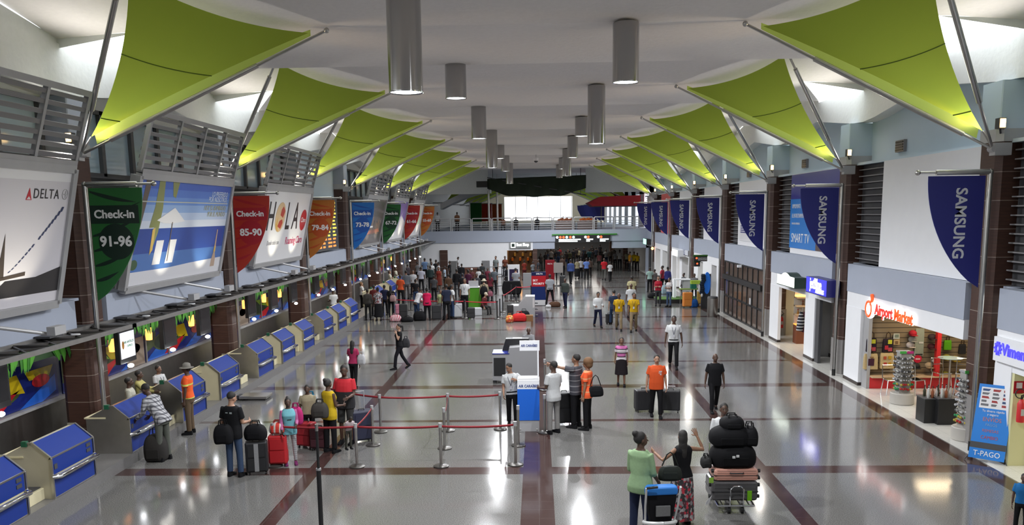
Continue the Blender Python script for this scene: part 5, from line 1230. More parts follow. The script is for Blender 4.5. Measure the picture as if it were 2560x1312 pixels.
# back wall shop, lit direction sign
t = thing('shop_sign', 'glowing white shop sign with dark green square on the back wall', 'sign', (0, YEND, 0)); a, c = at(1277, 606, y=YEND), at(1324, 618, y=YEND)
MB().box(a.x, a.x+.42, -.05, .1, c.z-.02, c.z+.42).build('logo_panel', emat('white_shop_sign', (1, 1, 1), 1.5), t, smooth=0); MB().box(a.x+.07, a.x+.35, -.07, -.05, c.z+.05, c.z+.35).build('logo', mat('dark_green', (.01, .03, .02), .5), t, smooth=0)
MB().box(a.x-.1, c.x+.1, -.02, .1, c.z-.1, c.z+.5).build('backing', cmat((.3, .31, .31)), t, smooth=0)
lettering(t, 'Best Shop', (a.x+.5, -.06, c.z+.24), (1, 0, 0), (0, 0, 1), .38, emat('white_shop_sign', (1, 1, 1), 1.5), .01, align='LEFT', bold=.02, sx=.75); MB().box(a.x+.5, c.x, -.06, .1, c.z-.02, c.z+.06).build('underline', cmat((.4, .42, .42)), t, smooth=0)
b = MB(); b.box(-2.8, -.4, 84, 84.2, 0, 2.85, 0); b.box(-2.9, -2.75, YEND+.4, 84, 0, 2.85, 0); b.box(-.45, -.3, YEND+.4, 84, 0, 2.85, 0); struct('wall_back_shop', b, mat('shop_brown', (.08, .05, .03), .6), smooth=0)
area('shop_light', (-1.5, 81.5, 2.7), 1.5, 1.5, 45, (1, .6, .3))
t = thing('lit_menu', 'glowing amber panel inside the far shop', 'sign', (-1.7, 83.9, 2.35)); MB().box(-.7, .3, -.05, .05, -.25, .1).build('panel', emat('amber_strip', (1, .45, .08), 3), t, smooth=0); MB().box(-.72, .32, 0, .08, -.28, .14).build('case', DARK, t, smooth=0)
for i in range(8):
    bt = thing('souvenir', 'coloured goods on shelf inside the far shop, %s from the left' % ORD[i], 'souvenir', (-2.4+.25*i, 83.7, .9+.45*(i % 3)), group='goods in the far shop'); MB().box(-.1, .1, -.1, .1, 0, .3).build('body', cmat([(.5, .15, .03), (.4, .3, .1), (.1, .2, .3)][i % 3]), bt, smooth=0, bevel=.02); MB().box(-.06, .06, -.06, .06, .3, .36).build('lid', cmat((.5, .5, .45)), bt, smooth=0)
t = thing('direction_sign', 'long black lit direction sign over the passage at the far end', 'sign', (0, YEND-.1, 0)); a, c = at(1388, 588, y=YEND-.1), at(1526, 605, y=YEND-.3)
MB().box(a.x, c.x, -.08, .12, c.z, a.z).build('case', BLACK, t, smooth=0); MB().box(a.x-.3, c.x+.6, -.05, .1, a.z, a.z+.1).build('top_trim', emat('green_edge', (.03, .2, .02), .12), t, smooth=0)
h = a.z-c.z
def fx(px): return at(px, 596, y=YEND-.3).x
for px, cc in ((1393, 0), (1401, 1), (1409, 1), (1417, 2), (1426, 1), (1434, 2), (1464, 0), (1471, 1), (1496, 0), (1503, 1)):
    b = MB(); b.tube([(fx(px), -.085, c.z+h*.72), (fx(px), -.1, c.z+h*.72)], .115, 12); b.build('icon', [emat('white_icon', (.9, 1, 1), 1.6), emat('red_icon', (.9, .10, .03), 1.2), emat('pale_icon', (.6, .95, .85), 2)][cc], t)
for x0, x1, txt in ((1397, 1452, 'PUERTAS GATES B'), (1466, 1483, 'MIGRACION'), (1500, 1522, 'SALIDAS')):
    for j in range(2): MB().box(fx(x0), fx(x1-8*j), -.09, -.08, c.z+h*(.33-.23*j), c.z+h*(.48-.23*j)).build('text_bar', emat('white_icon', (.9, 1, 1), 1.6), t, smooth=0)
area('passage_light', (4, 95, 2.7), 6, 16, 260, (1, .95, .88)); area('passage_light', (2, 82, 2.7), 3, 3, 25, (1, .95, .9))
for i, px in enumerate((1598, 1612)):
    b = MB(); p = at(px, 620, y=107.8); b.box(p.x-.35, p.x+.35, 107.8, 107.95, .1, 2.6); tag(b.build('window_2%d' % i, emat('daylight_pane', (.85, .8, .82), 1.6)), kind='structure')
# ================================================================== crowd-control posts
BELT = mat('red_webbing', (.25, .012, .02), .6); BELTB = mat('bright_red_webbing', (.5, .02, .04), .6)
def post(px, py, lab, m=STEEL, h=.98, g='belt barrier posts', base=.17):
    p = at(px, py, z=0); t = thing('barrier_post', lab, 'post', (p.x, p.y, 0), group=g)
    MB().lathe((0, 0, 0), [(base, 0), (base, .025), (base-.03, .04), (.05, .055)], 28).build('base', mat('post_base', (.07, .065, .06), .35, .5), t)
    MB().tube([(0, 0, .04), (0, 0, h-.09)], .033, 14).build('tube', m, t); MB().tube([(0, 0, h-.1), (0, 0, h)], .04, 14).build('head', m if m is BLACK else GALV, t)
    return t
def belt(a, b_, m=BELT, sag=.03):
    pa, pb = a.location, (b_.location if hasattr(b_, 'location') else Vector(b_)); z = .93; d = pb-pa; rows = []
    for i in range(9):
        q = i/8; s = -sag*4*q*(1-q); p = d*q; rows.append([(p.x, p.y, z-.05+s), (p.x, p.y, z+.0+s)])
    MB().grid(rows).build('belt', m, a, solid=.006)
F1 = post(893, 1167, 'steel barrier post, left one of the front rope row'); F2 = post(1103, 1166, 'steel barrier post, middle one of the front rope row'); F3 = post(1289, 1162, 'steel barrier post in front of the blue kiosk'); F0 = post(688, 1165, 'steel barrier post behind the tall black suitcase')
M1 = post(933, 1113, 'steel barrier post beside the big navy suitcase'); M2 = post(1112, 1121, 'steel barrier post just behind the middle front post'); M3 = post(1296, 1114, 'steel barrier post half hidden behind the front kiosk post')
B1 = post(952, 1080, 'steel barrier post, left one of the back rope row'); B2 = post(1121, 1077, 'steel barrier post, middle one of the back rope row'); B3 = post(1251, 1073, 'dark steel barrier post beside the leaning airline man'); B4 = post(1362, 1082, 'steel barrier post right of the blue kiosk'); P5 = post(1362, 975, 'slim steel barrier post behind the tall kiosk sign')
belt(F0, F1); belt(F1, F2); belt(F2, F3); belt(F1, M1); belt(M2, B2, sag=.15); belt(B1, B2); belt(B2, B3)
p = at(800, 985, z=.93); belt(B1, at(830, 1055, z=0))
KP = [(1027, 776), (1243, 798), (1250, 792), (1257, 780), (1328, 752), (1290, 754), (982, 790), (1162, 796), (1278, 750), (1140, 752)]
kp = [post(x, y, 'black barrier post in the far queue area, %s' % lab, BLACK, g='black queue posts') for (x, y), lab in zip(KP, ('beside the orange top', 'left of the red bags', 'second left of the red bags', 'third left of the red bags', 'by the blue and red stand', 'between kiosk and stand', 'at the left rope end', 'beside the white-shirted man with tie', 'under the dark jacket', 'behind the silver suitcase'))]
belt(kp[6], kp[7], BELTB); belt(kp[7], kp[1], BELTB); belt(kp[3], kp[5], BELTB); belt(kp[5], kp[4], BELTB)
t = thing('barrier_rack', 'black metal barrier rails in front of the white back wall', 'barrier', (0, 0, 0))
def rails(px0, py0, px1, py1, n, h=1.0):
    a, c = at(px0, py0, z=0), at(px1, py1, z=0)
    for i in range(n+1):
        p = lerp(a, c, i/n); MB().tube([p, p+Vector((0, 0, h))], .035, 6).build('upright', BLACK, t)
    for z in (.35, h): MB().tube([a+Vector((0, 0, z)), c+Vector((0, 0, z))], .03, 6).build('crossbar', BLACK, t)
rails(1100, 700, 1255, 696, 5); rails(1255, 696, 1268, 722, 1); rails(1232, 728, 1300, 724, 2); rails(1130, 735, 1160, 735, 1)
# telescopic pole in the foreground
p = at(803, 1312, y=12.0); q = at(791, 1060, y=12.0); t = thing('pole_stand', 'black telescopic pole standing alone in the foreground', 'pole', (p.x, 12.0, 0)); dx = q.x-p.x; dz = q.z
k_ = dx/(q.z-p.z)
def pz(z): return (k_*(z-p.z), 0, z)
z1 = at(797, 1175, y=12.0).z
MB().tube([pz(0.02), pz(z1)], .034, 14).build('lower_tube', BLACK, t); MB().tube([pz(z1), pz(z1+.03)], .038, 14).build('clamp', GALV, t); MB().tube([pz(z1), pz(q.z-.09)], .021, 12).build('upper_tube', BLACK, t); MB().tube([pz(q.z-.1), pz(q.z)], .024, 12).build('tip', STEEL, t); MB().lathe((pz(0)[0], 0, 0), [(.2, 0), (.2, .02), (.05, .04)], 24).build('base', DARK, t)
# ================================================================== kiosks, desks, stands
p = at(1322, 1078, z=0); yk_ = p.y; a = at(1296, 950, y=yk_); c = at(1350, 1050, y=yk_)
t = thing('airline_kiosk', 'wheeled white and blue airline kiosk with header board', 'kiosk', (p.x, yk_, 0)); w = (c.x-a.x)/2; zt = a.z; zl = c.z
zb = at(1322, 972, y=yk_).z
MB().box(-w, w, 0, .45, zl-.32, zl).build('lower_cabinet', GREYP, t, smooth=0); MB().box(-w-.01, w+.01, -.02, .46, zl, zb).build('blue_panel', mat('kiosk_blue', (.012, .12, .58), .35), t, smooth=0); MB().box(-w-.01, w+.01, -.02, .46, zb, zt).build('white_panel', WHITE, t, smooth=0)
lettering(t, 'AIR CARAÏBES', (0, -.024, (zb+zt)/2-.04), (1, 0, 0), (0, 0, 1), .095, cmat((.03, .07, .3)), .002, bold=.02, sx=.82)
MB().box(-w, w, .05, .5, zt, zt+.02).build('worktop', GREYP, t, smooth=0)
hz1 = at(1322, 851, y=yk_+.4).z; hz0 = at(1322, 876, y=yk_+.4).z
for sx in (w-.02,): MB().box(sx-.015, sx+.02, .36, .42, zb, hz1).build('header_post', WHITE, t, smooth=0)
MB().box(-w+.05, w+.02, .37, .41, hz0, hz1).build('header_board', WHITE, t, smooth=0); lettering(t, 'AIR CARAÏBES', (.03, .364, (hz0+hz1)/2), (1, 0, 0), (0, 0, 1), .085, cmat((.03, .07, .3)), .002, bold=.02, sx=.8)
for sx in (-w+.05, w-.05):
    for yy in (.04, .4): b = MB(); b.tube([(sx-.02, yy, .045), (sx+.02, yy, .045)], .045, 12); b.box(sx-.025, sx+.025, yy-.03, yy+.03, .05, zl-.31); b.build('caster', STEEL, t)
# grey podium desk behind it
p = at(1285, 958, z=0); y0 = p.y; t = thing('podium_desk', 'grey steel podium desk with blue top and dark screen hood', 'desk', (p.x, y0, 0)); X0 = at(1231, 900, y=y0).x-p.x; X1 = at(1345, 900, y=y0).x-p.x; zd = at(1260, 885, y=y0).z
b = MB(); b.prism([(X0, 0, .1), (X1, 0, .1), (X1, 0, zd+.28), (X0+.55, 0, zd+.2), (X0+.5, 0, zd), (X0, 0, zd)], (0, .75, 0)); b.build('body', mat('podium_grey', (.33, .33, .34), .4, .3), t, smooth=0)
MB().box(X0+.04, X0+.42, -.012, .3, .25, zd-.12).build('open_shelf', BLACK, t, smooth=0); MB().box(X0, X0+.55, -.02, .8, zd, zd+.03).build('worktop', mat('purple_blue_top', (.02, .03, .22), .3), t, smooth=0)
MB().box(X1-.05, X1+.03, .1, .25, .1, zd+.2).build('support_post', STEEL, t, smooth=0); b = MB(); b.prism([(X0+.3, .5, zd+.03), (X1-.2, .5, zd+.03), (X1-.3, .5, zd+.42), (X0+.42, .5, zd+.42)], (0, .35, 0)); b.build('screen_hood', BLACK, t, smooth=0); MB().box(X0+.65, X0+.95, .55, .8, zd+.42, zd+.43).build('paper', cmat((.75, .76, .78)), t, smooth=0)
for sx in (X0+.05, X1-.05): MB().box(sx-.05, sx+.05, .1, .65, 0, .1).build('foot', DARK, t, smooth=0)
def panel_stand(px, py, w, h, lab, cols, cat='stand', d=.25, nm='panel_stand', dz=0):
    p = at(px, py, z=0); t = thing(nm, lab, cat, (p.x, p.y, 0)); z = 0
    for i, (c, hh) in enumerate(cols): MB().box(-w/2, w/2, 0, d, z+(.0 if i else 0), z+hh*h).build('panel', cmat(c, .45), t, smooth=0); z += hh*h
    MB().box(-w/2-.03, w/2+.03, -.03, d+.03, 0, .03).build('base', DARK, t, smooth=0); return t
t = panel_stand(1347, 764, .85, 2.0, 'tall red and blue airline stand with white foot', [((.7, .7, .72), .17), ((.015, .03, .14), .40), ((.5, .02, .03), .32), ((.015, .02, .08), .11)])
lettering(t, 'SKY', (-.2, -.006, 1.5), (1, 0, 0), (0, 0, 1), .17, TXTW, .002, bold=.02); lettering(t, 'PRIORITY', (0, -.006, 1.3), (1, 0, 0), (0, 0, 1), .17, TXTW, .002, bold=.02, sx=.9); lettering(t, 'DELTA', (.05, -.006, 1.89), (1, 0, 0), (0, 0, 1), .13, TXTW, .002, bold=.01)
t = panel_stand(1375, 705, .72, 1.75, 'tall dark red airline stand behind the checked-shirt man', [((.24, .012, .02), 1.0)]); lettering(t, 'DELTA', (0, -.006, 1.45), (1, 0, 0), (0, 0, 1), .13, TXTW, .002)
t = panel_stand(1396, 715, .7, 1.7, 'grey notice board on a steel post beside the red stand', [((.2, .19, .19), .05)]); MB().box(-.35, .35, 0, .06, 1.0, 1.75).build('board', mat('notice_grey', (.22, .2, .19), .5), t, smooth=0); MB().tube([(.15, .05, .05), (.15, .05, 1.0)], .03, 8).build('post', STEEL, t)
t = panel_stand(1186, 770, .85, 1.2, 'bright green check-in podium in the far queue area', [((.10, .33, .03), 1.0)], 'podium', .5); MB().box(-.5, .5, -.05, .55, 1.2, 1.25).build('worktop', WHITE, t, smooth=0); MB().box(-.32, .25, .05, .12, 1.25, 1.6).build('screen_back', cmat((.5, .5, .52)), t, smooth=0)
t = panel_stand(1285, 735, .8, 2.0, 'white frame stand with dark violet panel in front of the far shop', [((.75, .75, .78), 1.0)]); MB().box(-.3, .3, -.01, 0, .1, 1.7).build('violet_panel', cmat((.03, .02, .06)), t, smooth=0)
t = panel_stand(1325, 722, 1.0, 1.15, 'plain grey partition panel beside the white frame stand', [((.3, .3, .31), 1.0)])
t = panel_stand(1133, 705, .6, 1.7, 'grey upright panel against the back wall, left one', [((.2, .2, .2), 1.0)], d=.05); t = panel_stand(1215, 704, .65, 1.7, 'grey upright panel against the back wall, right one', [((.24, .24, .25), 1.0)], d=.05)
t = thing('wooden_desk', 'dark wooden desk seen behind the queue by the back wall', 'desk', at(1180, 700, z=0)); MB().box(-1.0, 1.0, 0, .6, .9, 1.0).build('top', mat('dark_wood', (.10, .035, .02), .5), t, smooth=0); MB().box(-.9, .9, .05, .55, 0, .9).build('front', mat('dark_wood', (.10, .035, .02), .5), t, smooth=0)
p = at(1310, 792, z=0); t = thing('counter_cabinet', 'grey sloping counter cabinet in the middle of the hall', 'counter', (p.x, p.y, 0)); a = at(1275, 760, y=p.y); c = at(1337, 741, y=p.y)
b = MB(); b.prism([(a.x-p.x, 0, 0), (c.x-p.x, 0, 0), (c.x-p.x, 0, c.z), (c.x-p.x-.5, 0, c.z), (a.x-p.x+.45, 0, a.z-.1), (a.x-p.x, 0, a.z-.1)], (0, 1.1, 0)); b.build('body', mat('cabinet_grey', (.30, .30, .31), .4, .2), t, smooth=0); MB().box(c.x-p.x-.12, c.x-p.x-.02, -.012, 0, c.z-.6, c.z-.08).build('notice', cmat((.65, .62, .62)), t, smooth=0)
for i in range(3): MB().box(c.x-p.x, c.x-p.x+.16, .1, .3, .05+.32*i, .1+.32*i).build('bracket', DARK, t, smooth=0)
p = at(640, 996, z=0); t = thing('baggage_scale', 'low steel baggage scale on the floor beside the desks', 'scale', (p.x, p.y, 0)); MB().box(-.42, .42, -.3, .3, .04, .13).build('platform', STEEL, t, smooth=0, bevel=.015); MB().box(-.7, -.45, -.15, .15, 0, .12).build('display_unit', DARK, t, smooth=0)
for sx in (-.35, .35): MB().tube([(sx, -.25, .02), (sx, .25, .02)], .02, 6).build('foot', BLACK, t)
# info corner on the right
p = at(1695, 756, z=0); t = thing('display_platform', 'low black platform with green turf top on the right side', 'platform', (p.x, p.y, 0)); MB().box(-1.3, 1.2, -.5, 1.2, 0, .22).build('base', BLACK, t, smooth=0); MB().box(-1.3, 1.2, -.5, 1.2, .22, .26).build('turf', mat('turf', (.06, .14, .02), .9, var=.4, scale=60), t, smooth=0)
t = thing('white_podium', 'white podium desk standing on the green turf platform', 'podium', (p.x+.3, p.y+.45, .26)); MB().box(-.5, -.35, 0, .5, 0, 1.05).build('leg_panel', WHITE, t, smooth=0); MB().box(-.5, .5, 0, .5, 1.05, 1.12).build('top', WHITE, t, smooth=0); MB().box(.1, .5, .1, .5, 0, 1.05).build('cabinet', GREYP, t, smooth=0)
t = thing('leaflet_table', 'small table piled with green and yellow leaflets', 'table', at(1730, 760, z=0)); MB().box(-.75, .55, -.3, .3, .88, .92).build('top', cmat((.2, .28, .06)), t, smooth=0); MB().box(-.1, .45, -.2, .2, 1.2, 1.4).build('box_display', cmat((.35, .5, .06)), t, smooth=0); MB().box(-.1, .2, -.2, .2, .92, 1.2).build('stand', cmat((.02, .15, .1)), t, smooth=0)
for sx in (-.7, .5): MB().tube([(sx, 0, 0), (sx, 0, .88)], .025, 6).build('leg', STEEL, t)
p = at(1762, 772, z=0); t = thing('display_board', 'tall black board stand carrying a blue paddle board', 'stand', (p.x, p.y, 0)); MB().box(-.18, .32, .1, .3, 0, 1.95).build('board', BLACK, t, smooth=0); MB().box(.32, .38, .1, .3, 0, 2.0).build('side_panel', WHITE, t, smooth=0)
t = thing('blue_board', 'bright blue rounded board strapped upright with dark gear', 'board', (p.x, p.y, .8)); b = MB(); b.prism([(.1+.2*math.cos(i*PI/10), .0, .65+(.62)*math.sin(i*PI/10)*1.0) for i in range(20)], (0, .08, 0)); b.build('deck', mat('board_blue', (.015, .15, .60), .35), t, bevel=.02); b = MB()
rnd = random.Random(4)
for i in range(9): b.ell((-.22+.12*rnd.random(), -.05, .1+.12*i), (.14, .1, .1), 8, 6)
b.build('dark_gear', cmat((.02, .03, .05)), t); b = MB(); b.ell((-.35, -.1, .35), (.06, .06, .22)); b.ell((-.2, -.1, .0), (.06, .06, .12)); b.build('white_gear', cmat((.65, .65, .65)), t)
# ================================================================== luggage
def suitcase(px, py, w, d, h, c, lab, rz=0, grip=0, rough=.5, ribs=0, loc=None, flat=False, soft=True, stripe=None, tagc=None, nm='suitcase', g=None):
    p = Vector(loc) if loc is not None else at(px, py, z=0); t = thing(nm, lab, 'suitcase', p, rz, group=g); m = mat('case_%02x%02x%02x' % tuple(int(255*x) for x in c), c, rough, var=.1, scale=20)
    z0 = 0 if flat else .06
    MB().box(-w/2, w/2, -d/2, d/2, z0, h).build('shell', m, t, smooth=0, bevel=.035 if soft else .05)
    b = MB()
    if ribs:
        for i in range(ribs): x = -w/2+(i+.5)*w/ribs; b.box(x-.012, x+.012, -d/2-.008, -d/2, z0+.06, h-.05)
    else: b.box(-w*.4, w*.4, -d/2-.025, -d/2, z0+.05, h*.52); b.box(-w*.38, w*.38, -d/2-.02, -d/2, h*.56, h*.9)
    b.build('front_ribs' if ribs else 'front_pockets', m, t, smooth=0)
    if not flat:
        for sx in (-1, 1):
            for sy in (-1, 1): MB().tube([(sx*(w/2-.06)-.015, sy*(d/2-.04), .03), (sx*(w/2-.06)+.015, sy*(d/2-.04), .03)], .03, 10).build('wheel', BLACK, t)
        MB().tube([(-.07, 0, h), (-.07, 0, h+.035), (.07, 0, h+.035), (.07, 0, h)], .012, 6).build('carry_handle', BLACK, t)
        if grip: MB().tube([(-w*.22, d*.35, h-.02), (-w*.22, d*.35, h+grip), (w*.22, d*.35, h+grip), (w*.22, d*.35, h-.02)], .012, 6).build('pull_handle', GALV, t)
    if stripe: MB().box(-.045, .045, -d/2-.03, -d/2-.008, z0+.03, h-.03).build('strap', cmat(stripe), t, smooth=0)
    if tagc: MB().box(.02, .07, -d/2-.035, -d/2-.026, h*.62, h*.85).build('tag', cmat(tagc), t, smooth=0)
    return t
def bag(px, py, r, c, lab, nm='duffel_bag', cat='bag', loc=None, rz=0, m=None, g=None, handles=True):
    p = Vector(loc) if loc is not None else at(px, py, z=0); t = thing(nm, lab, cat, p, rz, group=g); a, b_, h = r; q = MB(); n = 18; rings = []
    for z, s in ((.0, .86), (.06, .98), (.35, 1.05), (.65, 1.0), (.88, .8), (1.0, .45)):
        rings.append([(a*s*math.copysign(abs(math.cos(2*PI*j/n))**.7, math.cos(2*PI*j/n)), b_*s*math.copysign(abs(math.sin(2*PI*j/n))**.7, math.sin(2*PI*j/n)), h*z+.012*math.sin(j*5+z*9)) for j in range(n)])
    q.loft(rings); q.build('body', m or cmat(c), t, sub=1)
    if handles:
        for s in (-1, 1): MB().tube([(-a*.45, s*b_*.6, h*.7), (-a*.3, s*b_*.3, h*1.2), (a*.3, s*b_*.3, h*1.2), (a*.45, s*b_*.6, h*.7)], .012, 6).build('handle', cmat(tuple(x*.6 for x in c)), t)
    MB().box(-a*.55, a*.55, -b_*1.08, -b_*.98, h*.15, h*.5).build('pocket', m or cmat(tuple(x*.8 for x in c)), t, smooth=0, bevel=.01)
    return t
def handbag(hand, lab, c, w=.2, h=.26, drop=.30, rz=0, nm='handbag', d=.07, m=None):
    """bag hanging below a hand or shoulder point"""
    p = Vector(hand)-Vector((0, 0, drop+h)); t = thing(nm, lab, 'bag', p, rz); q = MB()
    q.loft([[(x*s, y*s2, z) for x, y in ((-w, -d), (w, -d), (w*1.05, 0), (w, d), (-w, d), (-w*1.05, 0))] for z, s, s2 in ((0, .9, .8), (.05, 1.05, 1.15), (h*.6, 1, 1), (h, .8, .6))]); q.build('body', m or cmat(c, .5), t, sub=1)
    MB().tube([(-w*.7, 0, h*.95), (-w*.3, 0, h+drop*.8), (0, 0, h+drop), (w*.3, 0, h+drop*.8), (w*.7, 0, h*.95)], .012, 6).build('strap', m or cmat(c, .5), t)
    MB().box(-w*.6, w*.6, -d*1.12, -d*.9, h*.2, h*.6).build('pocket', m or cmat(c, .5), t, smooth=0, bevel=.01); return t
BLK = (.012, .012, .014)
suitcase(645, 1183, .46, .28, .72, BLK, 'tall black suitcase with grey strap beside the man in jeans', .25, .0, stripe=(.32, .32, .33)); p = at(645, 1183, z=0)
bag(0, 0, (.24, .15, .34), BLK, 'black duffel bag lying on top of the tall black suitcase', loc=(p.x, p.y, .75)); 
suitcase(698, 1163, .40, .26, .70, (.42, .015, .02), 'bright red suitcase in front of the girl with pink backpack', .1)
p = at(698, 1163, z=0); bag(0, 0, (.17, .12, .24), (.45, .05, .04), 'red and white shopping bag on top of the red suitcase', loc=(p.x, p.y, .74), nm='shopping_bag', m=stripes('red_white_bag', [((.5, .04, .03), 2), ((.5, .45, .42), 1)], .12, 0))
suitcase(768, 1118, .42, .28, .62, (.30, .012, .02), 'dark red suitcase behind the girl, beside the boy', -.3); suitcase(800, 1124, .40, .26, .55, (.05, .012, .018), 'dark maroon suitcase between red suitcase and woman in yellow', -.1)
suitcase(906, 1103, .52, .32, .78, (.018, .02, .045), 'big navy suitcase held by the man in red and black polo', .5, .45)
suitcase(1410, 1060, .46, .32, .86, BLK, 'tall black suitcase behind the white-shirted man at the kiosk', .2)
suitcase(1609, 1028, .50, .30, .62, BLK, 'black suitcase at the left hand of the man in orange', PI+.15, .10, tagc=(.7, .7, .7)); suitcase(1676, 1029, .52, .30, .62, BLK, 'black suitcase at the right hand of the man in orange', PI-.15, .12); 
suitcase(1523, 810, .34, .22, .52, BLK, 'small black suitcase pulled by the person in dark blue', .2, .42)
suitcase(1144, 794, .50, .32, .75, (.42, .43, .45), 'silver suitcase standing by the rope in the far queue', .05, rough=.35, ribs=5); suitcase(1190, 788, .62, .40, .42, (.38, .39, .41), 'low silver suitcase with a person sitting on it', .15, rough=.4, ribs=4, flat=True)
suitcase(1009, 800, .42, .28, .85, BLK, 'tall black suitcase beside the rope left end', .1); bag(989, 803, (.30, .22, .35), (.5, .28, .30), 'pink and white striped bag lying on the floor by the rope', m=stripes('pink_stripe', [((.45, .08, .12), 1), ((.55, .5, .5), 1)], .09, 0, warp=.15)); bag(1018, 804, (.33, .2, .25), BLK, 'black duffel bag on the floor right of the pink striped bag')
suitcase(996, 788, .30, .2, .62, (.5, .18, .25), 'small pink suitcase under the rope by the striped bag', .1)
bag(1050, 801, (.34, .26, .5), BLK, 'big black bag on the floor left of the woman in magenta'); suitcase(1092, 800, .5, .32, .8, BLK, 'black suitcase right of the woman in magenta', .1); suitcase(1178, 797, .4, .28, .6, BLK, 'black case right of the silver suitcase', 0)
suitcase(1086, 728, .6, .35, .75, BLK, 'black suitcase among the queue near the dark green jacket', .1); suitcase(1406, 715, .42, .3, .78, BLK, 'black suitcase under the grey notice board', 0)
bag(1298, 803, (.38, .26, .42), (.62, .03, .03), 'bright red bag on the floor by the grey cabinet'); bag(1274, 806, (.2, .18, .38), (.6, .3, .08), 'orange flowered bag left of the bright red bag', m=voro('flowers', [(.6, .12, .02), (.6, .35, .05), (.6, .5, .3), (.35, .05, .02)], 14)); suitcase(1276, 797, .32, .22, .75, BLK, 'small black case behind the flowered bag', .1); bag(1310, 796, (.3, .2, .42), BLK, 'black bag behind the bright red bag')
t = thing('cardboard_box', 'flat brown cardboard box at the foot of the grey cabinet', 'box', at(1318, 802, z=0)); MB().box(-.32, .3, -.2, .2, 0, .3).build('box', cmat((.28, .14, .06)), t, smooth=0); MB().box(-.33, .31, -.03, .03, .3, .305).build('tape', cmat((.4, .25, .12)), t, smooth=0)
bag(1387, 767, (.34, .2, .32), (.10, .05, .03), 'brown bag on the floor beside the checked-shirt man'); bag(1371, 768, (.16, .1, .16), (.7, .7, .72), 'white plastic bag beside the brown bag', nm='plastic_bag')
suitcase(1718, 768, .52, .34, .86, (.55, .19, .03), 'large orange suitcase by the leaflet table', .1); bag(1735, 768, (.22, .16, .5), (.02, .10, .35), 'blue backpack on the floor right of the orange suitcase', nm='backpack'); suitcase(1751, 762, .42, .2, .8, (.28, .17, .03), 'mustard brown case behind the blue backpack', 0); bag(1635, 745, (.4, .3, .36), BLK, 'black bag on the floor behind the woman in red')
bag(1660, 735, (.18, .16, .62), (.4, .55, .62), 'pale blue and white bag between two women on the right', nm='tote_bag'); bag(1681, 738, (.2, .16, .7), BLK, 'tall black bag beside the green turf platform')
# suitcases on the trolley
p = at(1838, 1282, z=0); TX, TY = p.x, p.y+.35
t = thing('luggage_trolley', 'steel luggage trolley under a tall pile of bags', 'trolley', (TX, TY, 0)); b = MB()
b.tube([(-.32, -.42, .16), (.32, -.42, .16), (.32, .5, .20), (-.32, .5, .20), (-.32, -.42, .16)], .02, 8); b.build('deck_frame', CHROME, t)
b = MB()
for i in range(4): b.tube([(-.24+.16*i, -.42, .16), (-.24+.16*i, .5, .2)], .013, 6)
b.build('deck_bars', STEEL, t); MB().tube([(-.12, -.44, .16), (-.12, -.46, .48), (-.06, -.46, .54), (.06, -.46, .54), (.12, -.46, .48), (.12, -.44, .16)], .012, 6).build('front_hoop', CHROME, t)
MB().tube([(-.3, .5, .2), (-.3, .62, 1.05), (.3, .62, 1.05), (.3, .5, .2)], .02, 8).build('push_handle', CHROME, t)
for x, yy in ((-.3, .45), (.3, .45), (-.12, -.35), (.12, -.35)): b = MB(); b.tube([(x-.025, yy, .07), (x+.025, yy, .07)], .07, 14); b.build('wheel', BLACK, t)
def hard(loc, w, d, h, c, lab, ribs_axis=True):
    t = thing('suitcase', lab, 'suitcase', loc); m = mat('hard_%02x%02x%02x' % tuple(int(255*x) for x in c), c, .3, var=.06)
    MB().box(-w/2, w/2, -d/2, d/2, 0, h).build('shell', m, t, smooth=0, bevel=.05)
    b = MB()
    for i in range(5): b.box(-w/2+.05, w/2-.05, -d/2-.006, -d/2, h*(.12+.19*i), h*(.17+.19*i))
    b.build('ribs', m, t, smooth=0); MB().box(-w/2-.004, w/2+.004, -d/2-.008, d/2, h*.48, h*.52).build('zip_band', BLACK, t, smooth=0)
    for x, z in ((-w/2-.02, h*.2), (-w/2-.02, h*.8), (w/2+.02, h*.2), (w/2+.02, h*.8)): MB().tube([(x-.02, -d*.36, z), (x+.02, -d*.36, z)], .035, 10).build('wheel', BLACK, t)
    MB().tube([(-.12, -d/2-.01, h*.72), (-.1, -d/2-.04, h*.72), (.1, -d/2-.04, h*.72), (.12, -d/2-.01, h*.72)], .014, 6).build('grip', BLACK, t); return t
t = hard((TX-.01, TY-.02, .215), .84, .62, .36, (.07, .068, .07), 'charcoal hard suitcase lying at the bottom of the trolley pile'); MB().box(.22, .30, -.335, -.318, .02, .2).build('green_tag', cmat((.2, .55, .02)), t, smooth=0)
b = MB(); b.poly([(-.42, -.33, .12), (-.52, -.36, .02), (-.54, -.36, -.06), (-.46, -.34, .0)]); b.build('paper_tag', cmat((.7, .7, .72)), t, solid=.004, smooth=0)
t = hard((TX+.02, TY, .58), .80, .58, .22, (.52, .27, .21), 'salmon pink hard suitcase lying in the trolley pile'); MB().box(-.5, -.42, -.32, -.31, -.02, .08).build('green_tag', cmat((.3, .55, .08)), t, smooth=0)
bag(0, 0, (.42, .28, .44), (.008, .008, .009), 'bulky black bag with white buckles in the trolley pile', loc=(TX+.0, TY, .80), handles=False); t = [o for o in COL.objects if o.get('label', '').startswith('bulky black')][0]; MB().box(-.07, -.02, -.33, -.31, .22, .26).build('buckle', cmat((.75, .75, .75)), t, smooth=0); MB().box(.0, .05, -.33, -.31, .24, .28).build('buckle', cmat((.75, .75, .75)), t, smooth=0)
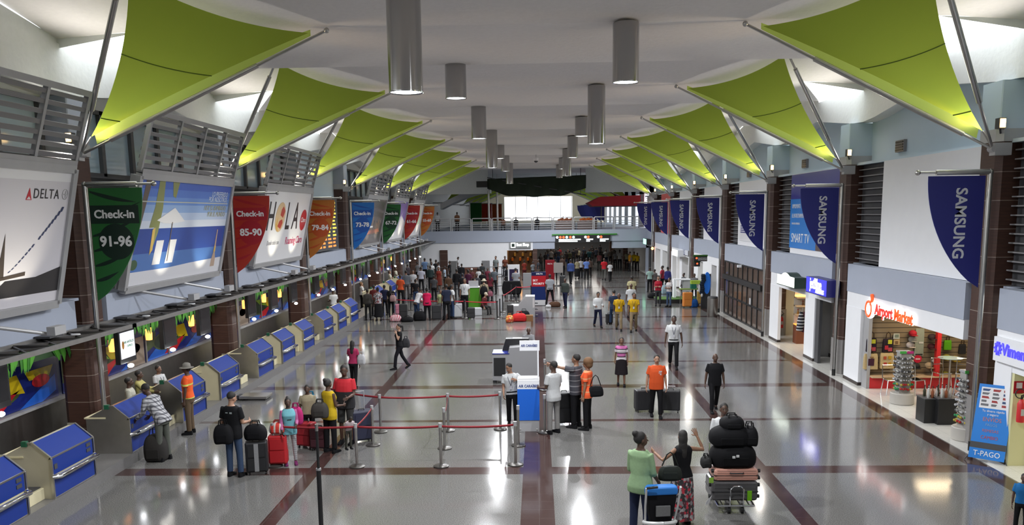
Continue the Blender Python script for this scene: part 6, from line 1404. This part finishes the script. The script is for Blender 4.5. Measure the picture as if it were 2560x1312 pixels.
bag(0, 0, (.37, .26, .36), (.009, .009, .010), 'black soft bag second from the top of the trolley pile', loc=(TX-.06, TY+.02, 1.19), handles=False); bag(0, 0, (.15, .18, .36), (.012, .012, .012), 'black backpack leaning at the right of trolley pile', loc=(TX+.30, TY, 1.18), nm='backpack'); bag(0, 0, (.22, .2, .22), (.010, .010, .011), 'black pouch on the very top of trolley pile', loc=(TX-.02, TY+.03, 1.50), nm='pouch')
bag(0, 0, (.1, .14, .2), (.03, .03, .03), 'small dark bag hanging at the left side of the trolley', loc=(TX-.50, TY-.1, .80), nm='pouch')
# pushchair
p = at(1652, 1372, z=0); SX, SY = p.x, p.y; t = thing('pushchair', 'dark pushchair with blue rim and white frame in the foreground', 'pushchair', (SX, SY, 0), .12)
b = MB(); b.loft([[(x*s, y+dy, z) for x, y in ((-.22, -.05), (.22, -.05), (.24, .05), (.20, .12), (-.20, .12), (-.24, .05))] for z, s, dy in ((.42, .72, .05), (.6, .9, .03), (.85, 1.05, 0), (.95, 1.08, 0))]); b.build('seat_back', cmat((.012, .012, .014)), t, bevel=.02)
b = MB(); b.loft([[(x*s, y+dy, z) for x, y in ((-.235, -.065), (.235, -.065), (.255, .05), (.21, .14), (-.21, .14), (-.255, .05))] for z, s, dy in ((.93, 1.06, 0), (1.02, 1.08, 0), (1.06, 1.0, .01))]); b.build('hood', mat('hood_blue', (.01, .14, .45), .6), t, bevel=.02)
MB().box(-.11, .13, -.085, -.05, .58, .76).build('net_pocket', cmat((.2, .2, .2)), t, smooth=0, bevel=.01)
b = MB(); b.torus((0, .1, .43), .26, .03, (0, .25, 1), 20, 8); b.build('bumper_bar', mat('white_plastic', (.62, .62, .62), .35), t)
for s in (-1, 1):
    MB().tube([(s*.28, -.12, 1.08), (s*.27, -.02, .75), (s*.24, .1, .42)], .018, 8).build('push_handle', mat('white_plastic', (.62, .62, .62), .35), t)
    MB().tube([(s*.24, .1, .42), (s*.26, -.22, .09)], .018, 8).build('leg', mat('white_plastic', (.62, .62, .62), .35), t); MB().tube([(s*.24, .1, .42), (s*.24, .42, .09)], .018, 8).build('leg', mat('white_plastic', (.62, .62, .62), .35), t)
    for yy in (-.22, .42): b = MB(); b.tube([(s*.26-.02, yy, .08), (s*.26+.02, yy, .08)], .08, 16); b.build('wheel', BLACK, t)
MB().tube([(-.28, -.12, 1.08), (-.1, -.14, 1.10)], .022, 8).build('grip', BLACK, t)
# ================================================================== who stands where
def who(px, py, ptop, head, label, z=0., kid=False, H=None, loc=None, **k):
    p = Vector(loc) if loc is not None else at(px, py, z=z)
    if H is None:
        H = at(px, ptop, y=p.y).z-z; H = max(.6, min(1.5, H)) if kid else max(1.52, min(1.92, H))
    return person(p, H, head, label, **k)
W_ = (.66, .67, .68); CR_ = (.62, .60, .50); NAVY = (.015, .018, .05); JEAN = (.035, .06, .13); K_ = (.012, .012, .014); KH = (.27, .20, .12); YEL = (.60, .36, .015); GRY = (.25, .25, .26)
# ---- foreground, right
pa = who(1600, 1352, 1080, -35, 'woman in pale green blouse and jeans behind the pushchair', skin='d', hair='bun', fem=True, fat=1.12, top=(.34, .50, .28), sleeve='mid', bottom=(.03, .04, .09), arms=('fwd', 'low'), look=-40, hem=.8)
pb = who(1703, 1310, 1068, 20, 'woman in black top and long printed skirt raising one hand', skin='t', hair='long', fem=True, top=K_, sleeve='none', kind='skirt', skirt=.10, bottom=voro('skirt_print', [(.03, .03, .035), (.35, .33, .33), (.45, .03, .05), (.10, .02, .03), (.02, .02, .02), (.22, .2, .21)], 26, anis=(1, 1, .8)), arms=('out', 'wave'), finger='wave', look=-25, H=1.70)
handbag(pa.location+Vector((.50, .12, 1.50)), 'dark handbag held between the woman in green and the woman in long skirt', (.03, .035, .03), .19, .28, .22)
who(1815, 1215, 1020, 178, 'man in white shirt pushing the loaded luggage trolley', skin='d', top=W_, bottom=K_, arms=('fwd', 'fwd'), loc=(TX+.04, TY+.98, 0), H=1.74)
pc = who(1640, 1043, 887, 178, 'man in bright orange T-shirt pulling two black suitcases', skin='l', top=(.75, .11, .03), bottom=K_, arms=('carry', 'carry'), legs='step', fat=1.22, hem=.8, prints=[(-.13, -.05, .128, 1.31, 1.33, W_), (-.12, -.04, .128, 1.27, 1.29, W_), (-.12, -.06, .124, 1.22, 1.25, W_)])
who(1553, 964, 843, 176, 'woman in pink striped top and dark skirt walking forward', skin='m', fem=True, hair='bob', top=stripes('pink_stripes', [((.45, .12, .30), 3), ((.03, .02, .03), 1), ((.6, .55, .58), 3), ((.03, .02, .03), 1)], .24, 2), kind='skirt', bottom=(.02, .016, .018), skirt=.42, arms=('hang', 'swingb'), legs='step', shoe=K_)
who(1683, 920, 787, 172, 'man in white short-sleeved shirt and lanyard striding forward', skin='d', top=W_, bottom=K_, legs='walk', arms=('carry', 'carry'), lanyard=True, belt=K_)
who(1785, 1028, 881, 178, 'bald man in black shirt and black trousers walking forward', skin='d', hair='bald', top=K_, bottom=K_, arms=('carry', 'carry'), legs='walk2', fat=1.12, hem=.8)
who(1547, 826, 731, 176, 'man in yellow polo and khaki trousers, left of two', skin='d', hair='bald', top=YEL, bottom=KH, legs='walk', lanyard=True, arms=('hang', 'swingb'))
who(1584, 829, 730, 172, 'man in yellow polo and khaki trousers, right of two', skin='m', top=YEL, bottom=KH, legs='walk2', lanyard=True, arms=('swingf', 'hang'), look=30)
who(1495, 818, 728, 190, 'man in white shirt looking at papers beside the small suitcase', skin='m', top=W_, sleeve='long', bottom=NAVY, legs='walk', arms=('fwd', 'fwd'), nod=15)
who(1534, 812, 723, 10, 'person in dark blue pulling a small black suitcase', skin='l', top=(.03, .045, .09), bottom=JEAN, legs='walk')
who(1577, 795, 707, 2, 'man in white T-shirt walking away behind the yellow polos', skin='d', hair='bald', top=W_, bottom=(.08, .08, .09), legs='walk'); who(1579, 768, 688, 0, 'man in pale yellow shirt walking away, farther of two', skin='d', top=(.55, .50, .28), bottom=(.05, .05, .05), legs='walk2', fat=1.1)
who(2549, 1335, 1243, 150, 'child in blue shirt cut off at the bottom right corner', skin='d', kid=True, H=1.05, top=(.02, .16, .42), bottom=K_)
# ---- centre
pk = who(1283, 1076, 907, 176, 'man in white shirt leaning on the blue airline kiosk', skin='t', top=W_, bottom=K_, loc=at(1281, 1070, z=0)+Vector((0, .18, 0)), arms=(((.62, .1, -.75), (-.75, .5, .45)), 'low'), legs='step', side=5, look=-35, nod=18, lanyard=True, belt=K_)
who(1384, 1083, 903, 40, 'man in white shirt and grey trousers standing at the kiosk', skin='d', top=W_, bottom=(.30, .29, .28), arms=('fwd', 'fwd'), legs='stand', look=20, fat=1.05, hem=.8)
who(1440, 1068, 885, 62, 'man in dark striped red-shouldered polo pointing to the left', skin='t', hair='short', top=stripes('polo_dark', [((.05, .05, .06), 5), ((.2, .2, .21), 1)], .14, 2), bottom=K_, arms=('point', 'hang'), finger='point', fat=1.15, hem=.8)
ph = who(1468, 1073, 897, 70, 'woman in orange T-shirt with light curly hair and black bag', skin='t', hair='afro', hc='r', fem=True, top=stripes('orange_top', [((.72, .10, .03), 4), ((.62, .25, .12), 1)], .17, 2), bottom=K_, arms=('hang', 'low'), fat=1.1, hem=.8)
handbag(ph.location+Vector((.20, -.1, 1.42)), 'black shoulder bag of the woman in orange', K_, .20, .30, .26, .2)
who(1322, 925, 818, 185, 'man in grey shirt writing at the podium desk', skin='d', hair='bald', top=GRY, bottom=K_, arms=('reach', 'rest'), sleeve='mid', lean=8)
who(1000, 922, 811, 112, 'woman in black vest and white blouse walking with phone', skin='l', fem=True, hair='pony', top=K_, sleeve='cap', bottom=(.015, .015, .02), arms=('phone', 'hang'), legs='walk', H=1.66)
who(886, 968, 852, -10, 'woman in pink shirt walking away near the desks', skin='d', fem=True, hair='long', top=(.45, .04, .12), bottom=K_, arms=('phone', 'hang'), legs='step')
bag(0, 0, (.13, .08, .34), (.6, .6, .62), 'white shoulder bag of the woman in pink shirt', loc=at(886, 968, z=0)+Vector((.27, -.05, .75)), nm='shoulder_bag')
bag(0, 0, (.14, .08, .34), (.05, .05, .055), 'grey shoulder bag of the woman in black vest', loc=at(1000, 922, z=0)+Vector((.22, .15, .75)), nm='shoulder_bag')
# ---- front queue, left
who(590, 1190, 980, -12, 'man in black T-shirt and jeans seen from behind', skin='l', top=K_, bottom=(.05, .08, .15), arms=('hang', 'fwd'), look=-25, nod=15, fat=1.08, hem=.8, prints=[(-.07, -.02, -.112, 1.34, 1.36, (.4, .45, .45)), (.02, .07, -.112, 1.33, 1.365, (.4, .45, .45))])
bag(0, 0, (.2, .13, .42), (.012, .012, .013), 'black shoulder bag on the hip of the man in jeans', loc=at(590, 1190, z=0)+Vector((-.12, -.24, .78)), nm='shoulder_bag')
who(728, 1160, 984, 200, 'girl in pink sleeves, turquoise top and grey leggings', skin='d', fem=True, hair='bun', top=(.20, .50, .58), sleeve='long', bottom=stripes('grey_leggings', [((.32, .31, .32), 2), ((.22, .22, .23), 1)], .05, 2), arms=('fwd', 'low'), kind='leggings', shoe=(.18, .03, .12), hem=.8, mid=(.52, .16, .34), prints=[(-.06, .05, .13, 1.30, 1.32, (.03, .03, .03)), (-.06, .05, .13, 1.25, 1.27, (.55, .5, .1)), (-.06, .05, .128, 1.20, 1.22, (.03, .03, .03))], kid=True, H=1.5)
bag(0, 0, (.16, .1, .4), (.5, .03, .17), 'pink backpack worn by the girl in turquoise', loc=at(728, 1160, z=0)+Vector((.10, .22, .86)), nm='backpack')
who(775, 1110, 974, 188, 'boy in beige T-shirt with blue backpack straps', skin='d', top=(.42, .36, .24), bottom=K_, arms=('fwd', 'hang'), kid=True, H=1.45)
bag(0, 0, (.15, .1, .36), (.03, .25, .42), 'blue backpack worn by the boy in beige', loc=at(775, 1110, z=0)+Vector((.02, .22, .82)), nm='backpack')
who(828, 1130, 947, -30, 'woman in yellow tank top and black trousers in the queue', skin='d', fem=True, hair='bun', top=(.62, .42, .02), sleeve='none', bottom=K_, arms=('fwd', 'fwd'), fat=1.1, hem=.8)
bag(0, 0, (.20, .12, .36), (.07, .065, .06), 'grey shoulder bag of the woman in yellow', loc=at(828, 1130, z=0)+Vector((-.16, -.22, .88)), nm='shoulder_bag')
who(868, 1108, 912, 170, 'big man in black polo with red shoulders and dark shorts', skin='d', top=stripes('polo_red', [((.45, .02, .03), 3), ((.02, .02, .022), 10)], 1.3, 2), bottom=(.05, .05, .05), kind='shorts', arms=('fwd', 'carry'), fat=1.3, look=20, nod=12, hem=.8)
who(872, 1122, 1010, 215, 'toddler in white and pink bending down at the rope', skin='d', kid=True, H=.88, top=(.6, .5, .52), bottom=(.06, .06, .05), lean=35, arms=('reach', 'low'))
# ---- check-in desk group
who(258, 1060, 947, -75, 'check-in agent in cream shirt, left of two behind the desk', z=0, skin='d', top=CR_, bottom=K_, arms=('fwd', 'fwd'), loc=(-9.98, 20.35, 0), H=1.62)
who(293, 1050, 935, -78, 'check-in agent in yellow shirt beside the brown column', z=0, skin='d', top=(.58, .52, .20), bottom=K_, sleeve='long', arms=('reach', 'reach'), loc=(-10.22, 21.4, 0), H=1.60)
who(372, 1010, 925, -110, 'agent in white shirt behind the desk talking to customer', z=0, skin='m', top=W_, bottom=K_, loc=(-10.25, 22.6, 0), H=1.52, arms=('cross', 'cross'), lanyard=True)
who(408, 1145, 945, 72, 'man in plaid shirt leaning over the check-in desk', skin='d', top=plaid('plaid_grey', (.42, .42, .44), (.14, .14, .16), (.05, .05, .06), .09), sleeve='long', bottom=(.13, .14, .12), lean=32, arms=('reach', 'reach'), H=1.85, loc=at(412, 1150, z=0), hem=.8)
bag(0, 0, (.26, .22, .62), (.045, .042, .04), 'dark grey trolley bag at the feet of the plaid-shirted man', loc=at(393, 1150, z=0), nm='trolley_bag'); bag(0, 0, (.24, .16, .5), (.025, .025, .028), 'black backpack leaning on the desk beside plaid-shirted man', loc=at(372, 1110, z=0)+Vector((0, 0, .55)), nm='backpack')
who(425, 1068, 893, 95, 'worker in orange safety vest and hat facing the desks', skin='d', hair='hat', extra=dict(hat=(.30, .28, .25)), top=stripes('safety_vest', [((.72, .10, .02), 5), ((.5, .55, .12), 1), ((.72, .10, .02), 3)], .36, 2), sleeve='short', bottom=(.16, .11, .07), H=1.80, loc=(-8.88, 21.15, 0))
who(828, 790, 722, 35, 'agent in white shirt seen from behind at the wall', loc=(-10.6, 44.3, 0), skin='d', top=W_, bottom=K_, arms=('fwd', 'fwd'), H=1.68, nod=15)
# ---- far queue
Q = [  # px, foot, top, heading, label, skin, hair, top, bottom, extra
 (900, 795, 708, -60, 'woman with reddish hair in white top behind a far desk', 'l', 'bob', W_, K_, dict(fem=True, hc='r', arms=('phone', 'fwd'), loc=(-10.3, 50.1, 0), H=1.6)), (921, 800, 722, 5, 'man in dark grey jacket with back turned at the far desks', 'd', 'short', (.07, .065, .06), (.03, .03, .03), dict(sleeve='long', fat=1.15)),
 (947, 802, 718, 15, 'woman in patterned top and long black skirt at the desks', 'd', 'bun', voro('top_print', [(.05, .06, .07), (.4, .4, .42), (.15, .03, .03)], 30), K_, dict(kind='skirt', fem=True, skirt=.2)), (979, 792, 714, 8, 'long-haired woman in black top and trousers carrying a pale bag', 'd', 'long', K_, K_, dict(fem=True)),
 (1003, 766, 683, -5, 'woman in orange top and black trousers at the far desks', 'd', 'short', (.66, .10, .03), K_, dict(fem=True)), (1017, 748, 676, 20, 'tall person in grey-blue beside the orange top', 'm', 'short', (.13, .14, .16), (.08, .07, .07), dict(sleeve='long')),
 (1034, 742, 675, 195, 'man in white T-shirt with hands together, right of grey-blue figure', 'm', 'short', (.5, .5, .52), K_, dict(arms=('fwd', 'fwd'))), (1054, 730, 667, 2, 'man in pale lavender shirt seen from behind in the queue', 'd', 'short', (.5, .5, .58), K_, dict(fat=1.1)),
 (1077, 724, 664, 0, 'person in dark green jacket seen from behind in the queue', 'd', 'short', (.03, .05, .05), K_, dict(sleeve='long', fat=1.1)), (1098, 729, 667, 185, 'woman in dark red dress facing forward in the queue', 'm', 'bob', (.20, .03, .02), (.16, .03, .02), dict(fem=True, kind='skirt', sleeve='none')),
 (1112, 720, 665, 90, 'person in light blue shirt right of the dark red dress', 'd', 'short', (.35, .42, .5), K_, {}), (990, 742, 670, -80, 'man in cream shirt standing tall behind a far desk', 'd', 'short', CR_, K_, dict(arms=('fwd', 'fwd'), loc=(-10.3, 62.5, 0), H=1.7)),
 (972, 750, 678, -70, 'woman in cream shirt behind the far desk handing papers', 'l', 'bob', CR_, K_, dict(fem=True, hc='n', arms=('reach', 'fwd'), loc=(-10.3, 59.9, 0), H=1.62)), (1063, 703, 645, 10, 'person in blue shirt at the back of the left queue', 'd', 'short', (.15, .24, .42), K_, {}),
 (1078, 704, 646, 0, 'person in pale blue shirt right of the blue shirt', 'd', 'short', (.45, .5, .55), K_, {}), (1080, 714, 654, 190, 'dark-haired woman in white top in the left queue', 'd', 'bob', W_, (.1, .1, .1), dict(fem=True)),
 (1091, 706, 649, 40, 'person in black clothes against the brown doorway', 'd', 'short', K_, K_, {}), (1097, 715, 655, 100, 'woman in white top beside the black clothed person', 'd', 'bun', W_, K_, dict(fem=True)),
 (1043, 800, 718, -40, 'person in white patterned shirt leaning over luggage', 'd', 'short', voro('white_print', [(.6, .6, .62), (.4, .42, .46), (.65, .65, .66)], 30), JEAN, dict(lean=28, arms=('reach', 'out'))), (1069, 801, 719, 5, 'woman in magenta top seen from behind at the rope', 'd', 'bun', (.62, .015, .09), K_, dict(fem=True, fat=1.35, arms=('fwd', 'fwd'), hem=.8)),
 (1103, 794, 717, 190, 'girl in pale green top standing behind the rope', 'm', 'bun', (.42, .46, .24), (.3, .3, .32), dict(fem=True, H=1.5)), (1117, 799, 710, 30, 'man in dark navy vest standing at the rope', 'd', 'short', (.02, .025, .05), K_, dict(fat=1.15)),
 (1131, 796, 711, -60, 'man in white shirt and jeans beside the silver suitcase', 'd', 'short', W_, JEAN, {}), (1163, 782, 691, 175, 'man in white shirt and dark tie in the far queue area', 'm', 'short', W_, K_, dict(lanyard=True)),
 (1188, 760, 697, 180, 'clerk in white shirt behind the bright green podium', 'm', 'short', W_, K_, dict(arms=('fwd', 'fwd'))), (1211, 773, 698, 8, 'traveller in pale sun hat with black backpack', 'l', 'hat', (.4, .33, .22), K_, dict(extra=dict(hat=(.66, .60, .46)), sleeve='long')),
 (1268, 724, 663, 60, 'man in black suit beside the white frame stand', 'd', 'short', K_, K_, dict(sleeve='long')), (1290, 742, 670, -5, 'man in grey shirt with a black garment, back turned', 'l', 'short', (.32, .33, .36), K_, dict(arms=('fwd', 'fwd'))),
 (1375, 764, 685, 2, 'man in grey checked shirt seen from behind by the red stand', 'd', 'short', plaid('plaid_blue', (.30, .31, .33), (.2, .21, .24), (.12, .13, .15), .06), K_, dict(fat=1.12, legs='wide', belt=K_)), (1413, 769, 695, 150, 'man in charcoal shirt walking right of checked-shirt man', 'd', 'short', (.05, .06, .055), NAVY, dict(sleeve='long', legs='step')),
 (1146, 690, 642, 90, 'person in white shirt standing alone by the back wall', 'd', 'short', W_, K_, {}), (1240, 696, 640, 150, 'person in grey shirt by the right grey panel', 'm', 'short', (.2, .22, .22), K_, {}), (1263, 694, 640, 180, 'person in brownish red top left of the far shop', 'd', 'short', (.15, .05, .03), K_, dict(fem=True)),
 (1155, 712, 659, 20, 'person in dark jacket in front of the left grey panel', 'd', 'short', K_, JEAN, dict(sleeve='long')), (1197, 722, 672, 5, 'woman with big dark curly hair and white top', 'd', 'afro', W_, K_, dict(fem=True)), (1180, 724, 679, 160, 'person in white cap bending in the queue', 'd', 'cap', (.12, .04, .04), K_, dict(extra=dict(hat=(.65, .65, .65)))),
 (1220, 722, 669, 170, 'person in maroon top beside the black rails', 'd', 'short', (.16, .03, .05), K_, {}), (1206, 708, 657, 15, 'person in dark clothes behind the curly-haired woman', 'd', 'short', (.04, .045, .05), K_, {}), (1332, 700, 654, 40, 'person in grey-blue top right of the far shop', 'd', 'short', (.2, .22, .24), K_, {}), (1346, 700, 648, 100, 'person in dark top at the passage corner', 'd', 'short', (.05, .05, .06), (.2, .17, .14), {}),
 (1427, 709, 644, -15, 'man in royal blue jacket walking towards the passage', 'd', 'short', (.05, .085, .25), K_, dict(sleeve='long', legs='walk')), (1443, 697, 647, 10, 'woman in olive cream top and dark skirt near the passage', 'd', 'bun', (.3, .27, .17), K_, dict(fem=True, kind='skirt', skirt=.2)), (1466, 699, 645, 2, 'man in sky blue shirt and dark trousers near the passage', 'd', 'short', (.13, .22, .55), K_, {}), (1474, 694, 644, 8, 'person in dark clothes just right of the sky blue shirt', 'd', 'short', (.10, .07, .06), K_, {}),
 (1452, 694, 645, 20, 'person in white top between olive woman and sky blue shirt', 'd', 'short', (.5, .5, .52), K_, {}), (1510, 700, 644, -5, 'man in red shirt and grey trousers walking away', 'd', 'bald', (.50, .02, .03), (.12, .12, .11), dict(legs='walk')), (1525, 703, 653, 4, 'woman in white T-shirt and black trousers walking away', 'd', 'bun', W_, K_, dict(fem=True, legs='walk2')),
 (1549, 673, 624, 0, 'person in white shirt with dark print on the back', 'd', 'short', (.45, .44, .42), K_, {}), (1538, 671, 627, 10, 'person in grey shirt left of the white printed shirt', 'd', 'short', (.28, .28, .29), K_, {}), (1574, 678, 629, 100, 'person in amber shirt near the bright doorway', 'm', 'short', (.55, .24, .015), K_, {}), (1585, 676, 629, 180, 'person in bright yellow shirt, middle of the yellow group', 'm', 'short', (.62, .42, .01), K_, {}), (1593, 676, 632, 200, 'person in bright yellow shirt, right of the yellow group', 'd', 'short', (.58, .36, .01), K_, {}), (1567, 672, 627, 150, 'person in pale top with dark hair left of amber shirt', 'd', 'short', (.4, .38, .25), K_, {}),
 (1624, 730, 668, 8, 'man in mint green shirt and black trousers on the right', 'd', 'short', (.36, .52, .47), K_, {}), (1645, 765, 690, 165, 'woman in red jacket holding a pale yellow bundle', 'l', 'bob', (.40, .02, .04), (.05, .05, .055), dict(fem=True, arms=('cross', 'cross'), sleeve='long')), (1672, 767, 694, 130, 'woman in white T-shirt and jeans standing on the right', 'm', 'bun', (.66, .62, .62), (.07, .11, .2), dict(fem=True, arms=('cross', 'cross'))), (1655, 730, 664, 60, 'man in pinkish red shirt behind the woman in red', 'd', 'short', (.42, .04, .07), K_, {}), (1669, 732, 667, -40, 'man in dark blue shirt beside the brown column', 'd', 'short', (.03, .035, .16), K_, dict(sleeve='long')), (1636, 728, 674, 30, 'person in maroon trousers behind the mint shirt', 'd', 'short', (.25, .24, .24), (.14, .02, .03), {}),
 (1708, 742, 690, 130, 'woman in grey shirt behind the white podium', 'd', 'bun', (.16, .17, .18), K_, dict(fem=True)), (1735, 748, 684, 170, 'man in grey shirt standing behind the leaflet table', 'd', 'short', (.2, .2, .22), K_, {})]
Q += [(1157, 752, 683, 10, 'person in black T-shirt left of the tie-wearing man in the queue', 'd', 'short', K_, K_, {}), (1172, 742, 674, -15, 'woman in dark plum top behind the green podium', 'd', 'bun', (.08, .02, .05), K_, dict(fem=True)), (1193, 748, 684, 170, 'person in charcoal jacket right of the green podium clerk', 'd', 'short', (.05, .05, .055), K_, dict(sleeve='long')), (1225, 752, 682, 15, 'woman in wine red top behind the traveller in sun hat', 'd', 'long', (.13, .02, .03), K_, dict(fem=True)),
 (1236, 735, 668, 160, 'person in slate shirt leaning by the black rails', 'm', 'short', (.12, .14, .16), K_, {}), (1143, 742, 672, 0, 'person in black jacket behind the silver suitcase man', 'd', 'short', K_, (.04, .04, .05), dict(sleeve='long')), (1122, 752, 684, 20, 'person in brown jacket between pale green girl and silver suitcase', 'd', 'short', (.09, .05, .03), K_, dict(sleeve='long')), (1086, 752, 688, 5, 'person in dark grey shirt behind the woman in magenta', 'd', 'short', (.07, .07, .075), K_, {}),
 (1040, 762, 698, 15, 'person in black top between orange top and magenta top', 'd', 'bun', K_, JEAN, dict(fem=True)), (963, 788, 712, 20, 'person in dark navy top behind the patterned top woman', 'd', 'short', NAVY, K_, {}), (937, 790, 712, -10, 'person in maroon shirt beside the grey jacket at far desks', 'd', 'short', (.16, .03, .03), K_, {}), (1207, 742, 676, 5, 'person in black hooded top in front of the wooden desk', 'd', 'short', K_, K_, dict(sleeve='long')),
 (1020, 712, 660, 30, 'person in dark top by the far brown columns', 'd', 'short', (.06, .05, .06), K_, {}), (1045, 706, 655, -20, 'woman in grey top by the far brown columns', 'd', 'bun', (.2, .2, .22), K_, dict(fem=True)), (1125, 706, 652, 90, 'person in black near the left grey panel', 'd', 'short', K_, K_, {}), (1311, 700, 650, 20, 'person in dark red dress in front of the far shop', 'd', 'bun', (.2, .03, .02), (.1, .02, .02), dict(fem=True)), (1388, 700, 648, 10, 'person in white blouse near the dark red stand', 'm', 'bun', (.5, .5, .5), K_, dict(fem=True)), (1406, 690, 640, 0, 'person in dark brown shirt behind the notice board', 'd', 'short', (.08, .05, .04), K_, {})]
for px, py, tp, hd_, lab, sk, ha, tc, bc, ex in Q: who(px, py, tp, hd_, lab, skin=sk, hair=ha, top=tc, bottom=bc, **ex)
bag(0, 0, (.17, .1, .36), (.45, .28, .28), 'pale pink shoulder bag of the long-haired woman', loc=at(981, 792, z=0)+Vector((.1, -.22, .85)), nm='shoulder_bag')
bag(0, 0, (.22, .14, .5), (.014, .012, .012), 'black backpack worn by the traveller in sun hat', loc=at(1211, 773, z=0)+Vector((0, -.2, .85)), nm='backpack'); bag(0, 0, (.15, .1, .3), (.3, .1, .14), 'dusky pink bag beside the traveller in sun hat', loc=at(1222, 773, z=0)+Vector((.1, 0, .75)), nm='shoulder_bag')
pm = at(1290, 742, z=0); t = thing('garment', 'black garment draped over a case before the man in grey shirt', 'garment', (pm.x-.25, pm.y-.5, 0)); b = MB(); b.loft([[(x*s, y, z) for x, y in ((-.65, -.15), (.65, -.15), (.65, .15), (-.65, .15))] for z, s in ((.25, .9), (.6, 1), (1.1, .85))]); b.build('cloth', cmat(K_), t, bevel=.06)
for sx in (-.45, .45): MB().tube([(sx, 0, 0), (sx, 0, .3)], .05, 8).build('leg', BLACK, t)
ps = at(1203, 786, z=0); person(Vector((ps.x+.1, ps.y+.05, 0)), 1.6, -120, 'person in pale cap sitting on the low silver suitcase', skin='l', hair='cap', extra=dict(hat=(.6, .52, .4)), top=(.12, .03, .03), bottom=(.03, .03, .03), legs='sit', lean=18, sleeve='long', arms=('low', 'low'))
# ---- mezzanine onlookers
for i, (px, tp, lab, c, sit) in enumerate(((1094, 537, 'person in white shirt standing at the mezzanine railing, far left', W_, 0), (1143, 537, 'person in brown bending over the mezzanine railing', (.2, .1, .06), 0), (1258, 541, 'dark-haired person behind the railing, left of the bright window', (.3, .15, .1), 1), (1290, 542, 'person in dark top behind the railing, under the bright window', (.05, .05, .05), 1), (1343, 540, 'person in black leaning behind the railing at the window middle', K_, 1), (1408, 541, 'person in reddish top behind the railing near the planters', (.25, .08, .05), 1))):
    p = at(px, 560, y=YEND+1.2+.6*sit); H = 1.72
    person((p.x, p.y, 3.9), H if not sit else 1.6, 180 if sit else 20, lab, skin='d', top=c, bottom=K_, legs='sit' if sit else 'stand', vox=.03)
# ---- the dense crowd under the lit sign
rnd = random.Random(11)
DC = [((.35, .32, .3), 'pale grey top'), ((.30, .02, .03), 'red top'), ((.16, .16, .09), 'olive top'), ((.45, .40, .26), 'cream top'), ((.05, .14, .16), 'teal top'), ((.28, .10, .10), 'dusty pink top'), ((.5, .5, .5), 'white top')]
CPX = [1352, 1364, 1378, 1390, 1399, 1407, 1415, 1424, 1434, 1446, 1455, 1463, 1473, 1481, 1490, 1498, 1505, 1515, 1526, 1534, 1420, 1440, 1460, 1480, 1500, 1396, 1384, 1371]
for i, px in enumerate(CPX):
    y = 81.5+3.0*(i % 5)+(8 if i > 19 else 0)+rnd.random(); p = at(px, 660, y=y)
    if i in (2, 4, 7, 9, 12, 15, 17): c, nm = DC[[2, 4, 7, 9, 12, 15, 17].index(i)]; lab = 'person in %s within the dense crowd under the lit sign' % nm; g = None
    else: c = rnd.choice([(.02, .02, .025), (.04, .035, .035), (.03, .035, .05), (.06, .05, .045)]); lab = 'person in dark clothes within the dense crowd under the lit sign'; g = 'dark figures in the passage crowd'
    person((p.x, p.y, 0), 1.62+.2*rnd.random(), rnd.choice([0, 10, 180, 160, 200, -20]), lab, skin=rnd.choice('ddm'), fem=rnd.random() < .4, hair=rnd.choice(['short', 'bun', 'short', 'long']), top=c, bottom=rnd.choice([K_, JEAN, (.04, .04, .04)]), group=g, vox=.035)
